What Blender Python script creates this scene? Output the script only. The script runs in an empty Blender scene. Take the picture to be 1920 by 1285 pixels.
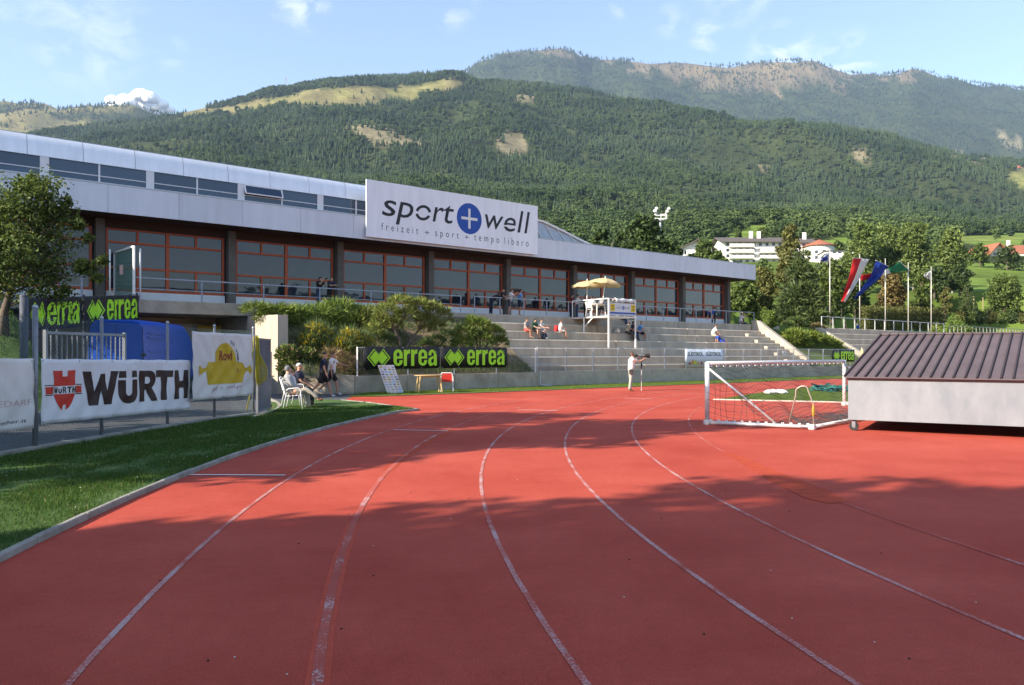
import bpy, bmesh, math, random
import numpy as np
from mathutils import Vector, Matrix

random.seed(7)
rng = np.random.default_rng(7)
SC = bpy.context.scene
COL = SC.collection
R = math.radians

# ------------------------------------------------------------------ camera, sky, sun, exposure
CAM_H = 1.65
F = 1464.0            # focal length in pixels of the 1920 px wide photograph
HZ = 664.0            # horizon row
cam_data = bpy.data.cameras.new("camera")
cam_data.sensor_width = 36.0
cam_data.lens = F / 1920 * 36.0
cam_data.shift_y = 21.5 / 1920
cam_data.clip_start = 0.1
cam_data.clip_end = 40000
camera = bpy.data.objects.new("camera", cam_data)
camera.location = (0, 0, CAM_H)
camera.rotation_euler = (R(90), 0, 0)
COL.objects.link(camera)
SC.camera = camera

SUN_EL = 28.0
SUN_AZ = Vector((-0.86, -0.51, 0)).normalized()     # horizontal direction towards the sun
to_sun = Vector((SUN_AZ.x * math.cos(R(SUN_EL)), SUN_AZ.y * math.cos(R(SUN_EL)), math.sin(R(SUN_EL))))
sun_data = bpy.data.lights.new("sun", "SUN")
sun_data.energy = 4.0
sun_data.angle = R(0.5)
sun_data.color = (1.0, 0.90, 0.76)
sun = bpy.data.objects.new("sun", sun_data)
sun.rotation_euler = to_sun.to_track_quat("Z", "Y").to_euler()
sun.location = (-40, -30, 60)
COL.objects.link(sun)

world = bpy.data.worlds.new("World")
SC.world = world
world.use_nodes = True
wn = world.node_tree.nodes
wl = world.node_tree.links
wn.clear()
w_out = wn.new("ShaderNodeOutputWorld")
w_bg = wn.new("ShaderNodeBackground")
w_sky = wn.new("ShaderNodeTexSky")
w_sky.sky_type = "NISHITA"
w_sky.sun_disc = False
w_sky.sun_elevation = R(SUN_EL)
w_sky.sun_rotation = math.atan2(SUN_AZ.x, SUN_AZ.y)
w_sky.altitude = 900
w_sky.air_density = 1.0
w_sky.dust_density = 1.1
w_sky.ozone_density = 1.6
w_bg.inputs["Strength"].default_value = 0.094
# thin high cirrus over the whole sky
w_tc = wn.new("ShaderNodeTexCoord")
w_map = wn.new("ShaderNodeMapping")
w_map.inputs["Scale"].default_value = (2.6, 2.6, 5.0)
w_map.inputs["Location"].default_value = (0.9, 0.45, 0.2)
w_noise = wn.new("ShaderNodeTexNoise")
w_noise.inputs["Scale"].default_value = 9.0
w_noise.inputs["Detail"].default_value = 9
w_noise.inputs["Roughness"].default_value = 0.58
w_noise.inputs["Distortion"].default_value = 0.5
w_ramp = wn.new("ShaderNodeValToRGB")
w_ramp.color_ramp.elements[0].position = 0.47
w_ramp.color_ramp.elements[0].color = (0, 0, 0, 1)
w_ramp.color_ramp.elements[1].position = 0.80
w_ramp.color_ramp.elements[1].color = (1, 1, 1, 1)
w_mix = wn.new("ShaderNodeMixRGB")
w_mix.inputs["Color2"].default_value = (5.2, 5.2, 5.3, 1)
wl.new(w_tc.outputs["Generated"], w_map.inputs["Vector"])
wl.new(w_map.outputs["Vector"], w_noise.inputs["Vector"])
wl.new(w_noise.outputs["Fac"], w_ramp.inputs["Fac"])
# where the wisps hang: soft patches of the sky, broken up by the noise
def sky_dir(px, py):
    return Vector(((px - 960) / F, 1.0, (HZ - py) / F)).normalized()
prev = None
for px_, py_, rad, amt in ((150, 66, 4.2, 0.42), (225, 58, 2.6, 0.30), (20, 40, 1.8, 0.18), (560, -4, 2.4, 0.85), (830, -10, 2.8, 0.6), (320, 100, 1.4, 0.35), (1325, 70, 1.5, 0.65), (1465, 106, 2.6, 0.8), (1585, 122, 2.6, 0.85), (1260, 38, 1.4, 0.35), (1165, 12, 1.0, 0.4), (1380, -30, 3.0, 0.5),
                           (2600, 120, 9.0, 0.7), (-700, 60, 9.0, 0.6), (1000, -500, 14.0, 0.5)):
    dp = wn.new("ShaderNodeVectorMath"); dp.operation = "DOT_PRODUCT"
    dp.inputs[1].default_value = sky_dir(px_, py_)
    wl.new(w_tc.outputs["Generated"], dp.inputs[0])
    mr = wn.new("ShaderNodeMapRange")
    mr.interpolation_type = "SMOOTHSTEP"
    mr.inputs["From Min"].default_value = math.cos(R(rad))
    mr.inputs["From Max"].default_value = 1.0
    mr.inputs["To Max"].default_value = amt
    wl.new(dp.outputs["Value"], mr.inputs["Value"])
    if prev is None:
        prev = mr.outputs["Result"]
    else:
        mxm = wn.new("ShaderNodeMath"); mxm.operation = "MAXIMUM"
        wl.new(prev, mxm.inputs[0]); wl.new(mr.outputs["Result"], mxm.inputs[1])
        prev = mxm.outputs["Value"]
w_mul = wn.new("ShaderNodeMath"); w_mul.operation = "MULTIPLY"
wl.new(prev, w_mul.inputs[0]); wl.new(w_ramp.outputs["Color"], w_mul.inputs[1])
wl.new(w_mul.outputs["Value"], w_mix.inputs["Fac"])
w_hsv = wn.new("ShaderNodeHueSaturation")
w_hsv.inputs["Saturation"].default_value = 0.90
wl.new(w_sky.outputs["Color"], w_hsv.inputs["Color"])
wl.new(w_hsv.outputs["Color"], w_mix.inputs["Color1"])
wl.new(w_mix.outputs["Color"], w_bg.inputs["Color"])
wl.new(w_bg.outputs["Background"], w_out.inputs["Surface"])

SC.view_settings.view_transform = "Standard"
SC.view_settings.look = "None"
SC.view_settings.exposure = 1.76
SC.view_settings.gamma = 1.0
SC.view_settings.use_curve_mapping = False
try:
    SC.render.engine = "CYCLES"
    SC.cycles.max_bounces = 6
    SC.cycles.diffuse_bounces = 3
    SC.cycles.glossy_bounces = 3
    SC.cycles.transmission_bounces = 4
    SC.cycles.transparent_max_bounces = 12
    SC.cycles.volume_bounces = 0
    SC.cycles.sample_clamp_indirect = 6.0
except Exception:
    pass

# ------------------------------------------------------------------ coordinates
UX, UY = 0.7732, 0.6342       # u runs along the building, v from the track towards it

def W(u, v, z=0.0):
    return Vector((u * UX - v * UY, u * UY + v * UX, z))

def at(px, py, z=0.0):
    """world point at height z seen in direction (px, py)"""
    d = F * (CAM_H - z) / (py - HZ)
    return Vector(((px - 960) / F * d, d, z))

def u_at(px, v):
    dx = (px - 960) / F
    return v * (UX * dx + UY) / (UX - UY * dx)

def far(px, d, z):
    return Vector(((px - 960) / F * d, d, z))

def zy(py, d):
    return CAM_H + (HZ - py) / F * d

# ------------------------------------------------------------------ materials
MATS = {}

def srgb(r, g, b):
    f = lambda c: c / 12.92 if c <= 0.04045 else ((c + 0.055) / 1.055) ** 2.4
    return (f(r / 255), f(g / 255), f(b / 255))

def M(name, col, rough=0.6, var=0.12, scale=6.0, metal=0.0, spec=0.4, bump=0.0, bscale=40.0, col2=None, detail=4.0, trans=0.0, coord="Object", streak=None, coat=0.0):
    """procedural material: base colour broken up by noise, optional second colour, bump and streaks"""
    if name in MATS:
        return MATS[name]
    m = bpy.data.materials.new(name)
    m.use_nodes = True
    nt = m.node_tree
    n, l = nt.nodes, nt.links
    b = n["Principled BSDF"]
    b.inputs["Roughness"].default_value = rough
    b.inputs["Metallic"].default_value = metal
    b.inputs["Specular IOR Level"].default_value = spec
    if coat:
        b.inputs["Coat Weight"].default_value = coat
    tc = n.new("ShaderNodeTexCoord")
    mp = n.new("ShaderNodeMapping")
    if streak:
        mp.inputs["Scale"].default_value = streak
    l.new(tc.outputs[coord], mp.inputs["Vector"])
    ns = n.new("ShaderNodeTexNoise")
    ns.inputs["Scale"].default_value = scale
    ns.inputs["Detail"].default_value = detail
    ns.inputs["Roughness"].default_value = 0.65
    l.new(mp.outputs["Vector"], ns.inputs["Vector"])
    rp = n.new("ShaderNodeValToRGB")
    rp.color_ramp.elements[0].position = 0.3
    rp.color_ramp.elements[1].position = 0.72
    c2 = col2 if col2 else tuple(min(1, c * (1 + var)) for c in col)
    c1 = tuple(c * (1 - var) for c in col) if not col2 else col
    rp.color_ramp.elements[0].color = (*c1, 1)
    rp.color_ramp.elements[1].color = (*c2, 1)
    l.new(ns.outputs["Fac"], rp.inputs["Fac"])
    l.new(rp.outputs["Color"], b.inputs["Base Color"])
    if bump:
        nb = n.new("ShaderNodeTexNoise")
        nb.inputs["Scale"].default_value = bscale
        nb.inputs["Detail"].default_value = 3
        l.new(tc.outputs[coord], nb.inputs["Vector"])
        bm = n.new("ShaderNodeBump")
        bm.inputs["Strength"].default_value = bump
        bm.inputs["Distance"].default_value = 0.02
        l.new(nb.outputs["Fac"], bm.inputs["Height"])
        l.new(bm.outputs["Normal"], b.inputs["Normal"])
    MATS[name] = m
    return m

def leaf_mat(name, dark, light, trans=0.35):
    """leaves: colour differs leaf by leaf, some light passes through"""
    if name in MATS:
        return MATS[name]
    m = bpy.data.materials.new(name)
    m.use_nodes = True
    nt = m.node_tree
    n, l = nt.nodes, nt.links
    n.remove(n["Principled BSDF"])
    out = n["Material Output"]
    geo = n.new("ShaderNodeNewGeometry")
    rp = n.new("ShaderNodeValToRGB")
    rp.color_ramp.elements[0].color = (*dark, 1)
    rp.color_ramp.elements[1].color = (*light, 1)
    e = rp.color_ramp.elements.new(0.6)
    e.color = (*[(a + b) / 2.2 for a, b in zip(dark, light)], 1)
    l.new(geo.outputs["Random Per Island"], rp.inputs["Fac"])
    df = n.new("ShaderNodeBsdfDiffuse")
    tr = n.new("ShaderNodeBsdfTranslucent")
    gl = n.new("ShaderNodeBsdfGlossy")
    gl.inputs["Roughness"].default_value = 0.6
    gl.inputs["Color"].default_value = (0.8, 0.85, 0.8, 1)
    mx = n.new("ShaderNodeMixShader")
    mx.inputs["Fac"].default_value = trans
    mg = n.new("ShaderNodeMixShader")
    mg.inputs["Fac"].default_value = 0.022
    l.new(rp.outputs["Color"], df.inputs["Color"])
    l.new(rp.outputs["Color"], tr.inputs["Color"])
    l.new(df.outputs[0], mx.inputs[1])
    l.new(tr.outputs[0], mx.inputs[2])
    l.new(mx.outputs[0], mg.inputs[1])
    l.new(gl.outputs[0], mg.inputs[2])
    l.new(mg.outputs[0], out.inputs["Surface"])
    MATS[name] = m
    return m

# ------------------------------------------------------------------ object helpers
def tag(o, label=None, cat=None, group=None, kind=None):
    if label: o["label"] = label
    if cat: o["category"] = cat
    if group: o["group"] = group
    if kind: o["kind"] = kind
    return o

def thing(name, loc, label, cat, group=None, rz=0.0):
    o = bpy.data.objects.new(name, None)
    o.empty_display_size = 0.2
    o.location = loc
    o.rotation_euler = (0, 0, rz)
    COL.objects.link(o)
    return tag(o, label, cat, group)

def world_origin(p):
    v = Vector((0, 0, 0))
    while p is not None:
        v = v + p.location
        p = p.parent
    return v

def link_mesh(name, me, mat=None, parent=None, origin=None, smooth=False):
    """link a mesh whose vertices are in world coordinates as a child of parent (parents here are unrotated)"""
    off = world_origin(parent) if parent is not None else (Vector(origin) if origin is not None else Vector((0, 0, 0)))
    if off.length > 0:
        me.transform(Matrix.Translation(-off))
    if mat is not None:
        for mm in (mat if isinstance(mat, (list, tuple)) else [mat]):
            me.materials.append(mm)
    if smooth:
        me.polygons.foreach_set("use_smooth", [True] * len(me.polygons))
    me.update()
    o = bpy.data.objects.new(name, me)
    if parent is not None:
        o.parent = parent
    else:
        o.location = off
    COL.objects.link(o)
    return o

def copy_tree(o, loc=None, rz=None, parent=None):
    c = o.copy()
    COL.objects.link(c)
    if parent is not None:
        c.parent = parent
    if loc is not None: c.location = loc
    if rz is not None: c.rotation_euler = (0, 0, rz)
    for ch in list(o.children):
        copy_tree(ch, parent=c)
    return c

class MB:
    """collects simple shapes in one mesh"""
    def __init__(self):
        self.v, self.f, self.mi = [], [], []
    def add(self, vs, fs, mi=0):
        o = len(self.v)
        self.v += [tuple(p) for p in vs]
        self.f += [tuple(i + o for i in f) for f in fs]
        self.mi += [mi] * len(fs)
        return self
    def hexa(self, p, mi=0):
        """eight corners: bottom 0-3 counter-clockwise, top 4-7"""
        return self.add(p, [(0, 3, 2, 1), (4, 5, 6, 7), (0, 1, 5, 4), (1, 2, 6, 5), (2, 3, 7, 6), (3, 0, 4, 7)], mi)
    def box(self, c, s, mi=0, rz=0.0):
        x, y, z = s[0] / 2, s[1] / 2, s[2] / 2
        cs, sn = math.cos(rz), math.sin(rz)
        p = []
        for dz in (-z, z):
            for dx, dy in ((-x, -y), (x, -y), (x, y), (-x, y)):
                p.append((c[0] + dx * cs - dy * sn, c[1] + dx * sn + dy * cs, c[2] + dz))
        return self.hexa(p, mi)
    def uvbox(self, u0, u1, v0, v1, z0, z1, mi=0):
        """box aligned with the building"""
        return self.hexa([W(u0, v0, z0), W(u1, v0, z0), W(u1, v1, z0), W(u0, v1, z0), W(u0, v0, z1), W(u1, v0, z1), W(u1, v1, z1), W(u0, v1, z1)], mi)
    def beam(self, p, q, w, h=None, up=(0, 0, 1), mi=0):
        p, q = Vector(p), Vector(q)
        h = w if h is None else h
        d = (q - p).normalized()
        up = Vector(up)
        s = d.cross(up)
        if s.length < 1e-4: s = d.cross(Vector((1, 0, 0)))
        s.normalize()
        t = s.cross(d)
        a, b = s * w / 2, t * h / 2
        return self.hexa([p - a - b, p + a - b, q + a - b, q - a - b, p - a + b, p + a + b, q + a + b, q - a + b], mi)
    def tube(self, pts, r, n=8, mi=0, cap=True, rr=None):
        pts = [Vector(p) for p in pts]
        m = len(pts)
        rs = rr if rr is not None else [r] * m
        rings = []
        nrm = None
        for i in range(m):
            d = (pts[min(i + 1, m - 1)] - pts[max(i - 1, 0)]).normalized()
            if nrm is None:
                nrm = d.cross(Vector((0, 0, 1)))
                if nrm.length < 1e-3: nrm = Vector((1, 0, 0))
            nrm = (nrm - d * nrm.dot(d)).normalized()
            b = d.cross(nrm)
            rings.append([pts[i] + (nrm * math.cos(2 * math.pi * k / n) + b * math.sin(2 * math.pi * k / n)) * rs[i] for k in range(n)])
        vs = [p for r_ in rings for p in r_]
        fs = []
        for i in range(m - 1):
            for k in range(n):
                k2 = (k + 1) % n
                fs.append((i * n + k, i * n + k2, (i + 1) * n + k2, (i + 1) * n + k))
        if cap:
            fs.append(tuple(range(n - 1, -1, -1)))
            fs.append(tuple((m - 1) * n + k for k in range(n)))
        return self.add(vs, fs, mi)
    def lathe(self, c, prof, n=16, mi=0):
        """prof: list of (radius, z)"""
        vs, fs = [], []
        for r_, z in prof:
            for k in range(n):
                a = 2 * math.pi * k / n
                vs.append((c[0] + r_ * math.cos(a), c[1] + r_ * math.sin(a), c[2] + z))
        for i in range(len(prof) - 1):
            for k in range(n):
                k2 = (k + 1) % n
                fs.append((i * n + k, i * n + k2, (i + 1) * n + k2, (i + 1) * n + k))
        fs.append(tuple(range(n - 1, -1, -1)))
        fs.append(tuple((len(prof) - 1) * n + k for k in range(n)))
        return self.add(vs, fs, mi)
    def quad(self, a, b, c, d, mi=0):
        return self.add([a, b, c, d], [(0, 1, 2, 3)], mi)
    def prism(self, pts, ext, mi=0):
        """polygon pts extruded by vector ext"""
        n = len(pts)
        ext = Vector(ext)
        vs = [Vector(p) for p in pts] + [Vector(p) + ext for p in pts]
        fs = [tuple(range(n - 1, -1, -1)), tuple(range(n, 2 * n))]
        for i in range(n):
            j = (i + 1) % n
            fs.append((i, j, n + j, n + i))
        return self.add(vs, fs, mi)
    def mesh(self, name):
        me = bpy.data.meshes.new(name)
        me.from_pydata(self.v, [], self.f)
        if any(self.mi):
            me.polygons.foreach_set("material_index", self.mi)
        return me
    def build(self, name, mat, parent=None, origin=None, smooth=False, bevel=0.0):
        me = self.mesh(name)
        if bevel:
            bm = bmesh.new()
            bm.from_mesh(me)
            bmesh.ops.remove_doubles(bm, verts=bm.verts, dist=1e-5)
            es = [e for e in bm.edges if len(e.link_faces) == 2 and e.calc_face_angle(0) > 0.6]
            bmesh.ops.bevel(bm, geom=es, offset=bevel, segments=1, affect="EDGES", clamp_overlap=True)
            bm.to_mesh(me)
            bm.free()
        return link_mesh(name, me, mat, parent, origin, smooth)

def np_mesh(name, V, Fc):
    """fast mesh from numpy arrays (faces all of the same size)"""
    me = bpy.data.meshes.new(name)
    V = np.asarray(V, dtype=np.float32)
    Fc = np.asarray(Fc, dtype=np.int32)
    k = Fc.shape[1]
    me.vertices.add(len(V))
    me.vertices.foreach_set("co", V.ravel())
    me.loops.add(Fc.size)
    me.loops.foreach_set("vertex_index", Fc.ravel())
    me.polygons.add(len(Fc))
    me.polygons.foreach_set("loop_start", np.arange(0, Fc.size, k, dtype=np.int32))
    me.polygons.foreach_set("loop_total", np.full(len(Fc), k, dtype=np.int32))
    me.update(calc_edges=True)
    return me

def flat_poly(name, pts, z, mat, kind="structure", thick=0.0, label=None):
    m = MB()
    if thick:
        m.prism([(p[0], p[1], z - thick) for p in pts], (0, 0, thick))
    else:
        m.add([(p[0], p[1], z) for p in pts], [tuple(range(len(pts)))])
    me = m.mesh(name)
    bm = bmesh.new(); bm.from_mesh(me)
    bmesh.ops.triangulate(bm, faces=[f for f in bm.faces if len(f.verts) > 4])
    bmesh.ops.recalc_face_normals(bm, faces=bm.faces)
    if not thick:
        for f in bm.faces:
            if f.normal.z < 0: f.normal_flip()
    bm.to_mesh(me); bm.free()
    o = link_mesh(name, me, mat)
    o["kind"] = kind
    if label: o["label"] = label
    return o

# flat shapes and letters ------------------------------------------------------------------
def shape_mesh(outlines):
    """2D outlines (outer and holes) -> filled flat mesh in x, y"""
    cu = bpy.data.curves.new("outline", "CURVE")
    cu.dimensions = "2D"
    cu.fill_mode = "BOTH"
    for pl in outlines:
        s = cu.splines.new("POLY")
        s.points.add(len(pl) - 1)
        for i, p in enumerate(pl):
            s.points[i].co = (p[0], p[1], 0, 1)
        s.use_cyclic_u = True
    ob = bpy.data.objects.new("outline", cu)
    me = bpy.data.meshes.new_from_object(ob)
    bpy.data.objects.remove(ob)
    bpy.data.curves.remove(cu)
    return me

def text_mesh(s, size=1.0, shear=0.0, weight=0.0, spacing=1.0):
    cu = bpy.data.curves.new("lettering", "FONT")
    cu.body = s
    cu.size = size
    cu.shear = shear
    cu.offset = weight
    cu.space_character = spacing
    cu.resolution_u = 3
    cu.fill_mode = "BOTH"
    ob = bpy.data.objects.new("lettering", cu)
    me = bpy.data.meshes.new_from_object(ob)
    bpy.data.objects.remove(ob)
    bpy.data.curves.remove(cu)
    return me

def fit(me, x0, x1, y0, y1, keep=False):
    """scale and move a flat mesh so that it fills the box"""
    n = len(me.vertices)
    co = np.empty(n * 3, dtype=np.float32)
    me.vertices.foreach_get("co", co)
    co = co.reshape(n, 3)
    lo, hi = co.min(0), co.max(0)
    sx = (x1 - x0) / max(hi[0] - lo[0], 1e-6)
    sy = (y1 - y0) / max(hi[1] - lo[1], 1e-6)
    if keep:
        sx = sy = min(sx, sy)
    co[:, 0] = x0 + (co[:, 0] - lo[0]) * sx
    co[:, 1] = y0 + (co[:, 1] - lo[1]) * sy
    me.vertices.foreach_set("co", co.ravel())
    return me

def print_on(name, me, fn, mat, parent, off=0.006, grid=0.0):
    """map a flat mesh (x, y) onto a surface: fn(x, y, off) -> world point; grid cuts it so that it follows folds"""
    bm = bmesh.new(); bm.from_mesh(me)
    if grid:
        xs = [v.co.x for v in bm.verts]; ys = [v.co.y for v in bm.verts]
        for ax, lo, hi in ((0, min(xs), max(xs)), (1, min(ys), max(ys))):
            k = math.floor(lo / grid) + 1
            while k * grid < hi:
                no = (1, 0, 0) if ax == 0 else (0, 1, 0)
                co = (k * grid, 0, 0) if ax == 0 else (0, k * grid, 0)
                bmesh.ops.bisect_plane(bm, geom=bm.verts[:] + bm.edges[:] + bm.faces[:], plane_co=co, plane_no=no)
                k += 1
    for v in bm.verts:
        v.co = fn(v.co.x, v.co.y, off)
    bm.to_mesh(me); bm.free()
    return link_mesh(name, me, mat, parent)

def islands(bm):
    seen, out = set(), []
    for f in bm.faces:
        if f in seen: continue
        st, comp = [f], []
        seen.add(f)
        while st:
            x = st.pop(); comp.append(x)
            for v in x.verts:
                for g_ in v.link_faces:
                    if g_ not in seen:
                        seen.add(g_); st.append(g_)
        out.append(comp)
    return out

def print_letters(name, me, fn, mat, parent, off=0.006, grid=0.0):
    """like print_on, one object per letter"""
    bm = bmesh.new(); bm.from_mesh(me)
    comps = []
    for c in islands(bm):
        xs = [v.co.x for f in c for v in f.verts]
        comps.append([min(xs), max(xs), c])
    comps.sort(key=lambda t: t[0])
    groups = []
    for lo, hi, c in comps:
        if groups:
            glo, ghi, gc = groups[-1]
            ov = min(hi, ghi) - max(lo, glo)
            if ov > 0.6 * min(hi - lo, ghi - glo):
                groups[-1] = [min(lo, glo), max(hi, ghi), gc + c]
                continue
        groups.append([lo, hi, c])
    out = []
    for lo, hi, c in groups:
        sub = bpy.data.meshes.new(name)
        vm, vs, fs = {}, [], []
        for f in c:
            idx = []
            for v in f.verts:
                if v not in vm:
                    vm[v] = len(vs); vs.append(v.co.copy())
                idx.append(vm[v])
            fs.append(idx)
        sub.from_pydata(vs, [], fs)
        out.append(print_on(name, sub, fn, mat, parent, off, grid))
    bm.free()
    bpy.data.meshes.remove(me)
    return out


def rrect(x0, y0, x1, y1, r, n=5):
    pts = []
    for cx, cy, a0 in ((x1 - r, y0 + r, -90), (x1 - r, y1 - r, 0), (x0 + r, y1 - r, 90), (x0 + r, y0 + r, 180)):
        for i in range(n + 1):
            a = R(a0 + 90 * i / n)
            pts.append((cx + r * math.cos(a), cy + r * math.sin(a)))
    return pts

def arc(cx, cy, rx, ry, a0, a1, n=10):
    return [(cx + rx * math.cos(R(a0 + (a1 - a0) * i / n)), cy + ry * math.sin(R(a0 + (a1 - a0) * i / n))) for i in range(n + 1)]

# leaves -----------------------------------------------------------------------------------
def leaf_arrays(n, blobs, size, aspect=0.55, shell=0.5, up=0.35, outward=0.5, seed=0, clump=0.0):
    """n leaf-sized diamonds spread through ellipsoid blobs [(x,y,z,rx,ry,rz)]"""
    g = np.random.default_rng(seed)
    B = np.array(blobs, dtype=float)
    wgt = (B[:, 3] * B[:, 4] * B[:, 5]) ** (2 / 3)
    idx = g.choice(len(B), n, p=wgt / wgt.sum())
    d = g.normal(size=(n, 3))
    d /= np.linalg.norm(d, axis=1)[:, None]
    if clump:
        k = max(int(n * clump), 4)
        seeds = g.normal(size=(k, 3)); seeds /= np.linalg.norm(seeds, axis=1)[:, None]
        d = seeds[g.integers(0, k, n)] + g.normal(size=(n, 3)) * 0.16
        d /= np.linalg.norm(d, axis=1)[:, None]
    rad = shell + (1 - shell) * g.random(n) ** 0.6
    rad *= 0.88 + 0.24 * np.sin(d[:, 0] * 5.1 + idx) * np.sin(d[:, 2] * 4.3 + idx * 1.7)
    c = B[idx, :3] + d * B[idx, 3:] * rad[:, None]
    nr = g.normal(size=(n, 3)) * 0.7 + d * outward
    nr[:, 2] += up
    nr /= np.linalg.norm(nr, axis=1)[:, None]
    t = np.cross(nr, g.normal(size=(n, 3)))
    t /= np.linalg.norm(t, axis=1)[:, None]
    s = np.cross(nr, t)
    L = size * (0.6 + 0.8 * g.random(n))[:, None]
    w = L * aspect
    V = np.stack([c - t * L / 2, c + s * w / 2 + nr * L * 0.08, c + t * L / 2, c - s * w / 2 + nr * L * 0.08], axis=1).reshape(-1, 3)
    return V, np.arange(n * 4).reshape(n, 4)

def spray_arrays(n, blobs, length, width, seed=0, lift=0.3, shell=0.5, spread=0.45):
    """n narrow sprigs pointing outwards and up from ellipsoid blobs (juniper, broom, pine)"""
    g = np.random.default_rng(seed)
    B = np.array(blobs, dtype=float)
    wgt = (B[:, 3] * B[:, 4] * B[:, 5]) ** (2 / 3)
    idx = g.choice(len(B), n, p=wgt / wgt.sum())
    d = g.normal(size=(n, 3)); d /= np.linalg.norm(d, axis=1)[:, None]
    d[:, 2] = np.where(d[:, 2] < -0.35, -d[:, 2], d[:, 2])
    rad = shell + (1 - shell) * g.random(n) ** 0.5
    c = B[idx, :3] + d * B[idx, 3:] * rad[:, None]
    t = d + g.normal(size=(n, 3)) * spread
    t[:, 2] += lift
    t /= np.linalg.norm(t, axis=1)[:, None]
    s = np.cross(t, g.normal(size=(n, 3))); s /= np.linalg.norm(s, axis=1)[:, None]
    L = length * (0.55 + 0.9 * g.random(n))[:, None]
    w = width * (0.6 + 0.8 * g.random(n))[:, None]
    V = np.stack([c - s * w * 0.3, c + t * L * 0.45 - s * w / 2, c + t * L, c + t * L * 0.45 + s * w / 2], axis=1).reshape(-1, 3)
    return V, np.arange(n * 4).reshape(n, 4)

def crown(name, arr, mat, parent):
    V, Fc = arr
    off = np.array(world_origin(parent)) if parent is not None else np.zeros(3)
    me = np_mesh(name, V - off, Fc)
    me.materials.append(mat)
    o = bpy.data.objects.new(name, me)
    o.parent = parent
    COL.objects.link(o)
    return o

def tree(name, base, h, spread, label, cat="tree", group=None, mat=None, n=2600, leaf=0.3, trunk_r=0.18, clear=0.25, blobs_n=9, seed=1, bark=None, tall=1.0, lean=(0, 0), clump=0.02, shell=0.35):
    """broadleaf tree: tapered trunk, limbs to each leaf mass, crown of leaf-sized faces"""
    g = random.Random(seed)
    base = Vector(base)
    t = thing(name, base, label, cat, group)
    z0 = h * clear
    blobs = []
    tm = MB()
    top = base + Vector((lean[0], lean[1], h * 0.8))
    mid = base + Vector((lean[0] * 0.4 + g.uniform(-.04, .04) * h, lean[1] * 0.4, h * 0.42))
    tm.tube([base - Vector((0, 0, 0.15)), base + Vector((0, 0, h * 0.12)), mid, top], 0, 7, rr=[trunk_r * 1.35, trunk_r, trunk_r * 0.62, trunk_r * 0.15])
    for i in range(blobs_n):
        fz = (i + 0.5) / blobs_n
        z = z0 + (h - z0) * (0.12 + 0.80 * fz)
        prof = math.sin(math.pi * min(0.98, (0.22 + 0.68 * fz))) ** 0.8
        a = i * 2.4 + g.uniform(-0.5, 0.5)
        rr_ = spread * 0.62 * prof * g.uniform(0.55, 1.0) * (1 - 0.35 * fz)
        c = base + Vector((math.cos(a) * rr_ + lean[0] * fz, math.sin(a) * rr_ + lean[1] * fz, z))
        r_ = spread * g.uniform(0.36, 0.55) * (0.55 + 0.5 * prof)
        blobs.append((c.x, c.y, c.z, r_, r_, r_ * g.uniform(0.7, 1.0) * tall))
        s = base.lerp(top, min(0.85, max(0.2, (z / h) * 0.72)))
        tm.tube([s, s.lerp(c, 0.55) + Vector((0, 0, -0.03 * h)), c], 0, 5, rr=[trunk_r * 0.42, trunk_r * 0.24, trunk_r * 0.06])
    tm.build("trunk", bark or MATS["bark"], t, smooth=True)
    crown("crown", leaf_arrays(n, blobs, leaf, seed=seed, clump=clump, shell=shell), mat or MATS["leaf_mid"], t)
    return t
# ------------------------------------------------------------------ shared materials
M("bark", (0.13, 0.10, 0.075), 0.9, 0.35, 9, bump=0.6)
M("bark_grey", (0.26, 0.24, 0.21), 0.9, 0.3, 9, bump=0.5)
leaf_mat("leaf_mid", (0.042, 0.072, 0.015), (0.19, 0.245, 0.052))
leaf_mat("leaf_dark", (0.024, 0.045, 0.012), (0.095, 0.140, 0.034))
leaf_mat("leaf_light", (0.05, 0.085, 0.018), (0.17, 0.23, 0.055))
leaf_mat("leaf_olive", (0.075, 0.082, 0.020), (0.23, 0.225, 0.06))
leaf_mat("leaf_brown", (0.10, 0.072, 0.022), (0.28, 0.21, 0.070))
leaf_mat("leaf_spruce", (0.034, 0.060, 0.019), (0.135, 0.170, 0.050), 0.25)
leaf_mat("juniper", (0.065, 0.115, 0.020), (0.27, 0.37, 0.07), 0.3)
leaf_mat("juniper_yellow", (0.065, 0.10, 0.014), (0.26, 0.30, 0.045), 0.25)
leaf_mat("pine_shrub", (0.090, 0.115, 0.024), (0.33, 0.35, 0.085), 0.25)
leaf_mat("broom_green", (0.065, 0.105, 0.035), (0.18, 0.24, 0.085), 0.25)
leaf_mat("broom_flower", (0.50, 0.36, 0.015), (0.80, 0.62, 0.03), 0.3)
leaf_mat("dry_twigs", (0.16, 0.10, 0.05), (0.36, 0.25, 0.13), 0.15)
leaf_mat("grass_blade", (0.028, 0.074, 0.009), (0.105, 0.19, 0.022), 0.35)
leaf_mat("grass_lit", (0.07, 0.12, 0.012), (0.19, 0.26, 0.035), 0.35)

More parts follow.
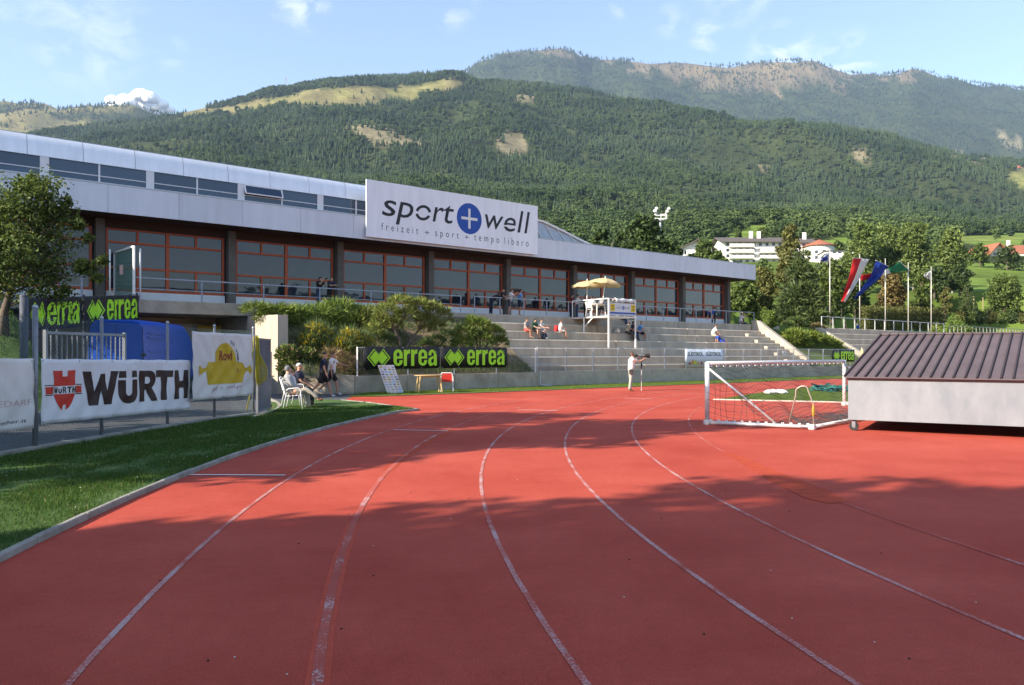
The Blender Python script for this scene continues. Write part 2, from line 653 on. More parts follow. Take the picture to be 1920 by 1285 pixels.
concrete = M("concrete", (0.33, 0.285, 0.225), 0.85, 0.30, 1.6, bump=0.25, bscale=30, col2=(0.47, 0.42, 0.335))
concrete_old = M("concrete_old", (0.26, 0.225, 0.17), 0.9, 0.35, 1.3, bump=0.4, bscale=22, col2=(0.50, 0.44, 0.34), detail=8)
concrete_step = M("concrete_step", (0.33, 0.28, 0.215), 0.85, 0.3, 0.9, bump=0.2, bscale=20, col2=(0.50, 0.435, 0.34), streak=(1.6, 1.6, 0.35))
kerb_mat = M("kerb_concrete", (0.17, 0.155, 0.13), 0.9, 0.3, 2.2, bump=0.5, bscale=40, col2=(0.36, 0.335, 0.29))
galv = M("galvanised", (0.42, 0.44, 0.46), 0.45, 0.2, 12, metal=0.7)
steel_grey = M("post_grey", (0.23, 0.24, 0.26), 0.5, 0.2, 12, metal=0.4)
white_paint = M("white_paint", (0.78, 0.77, 0.74), 0.45, 0.06, 8)
black_rubber = M("black_rubber", (0.02, 0.02, 0.02), 0.7, 0.2, 12)

# ------------------------------------------------------------------ noise
def vnoise(x, y, seed=0):
    xi, yi = np.floor(x).astype(np.int64), np.floor(y).astype(np.int64)
    fx, fy = x - xi, y - yi
    fx, fy = fx * fx * (3 - 2 * fx), fy * fy * (3 - 2 * fy)
    def h(a, b):
        n = (a * 374761393 + b * 668265263 + seed * 974711) & 0x7FFFFFFF
        n = ((n ^ (n >> 13)) * 1274126177) & 0x7FFFFFFF
        return ((n ^ (n >> 16)) & 0xFFFF) / 65535.0
    return (h(xi, yi) * (1 - fx) + h(xi + 1, yi) * fx) * (1 - fy) + (h(xi, yi + 1) * (1 - fx) + h(xi + 1, yi + 1) * fx) * fy

def fbm(x, y, seed=0, o=4):
    s, a = 0, 1.0
    for k in range(o):
        s = s + a * (vnoise(x, y, seed + k) - 0.5)
        x, y, a = x * 2.03, y * 2.03, a * 0.5
    return s

# ------------------------------------------------------------------ valley side and mountains
RIDGE1 = np.array([(-900, 330, 1700), (-300, 305, 1800), (0, 268, 1900), (60, 254, 1950), (100, 246, 2000), (200, 232, 2100), (330, 214, 2200), (430, 195, 2300), (500, 180, 2350), (620, 157, 2400),
                   (700, 148, 2450), (760, 146, 2450), (800, 140, 2450), (866, 142, 2400), (900, 157, 2300), (1000, 162, 2200), (1100, 172, 2150), (1200, 196, 2100), (1300, 218, 2050),
                   (1500, 244, 2000), (1700, 270, 1950), (1920, 306, 1850), (2200, 360, 1800), (2900, 420, 1800)], float)
RIDGE2 = np.array([(-900, 200, 3300), (-200, 196, 3300), (0, 192, 3300), (50, 190, 3300), (80, 196, 3300), (115, 203, 3300), (160, 200, 3300), (200, 196, 3300), (240, 198, 3300), (290, 209, 3300), (340, 224, 3400), (500, 215, 3700), (760, 200, 4300),
                   (830, 165, 4600), (868, 133, 4700), (905, 109, 4800), (950, 97, 4900), (990, 95, 4900), (1020, 91, 4900), (1050, 88, 4900), (1080, 95, 4900), (1110, 110, 5000), (1160, 111, 5000), (1200, 112, 5000), (1240, 116, 5000),
                   (1300, 119, 5000), (1360, 120, 5000), (1420, 117, 5000), (1470, 112, 5000), (1500, 111, 5000), (1530, 116, 5000), (1570, 129, 5000), (1610, 138, 5000), (1650, 140, 5000), (1690, 132, 5000), (1712, 129, 5000), (1750, 136, 5000),
                   (1800, 149, 5000), (1860, 158, 5000), (1920, 165, 5000), (2300, 200, 5000), (2900, 240, 5000)], float)
KPX = np.array([-900, 0, 400, 700, 1000, 1250, 1450, 1600, 1750, 1920, 2300, 2900], float)
KD = np.array([110, 150, 250, 400, 700, 1100, 1600], float)
KY = np.array([[592, 580, 520, 470, 420, 380, 345], [592, 575, 510, 455, 392, 335, 292], [592, 575, 505, 445, 378, 308, 248], [592, 575, 502, 447, 385, 310, 228],
               [590, 570, 500, 448, 392, 320, 240], [588, 568, 498, 446, 394, 325, 250], [588, 565, 490, 430, 386, 330, 268], [590, 572, 492, 436, 392, 340, 285],
               [590, 560, 496, 448, 406, 356, 304], [590, 560, 500, 454, 416, 378, 338], [600, 580, 530, 490, 460, 440, 420], [600, 590, 560, 520, 490, 465, 445]], float)

def terrain_z(px, d):
    """height of the land at depth d in the direction px (numpy arrays)"""
    px = np.asarray(px, float); d = np.asarray(d, float)
    r1y, r1d = np.interp(px, RIDGE1[:, 0], RIDGE1[:, 1]), np.interp(px, RIDGE1[:, 0], RIDGE1[:, 2])
    r2y, r2d = np.interp(px, RIDGE2[:, 0], RIDGE2[:, 1]), np.interp(px, RIDGE2[:, 0], RIDGE2[:, 2])
    z1 = CAM_H + (HZ - r1y) / F * r1d
    z2 = CAM_H + (HZ - r2y) / F * r2d
    cols = [np.full_like(px, 4.0)] + [CAM_H + (HZ - np.interp(px, KPX, KY[:, k])) / F * KD[k] for k in range(len(KD))]
    ds = [np.full_like(px, 70.0)] + [np.full_like(px, k) for k in KD]
    zm = np.minimum(z1 * 0.93, z1 - 40) * 0.5 + np.minimum(z2 * 0.62, z1) * 0.5
    seq_d = ds + [r1d, r1d + 0.32 * (r2d - r1d), r1d + 0.68 * (r2d - r1d), r2d, r2d * 1.35]
    zq = zm + (z2 - zm) * 0.52
    seq_z = cols + [z1, zm, zq, z2, z2 * 0.7]
    z = np.where(d <= seq_d[0], seq_z[0], seq_z[-1])
    for i in range(len(seq_d) - 1):
        a, b = seq_d[i], seq_d[i + 1]
        t = np.clip((d - a) / np.maximum(b - a, 1e-6), 0, 1)
        z = np.where((d > a) & (d <= b), seq_z[i] + (seq_z[i + 1] - seq_z[i]) * t, z)
    # gullies and bumps
    X = (px - 960) / F * d
    amp = np.clip((d - 350) / 900, 0, 1)
    near_ridge = np.minimum(np.abs(d - r1d) / (0.12 * r1d), np.abs(d - r2d) / (0.10 * r2d))
    amp = amp * (0.12 + 0.88 * np.clip(near_ridge, 0, 1))
    z = z + amp * (fbm(X / 420 + 11.3, d / 600 + 3.1, 3) * 85 + fbm(X / 120 + 5.2, d / 160, 9, 3) * 22)
    return z

def in_poly(px, py, poly):
    inside = np.zeros(np.shape(px), bool)
    n = len(poly)
    for i in range(n):
        x1, y1 = poly[i]; x2, y2 = poly[(i + 1) % n]
        c = ((y1 > py) != (y2 > py)) & (px < (x2 - x1) * (py - y1) / (y2 - y1 + 1e-9) + x1)
        inside ^= c
    return inside

MEADOW_POLYS = [[(400, 206), (450, 196), (500, 184), (560, 170), (640, 165), (700, 162), (745, 160), (790, 153), (880, 151), (872, 168), (800, 178), (775, 194), (745, 184), (690, 192), (640, 196), (575, 196), (500, 202), (440, 218)],
                [(310, 212), (345, 204), (400, 200), (430, 205), (395, 216), (330, 217)],
                [(1770, 446), (1850, 441), (2100, 436), (2100, 462), (1850, 462), (1790, 456)],
                [(1350, 450), (1375, 426), (1400, 421), (1440, 424), (1455, 440), (1425, 456), (1370, 458)],
                [(1530, 446), (1600, 440), (1612, 452), (1560, 460)],
                [(1000, 405), (1030, 400), (1075, 418), (1060, 424), (1010, 412)],
                [(1885, 345), (1895, 318), (1990, 312), (1990, 350)],
                [(1770, 575), (1790, 498), (1830, 494), (2200, 500), (2200, 590)]]
ROCKS = [(678, 243, 60, 12), (960, 272, 34, 20), (995, 310, 34, 9), (800, 262, 46, 8), (735, 262, 40, 9), (985, 182, 34, 6), (1100, 292, 24, 5), (1615, 292, 14, 9), (1430, 315, 12, 6), (1800, 292, 30, 5), (1895, 268, 26, 12), (1840, 300, 22, 4)]

def land_masks(px, py, d):
    """meadow, rock and alpine masks"""
    X = (px - 960) / F * d
    w = fbm(X / 60, d / 90, 21, 3)
    jx, jy = px + w * 26, py + w * 9
    meadow = np.zeros(np.shape(px), bool)
    for p in MEADOW_POLYS:
        meadow |= in_poly(jx, jy, p)
    r1d = np.interp(px, RIDGE1[:, 0], RIDGE1[:, 2])
    farside = d > r1d * 1.08
    meadow |= farside & (px < 420) & (fbm(X / 240, d / 240, 5, 3) > -0.16)
    rock = np.zeros(np.shape(px), bool)
    for cx, cy, a, b in ROCKS:
        rock |= (((px - cx) / a) ** 2 + ((py - cy) / b) ** 2 + w * 2.2) < 1.0
    tl = np.interp(px, [850, 950, 1110, 1160, 1300, 1400, 1500, 1600, 1720, 1780, 1920], [90, 98, 104, 116, 160, 172, 170, 160, 148, 135, 120])
    alpine = farside & (px > 850) & (py < tl + w * 36)
    return meadow, rock, alpine, farside

def img_y(d, z):
    return HZ - (z - CAM_H) / d * F

# mesh: fine in front, coarse all around
phis = np.concatenate([np.arange(-180, -40, 4.0), np.arange(-40, 46, 0.25), np.arange(46, 180.1, 4.0)])
dist = 62 * 1.024 ** np.arange(0, 200)
dist = dist[dist < 7600]
PH, DI = np.meshgrid(np.radians(phis), dist, indexing="ij")
front = np.abs(PH) < R(58)
pxg = 960 + F * np.tan(np.clip(PH, -R(58), R(58)))
dg = DI * np.cos(np.clip(PH, -R(58), R(58)))
zf = terrain_z(pxg, dg)
zb = np.interp(DI, [0, 150, 500, 1000, 2200, 4000, 8000], [-0.2, -0.2, 6, 35, 130, 200, 200]) * (1 + 0.3 * np.sin(PH * 5.0 + 1.0) * np.sin(PH * 2.3))
bl = np.clip((np.abs(PH) - R(42)) / R(16), 0, 1)
Z = zf * (1 - bl) + zb * bl
# the land starts behind the stands and the building (v = 36.4)
XX, YY = DI * np.sin(PH), DI * np.cos(PH)
vv = -XX * UY + YY * UX
Z = np.where((vv < 37.5) & (DI < 400), -0.3, Z)
uu_ = XX * UX + YY * UY
Z = np.where((vv >= 37.5) & (vv < 64) & (uu_ > 50) & (uu_ < 178), np.minimum(Z, 3.4 + np.maximum(0, vv - 46) * 0.10), Z)
pyg = img_y(dg, zf)
meadow, rock, alpine, farside = land_masks(pxg, pyg, dg)
nzn = fbm(XX / 25, YY / 25, 40, 3)
c_floor = np.array([0.045, 0.058, 0.022]); c_green = np.array([0.140, 0.205, 0.040]); c_tan = np.array([0.175, 0.155, 0.070])
c_rock = np.array([0.20, 0.175, 0.105]); c_alp = np.array([0.155, 0.125, 0.075])
colr = np.broadcast_to(c_floor, XX.shape + (3,)).copy()
tanmix = np.clip((dg - 500) / 1300, 0, 1)[..., None]
colr = np.where(meadow[..., None], c_green * (1 - tanmix) + c_tan * tanmix, colr)
dryer = (fbm(XX / 70, YY / 70, 77, 3) > 0.12)[..., None] & meadow[..., None]
colr = np.where(dryer, colr * 0.6 + 0.4 * np.array([0.22, 0.22, 0.07]), colr)
colr = np.where(rock[..., None], c_rock, colr)
colr = np.where(alpine[..., None], c_alp + (fbm(XX / 300, YY / 300, 31, 3)[..., None]) * np.array([0.10, 0.06, 0.02]), colr)
near = (dg < 260) & ~meadow & (bl < 0.5)
colr = np.where(near[..., None], c_green * 0.75, colr)
colr = np.clip(colr * (1 + nzn[..., None] * 0.5), 0.005, 1)
na, nd = XX.shape
idx = np.arange(na * nd).reshape(na, nd)
Fq = np.stack([idx[:-1, :-1], idx[1:, :-1], idx[1:, 1:], idx[:-1, 1:]], -1).reshape(-1, 4)
Vt = np.stack([XX, YY, Z], -1).reshape(-1, 3)
dig = (Z.reshape(-1)[Fq] < -0.25).all(1) & (np.hypot(Vt[Fq][:, :, 0], Vt[Fq][:, :, 1]).max(1) < 420)
farback = (np.abs(Vt[Fq][:, :, 0]).max(1) > 5300) | (Vt[Fq][:, :, 1].min(1) < -3200)
Fq = Fq[~dig & ~farback]
me = np_mesh("valley_side", Vt, Fq[:, ::-1])
ca = me.color_attributes.new("land", "FLOAT_COLOR", "POINT")
ca.data.foreach_set("color", np.concatenate([colr.reshape(-1, 3), np.ones((na * nd, 1))], 1).astype(np.float32).ravel())
mt = bpy.data.materials.new("land")
mt.use_nodes = True
nt = mt.node_tree
bs = nt.nodes["Principled BSDF"]
bs.inputs["Roughness"].default_value = 0.95
bs.inputs["Specular IOR Level"].default_value = 0.05
an = nt.nodes.new("ShaderNodeAttribute"); an.attribute_name = "land"
gn = nt.nodes.new("ShaderNodeTexNoise"); gn.inputs["Scale"].default_value = 0.11; gn.inputs["Detail"].default_value = 8
tc = nt.nodes.new("ShaderNodeTexCoord")
mx = nt.nodes.new("ShaderNodeMixRGB"); mx.blend_type = "MULTIPLY"; mx.inputs["Fac"].default_value = 0.75
rp = nt.nodes.new("ShaderNodeValToRGB")
rp.color_ramp.elements[0].position = 0.30; rp.color_ramp.elements[0].color = (0.45, 0.45, 0.42, 1)
rp.color_ramp.elements[1].position = 0.70; rp.color_ramp.elements[1].color = (1.25, 1.22, 1.15, 1)
nt.links.new(tc.outputs["Object"], gn.inputs["Vector"])
nt.links.new(gn.outputs["Fac"], rp.inputs["Fac"])
nt.links.new(an.outputs["Color"], mx.inputs["Color1"])
nt.links.new(rp.outputs["Color"], mx.inputs["Color2"])
nt.links.new(mx.outputs["Color"], bs.inputs["Base Color"])
land = link_mesh("mountain_land", me, mt, smooth=True)
land["kind"] = "structure"
land["label"] = "forested valley side rising to a bare mountain ridge"

# ------------------------------------------------------------------ forest: one mass of trees
def conifer_proto(seed, tiers=7):
    g = random.Random(seed)
    m = MB()
    m.tube([(0, 0, -0.04), (0, 0, 0.9)], 0, 4, rr=[0.022, 0.004], cap=False)
    for t in range(tiers):
        z = 0.14 + 0.80 * t / tiers
        rad = 0.20 * (1 - (t / tiers) ** 1.25) * g.uniform(0.8, 1.15) + 0.012
        n = 9
        ph = g.uniform(0, 6)
        vs = [(0, 0, z + 0.19 * g.uniform(0.9, 1.1))]
        for k in range(n):
            rr_ = rad * g.uniform(0.55, 1.2)
            a = ph + 2 * math.pi * k / n
            vs.append((rr_ * math.cos(a), rr_ * math.sin(a), z - 0.05 * g.uniform(0, 1.6)))
        m.add(vs, [(0, 1 + k, 1 + (k + 1) % n) for k in range(n)], 1)
    return m.mesh("conifer")

def round_proto(seed):
    g = np.random.default_rng(seed)
    blobs = [(g.uniform(-.16, .16), g.uniform(-.16, .16), g.uniform(.3, .78), .24, .24, .2) for _ in range(6)]
    V, Fc = leaf_arrays(340, blobs, 0.115, 0.75, shell=0.6, outward=1.3, up=0.35, seed=seed)
    me = np_mesh("broadleaf", V, Fc)
    return me

def forest_mat(name, dark, light):
    m = bpy.data.materials.new(name)
    m.use_nodes = True
    nt = m.node_tree
    b = nt.nodes["Principled BSDF"]
    b.inputs["Roughness"].default_value = 0.9
    b.inputs["Specular IOR Level"].default_value = 0.1
    oi = nt.nodes.new("ShaderNodeObjectInfo")
    rp = nt.nodes.new("ShaderNodeValToRGB")
    rp.color_ramp.elements[0].color = (*dark, 1)
    rp.color_ramp.elements[1].color = (*light, 1)
    # stands of the same kind share a tone: noise over the place where the tree grows
    pn = nt.nodes.new("ShaderNodeTexNoise"); pn.inputs["Scale"].default_value = 0.0075; pn.inputs["Detail"].default_value = 4
    nt.links.new(oi.outputs["Location"], pn.inputs["Vector"])
    mm = nt.nodes.new("ShaderNodeMath"); mm.operation = "MULTIPLY_ADD"; mm.inputs[1].default_value = 2.6; mm.inputs[2].default_value = -1.05
    nt.links.new(pn.outputs["Fac"], mm.inputs[0])
    ma = nt.nodes.new("ShaderNodeMath"); ma.operation = "MULTIPLY_ADD"; ma.inputs[1].default_value = 0.45
    nt.links.new(oi.outputs["Random"], ma.inputs[0]); nt.links.new(mm.outputs[0], ma.inputs[2]); ma.use_clamp = True
    nt.links.new(ma.outputs[0], rp.inputs["Fac"])
    nt.links.new(rp.outputs["Color"], b.inputs["Base Color"])
    return m

fm_con = forest_mat("forest_conifer", (0.022, 0.040, 0.020), (0.060, 0.086, 0.036))
fm_leaf = forest_mat("forest_broadleaf", (0.036, 0.062, 0.021), (0.092, 0.130, 0.042))
protos = []
for k in range(4):
    pm = conifer_proto(10 + k, 6 + k % 3)
    pm.materials.append(MATS["bark"]); pm.materials.append(fm_con)
    pm.polygons.foreach_set("use_smooth", [True] * len(pm.polygons))
    protos.append(pm)
for k in range(3):
    pm = round_proto(20 + k)
    pm.materials.append(fm_leaf)
    protos.append(pm)

def forest_points(n, d0, d1, power, seed):
    g = np.random.default_rng(seed)
    px = g.uniform(-160, 2080, n)
    d = (d0 ** power + (d1 ** power - d0 ** power) * g.random(n)) ** (1 / power)
    return px, d

fp = []
for n, d0, d1, s in ((18000, 255, 700, 1), (42000, 700, 1300, 2), (66000, 1300, 2600, 3), (76000, 2300, 5100, 4)):
    fp.append(forest_points(n, d0, d1, 2.0, s))
fpx = np.concatenate([a for a, b in fp]); fd = np.concatenate([b for a, b in fp])
fz = terrain_z(fpx, fd)
fy = img_y(fd, fz)
mw, rk, al, fs = land_masks(fpx, fy, fd)
g = np.random.default_rng(99)
rnd = g.random(len(fpx))
X = (fpx - 960) / F * fd
dens = np.clip(0.90 + 1.5 * fbm(X / 110, fd / 150, 50, 4), 0.10, 1)
keep = rnd < dens
keep &= ~(mw & ~fs & (rnd > 0.012))
keep &= ~(mw & fs & (rnd > 0.13 + 0.5 * (fbm(X / 200, fd / 200, 61, 2) > 0.2)))
keep &= ~(rk & (rnd > 0.10 + 0.55 * (fbm(X / 35, fd / 35, 64, 2) > 0.02)))
keep &= ~(al & (rnd > 0.08 + 0.30 * (fbm(X / 260, fd / 260, 62, 2) > 0.1)))
keep &= ~((fpx > 1760) & (fd < 400))
keep &= ~((fpx > 1330) & (fpx < 1590) & (fd < 330))
keep &= ~((fd < 300) & (fpx > 1150) & (rnd > 0.45))
r2d = np.interp(fpx, RIDGE2[:, 0], RIDGE2[:, 2])
keep &= fd < r2d * 1.02
# the smooth grass shoulder below the wooded crest keeps its trees behind it
fpx, fd, fz, rnd, X, fy = fpx[keep], fd[keep], fz[keep], rnd[keep], X[keep], fy[keep]
g = np.random.default_rng(5)
sc = np.interp(fd, [250, 600, 1200, 2000, 3000, 5000], [7.2, 8.8, 10.6, 12.4, 15, 18.5]) * g.uniform(0.62, 1.3, len(fd))
leafy = g.random(len(fd)) < np.clip(0.9 - (fd - 350) / 700, 0.05, 0.85) + 0.35 * (fbm(X / 170, fd / 240, 70, 2) > 0.14)
leafy &= fd < 2300
kind = np.where(leafy, 4 + g.integers(0, 3, len(fd)), g.integers(0, 4, len(fd)))
wid = np.where(leafy, g.uniform(0.95, 1.35, len(fd)), g.uniform(0.85, 1.35, len(fd)))

def scatter(name, pts, protos, kind, rot, scale, gkind="stuff"):
    """one object: points that carry instances of small meshes (geometry nodes)"""
    me = bpy.data.meshes.new(name)
    me.vertices.add(len(pts))
    me.vertices.foreach_set("co", np.asarray(pts, np.float32).ravel())
    a = me.attributes.new("rot", "FLOAT_VECTOR", "POINT"); a.data.foreach_set("vector", np.asarray(rot, np.float32).ravel())
    a = me.attributes.new("scl", "FLOAT_VECTOR", "POINT"); a.data.foreach_set("vector", np.asarray(scale, np.float32).ravel())
    a = me.attributes.new("pick", "INT", "POINT"); a.data.foreach_set("value", np.asarray(kind, np.int32))
    ng = bpy.data.node_groups.new(name + "_scatter", "GeometryNodeTree")
    ng.interface.new_socket("Geometry", in_out="INPUT", socket_type="NodeSocketGeometry")
    ng.interface.new_socket("Geometry", in_out="OUTPUT", socket_type="NodeSocketGeometry")
    N, Lk = ng.nodes, ng.links
    gi, go = N.new("NodeGroupInput"), N.new("NodeGroupOutput")
    iop = N.new("GeometryNodeInstanceOnPoints")
    g2i = N.new("GeometryNodeGeometryToInstance")
    objs = []
    for k, pm in enumerate(protos):
        ob = bpy.data.objects.new(name + "_kind", pm)
        objs.append(ob)
        oi = N.new("GeometryNodeObjectInfo")
        oi.inputs["Object"].default_value = ob
        oi.inputs["As Instance"].default_value = True
        objs[-1] = oi
    for oi in reversed(objs):
        Lk.new(oi.outputs["Geometry"], g2i.inputs[0])
    def attr(nm, typ):
        n = N.new("GeometryNodeInputNamedAttribute"); n.data_type = typ; n.inputs["Name"].default_value = nm
        return n
    ar, as_, ak = attr("rot", "FLOAT_VECTOR"), attr("scl", "FLOAT_VECTOR"), attr("pick", "INT")
    e2r = N.new("FunctionNodeEulerToRotation")
    Lk.new(ar.outputs["Attribute"], e2r.inputs[0])
    # join the picked kinds as a list of instances
    jn = N.new("GeometryNodeJoinGeometry")
    for oi in reversed(objs):
        Lk.new(oi.outputs["Geometry"], jn.inputs[0])
    Lk.new(gi.outputs[0], iop.inputs["Points"])
    Lk.new(jn.outputs[0], iop.inputs["Instance"])
    iop.inputs["Pick Instance"].default_value = True
    Lk.new(ak.outputs["Attribute"], iop.inputs["Instance Index"])
    Lk.new(e2r.outputs[0], iop.inputs["Rotation"])
    Lk.new(as_.outputs["Attribute"], iop.inputs["Scale"])
    Lk.new(iop.outputs[0], go.inputs[0])
    N.remove(g2i)
    o = bpy.data.objects.new(name, me)
    COL.objects.link(o)
    md = o.modifiers.new("scatter", "NODES")
    md.node_group = ng
    o["kind"] = gkind
    return o

FOREST = len(fd)
tilt = g.normal(0, 0.05, (FOREST, 2))
forest = scatter("forest", np.stack([X, fd, fz - 0.3], 1), protos, kind, np.stack([tilt[:, 0], tilt[:, 1], g.uniform(0, 6.28, FOREST)], 1), np.stack([sc * wid, sc * wid, sc], 1))
forest["label"] = "dense pine and broadleaf forest covering the mountainside"
print("forest trees", FOREST)

# ------------------------------------------------------------------ haze of the valley air
hz = MB()
hz.box((0, 2250, 998), (11000, 11200, 2004))
hm = bpy.data.materials.new("valley_haze")
hm.use_nodes = True
hm.node_tree.nodes.clear()
ho = hm.node_tree.nodes.new("ShaderNodeOutputMaterial")
hv = hm.node_tree.nodes.new("ShaderNodeVolumePrincipled")
hv.inputs["Color"].default_value = (0.50, 0.68, 0.98, 1)
hv.inputs["Density"].default_value = 0.000062
hv.inputs["Anisotropy"].default_value = 0.1
hm.node_tree.links.new(hv.outputs["Volume"], ho.inputs["Volume"])
try:
    hm.cycles.homogeneous_volume = True
except Exception:
    pass
haze = hz.build("haze", hm)
haze["kind"] = "stuff"
haze["label"] = "thin bluish valley haze in front of the mountains"

# ------------------------------------------------------------------ ground and track
gm = MB()
nseg = 48
gm.add([(0, 0, -0.06)] + [(900 * math.cos(2 * math.pi * k / nseg), 900 * math.sin(2 * math.pi * k / nseg), -0.06) for k in range(nseg)], [(0, 1 + k, 1 + (k + 1) % nseg) for k in range(nseg)])
ground = gm.build("ground", M("ground_grass", (0.07, 0.11, 0.025), 0.95, 0.3, 0.6, col2=(0.13, 0.17, 0.045)))
ground["kind"] = "structure"

# track surface: red rubber granulate
def track_material():
    m = bpy.data.materials.new("track_rubber")
    m.use_nodes = True
    nt = m.node_tree
    n, l = nt.nodes, nt.links
    b = n["Principled BSDF"]
    b.inputs["Roughness"].default_value = 0.82
    b.inputs["Specular IOR Level"].default_value = 0.10
    tc = n.new("ShaderNodeTexCoord")
    big = n.new("ShaderNodeTexNoise"); big.inputs["Scale"].default_value = 0.55; big.inputs["Detail"].default_value = 6; big.inputs["Roughness"].default_value = 0.6
    med = n.new("ShaderNodeTexNoise"); med.inputs["Scale"].default_value = 9.0; med.inputs["Detail"].default_value = 4
    fine = n.new("ShaderNodeTexVoronoi"); fine.inputs["Scale"].default_value = 170.0
    for t in (big, med, fine): l.new(tc.outputs["Object"], t.inputs["Vector"])
    r1 = n.new("ShaderNodeValToRGB")
    r1.color_ramp.elements[0].position = 0.33; r1.color_ramp.elements[0].color = (0.47, 0.072, 0.045, 1)
    r1.color_ramp.elements[1].position = 0.68; r1.color_ramp.elements[1].color = (0.57, 0.108, 0.070, 1)
    l.new(big.outputs["Fac"], r1.inputs["Fac"])
    r2 = n.new("ShaderNodeValToRGB")
    r2.color_ramp.elements[0].position = 0.30; r2.color_ramp.elements[0].color = (0.93, 0.93, 0.93, 1)
    r2.color_ramp.elements[1].position = 0.72; r2.color_ramp.elements[1].color = (1.04, 1.03, 1.03, 1)
    l.new(med.outputs["Fac"], r2.inputs["Fac"])
    r3 = n.new("ShaderNodeValToRGB")
    r3.color_ramp.elements[0].position = 0.0; r3.color_ramp.elements[0].color = (1.12, 1.10, 1.10, 1)
    r3.color_ramp.elements[1].position = 0.75; r3.color_ramp.elements[1].color = (0.72, 0.70, 0.70, 1)
    l.new(fine.outputs["Distance"], r3.inputs["Fac"])
    a = n.new("ShaderNodeMixRGB"); a.blend_type = "MULTIPLY"; a.inputs["Fac"].default_value = 1.0
    c = n.new("ShaderNodeMixRGB"); c.blend_type = "MULTIPLY"; c.inputs["Fac"].default_value = 1.0
    l.new(r1.outputs["Color"], a.inputs["Color1"]); l.new(r2.outputs["Color"], a.inputs["Color2"])
    l.new(a.outputs["Color"], c.inputs["Color1"]); l.new(r3.outputs["Color"], c.inputs["Color2"])
    # specks of worn granules, light and dark
    sp = n.new("ShaderNodeTexNoise"); sp.inputs["Scale"].default_value = 75.0; sp.inputs["Detail"].default_value = 2
    l.new(tc.outputs["Object"], sp.inputs["Vector"])
    r4 = n.new("ShaderNodeValToRGB")
    r4.color_ramp.elements[0].position = 0.26; r4.color_ramp.elements[0].color = (0.66, 0.66, 0.66, 1)
    r4.color_ramp.elements[1].position = 0.40; r4.color_ramp.elements[1].color = (1, 1, 1, 1)
    l.new(sp.outputs["Fac"], r4.inputs["Fac"])
    d = n.new("ShaderNodeMixRGB"); d.blend_type = "MULTIPLY"; d.inputs["Fac"].default_value = 1.0
    # broad wear: bleached and darker stretches, and drying stains
    wr = n.new("ShaderNodeTexNoise"); wr.inputs["Scale"].default_value = 0.16; wr.inputs["Detail"].default_value = 9; wr.inputs["Roughness"].default_value = 0.72; wr.inputs["Distortion"].default_value = 0.6
    l.new(tc.outputs["Object"], wr.inputs["Vector"])
    r5 = n.new("ShaderNodeValToRGB")
    r5.color_ramp.elements[0].position = 0.34; r5.color_ramp.elements[0].color = (0.84, 0.80, 0.80, 1)
    r5.color_ramp.elements[1].position = 0.66; r5.color_ramp.elements[1].color = (1.06, 1.14, 1.16, 1)
    l.new(wr.outputs["Fac"], r5.inputs["Fac"])
    d2 = n.new("ShaderNodeMixRGB"); d2.blend_type = "MULTIPLY"; d2.inputs["Fac"].default_value = 1.0
    l.new(c.outputs["Color"], d2.inputs["Color1"]); l.new(r5.outputs["Color"], d2.inputs["Color2"])
    l.new(d2.outputs["Color"], d.inputs["Color1"]); l.new(r4.outputs["Color"], d.inputs["Color2"])
    l.new(d.outputs["Color"], b.inputs["Base Color"])
    bp = n.new("ShaderNodeBump"); bp.inputs["Strength"].default_value = 0.35; bp.inputs["Distance"].default_value = 0.004
    l.new(fine.outputs["Distance"], bp.inputs["Height"])
    l.new(bp.outputs["Normal"], b.inputs["Normal"])
    return m
track_mat = track_material()

CX, CY = 38.0, 11.75          # centre of the bend
def ring(r, phi):
    """point of the bend: phi measured from the -X direction, clockwise seen from above (towards the stands)"""
    return (CX - r * math.cos(phi), CY + r * math.sin(phi))
PHI_TOP = math.acos(UY)        # where the bend runs into the straight
KERB_R = 42.45
U_C = CX * UX + CY * UY
V_C = -CX * UY + CY * UX

outer = [ring(KERB_R, R(a)) for a in range(-75, 15, 2)]          # along the lawn up to its tip
tip = at(785, 770)
back_kerb = [at(785, 770), at(740, 764), at(690, 757), at(640, 752.5)]
straight0 = W(u_at(690, 26.9), 26.9)
tr_pts = [p for p in outer if p[1] < tip.y - 0.2] + [(tip.x, tip.y)] + [(p.x, p.y) for p in back_kerb[1:]] + [tuple(W(u_at(660, 27.05), 27.05))[:2], tuple(W(u_at(700, 26.75), 26.75))[:2], tuple(W(u_at(900, 26.35), 26.35))[:2],
          tuple(W(150, 26.35))[:2], tuple(W(150, -60))[:2], (60, -40)]
track = flat_poly("running_track", tr_pts, 0.0, track_mat)

def ribbon(name, pts, width, z, mat, label=None):
    m = MB()
    P = [Vector((p[0], p[1], 0)) for p in pts]
    vs, fs = [], []
    for i, p in enumerate(P):
        d = (P[min(i + 1, len(P) - 1)] - P[max(i - 1, 0)]).normalized()
        s = Vector((-d.y, d.x, 0)) * width / 2
        vs += [(p.x - s.x, p.y - s.y, z), (p.x + s.x, p.y + s.y, z)]
    for i in range(len(P) - 1):
        fs.append((2 * i, 2 * i + 1, 2 * i + 3, 2 * i + 2))
    m.add(vs, fs)
    o = m.build(name, mat)
    bm = bmesh.new(); bm.from_mesh(o.data)
    for f in bm.faces:
        if f.normal.z < 0: f.normal_flip()
    bm.to_mesh(o.data); bm.free()
    o["kind"] = "structure"
    if label: o["label"] = label
    return o

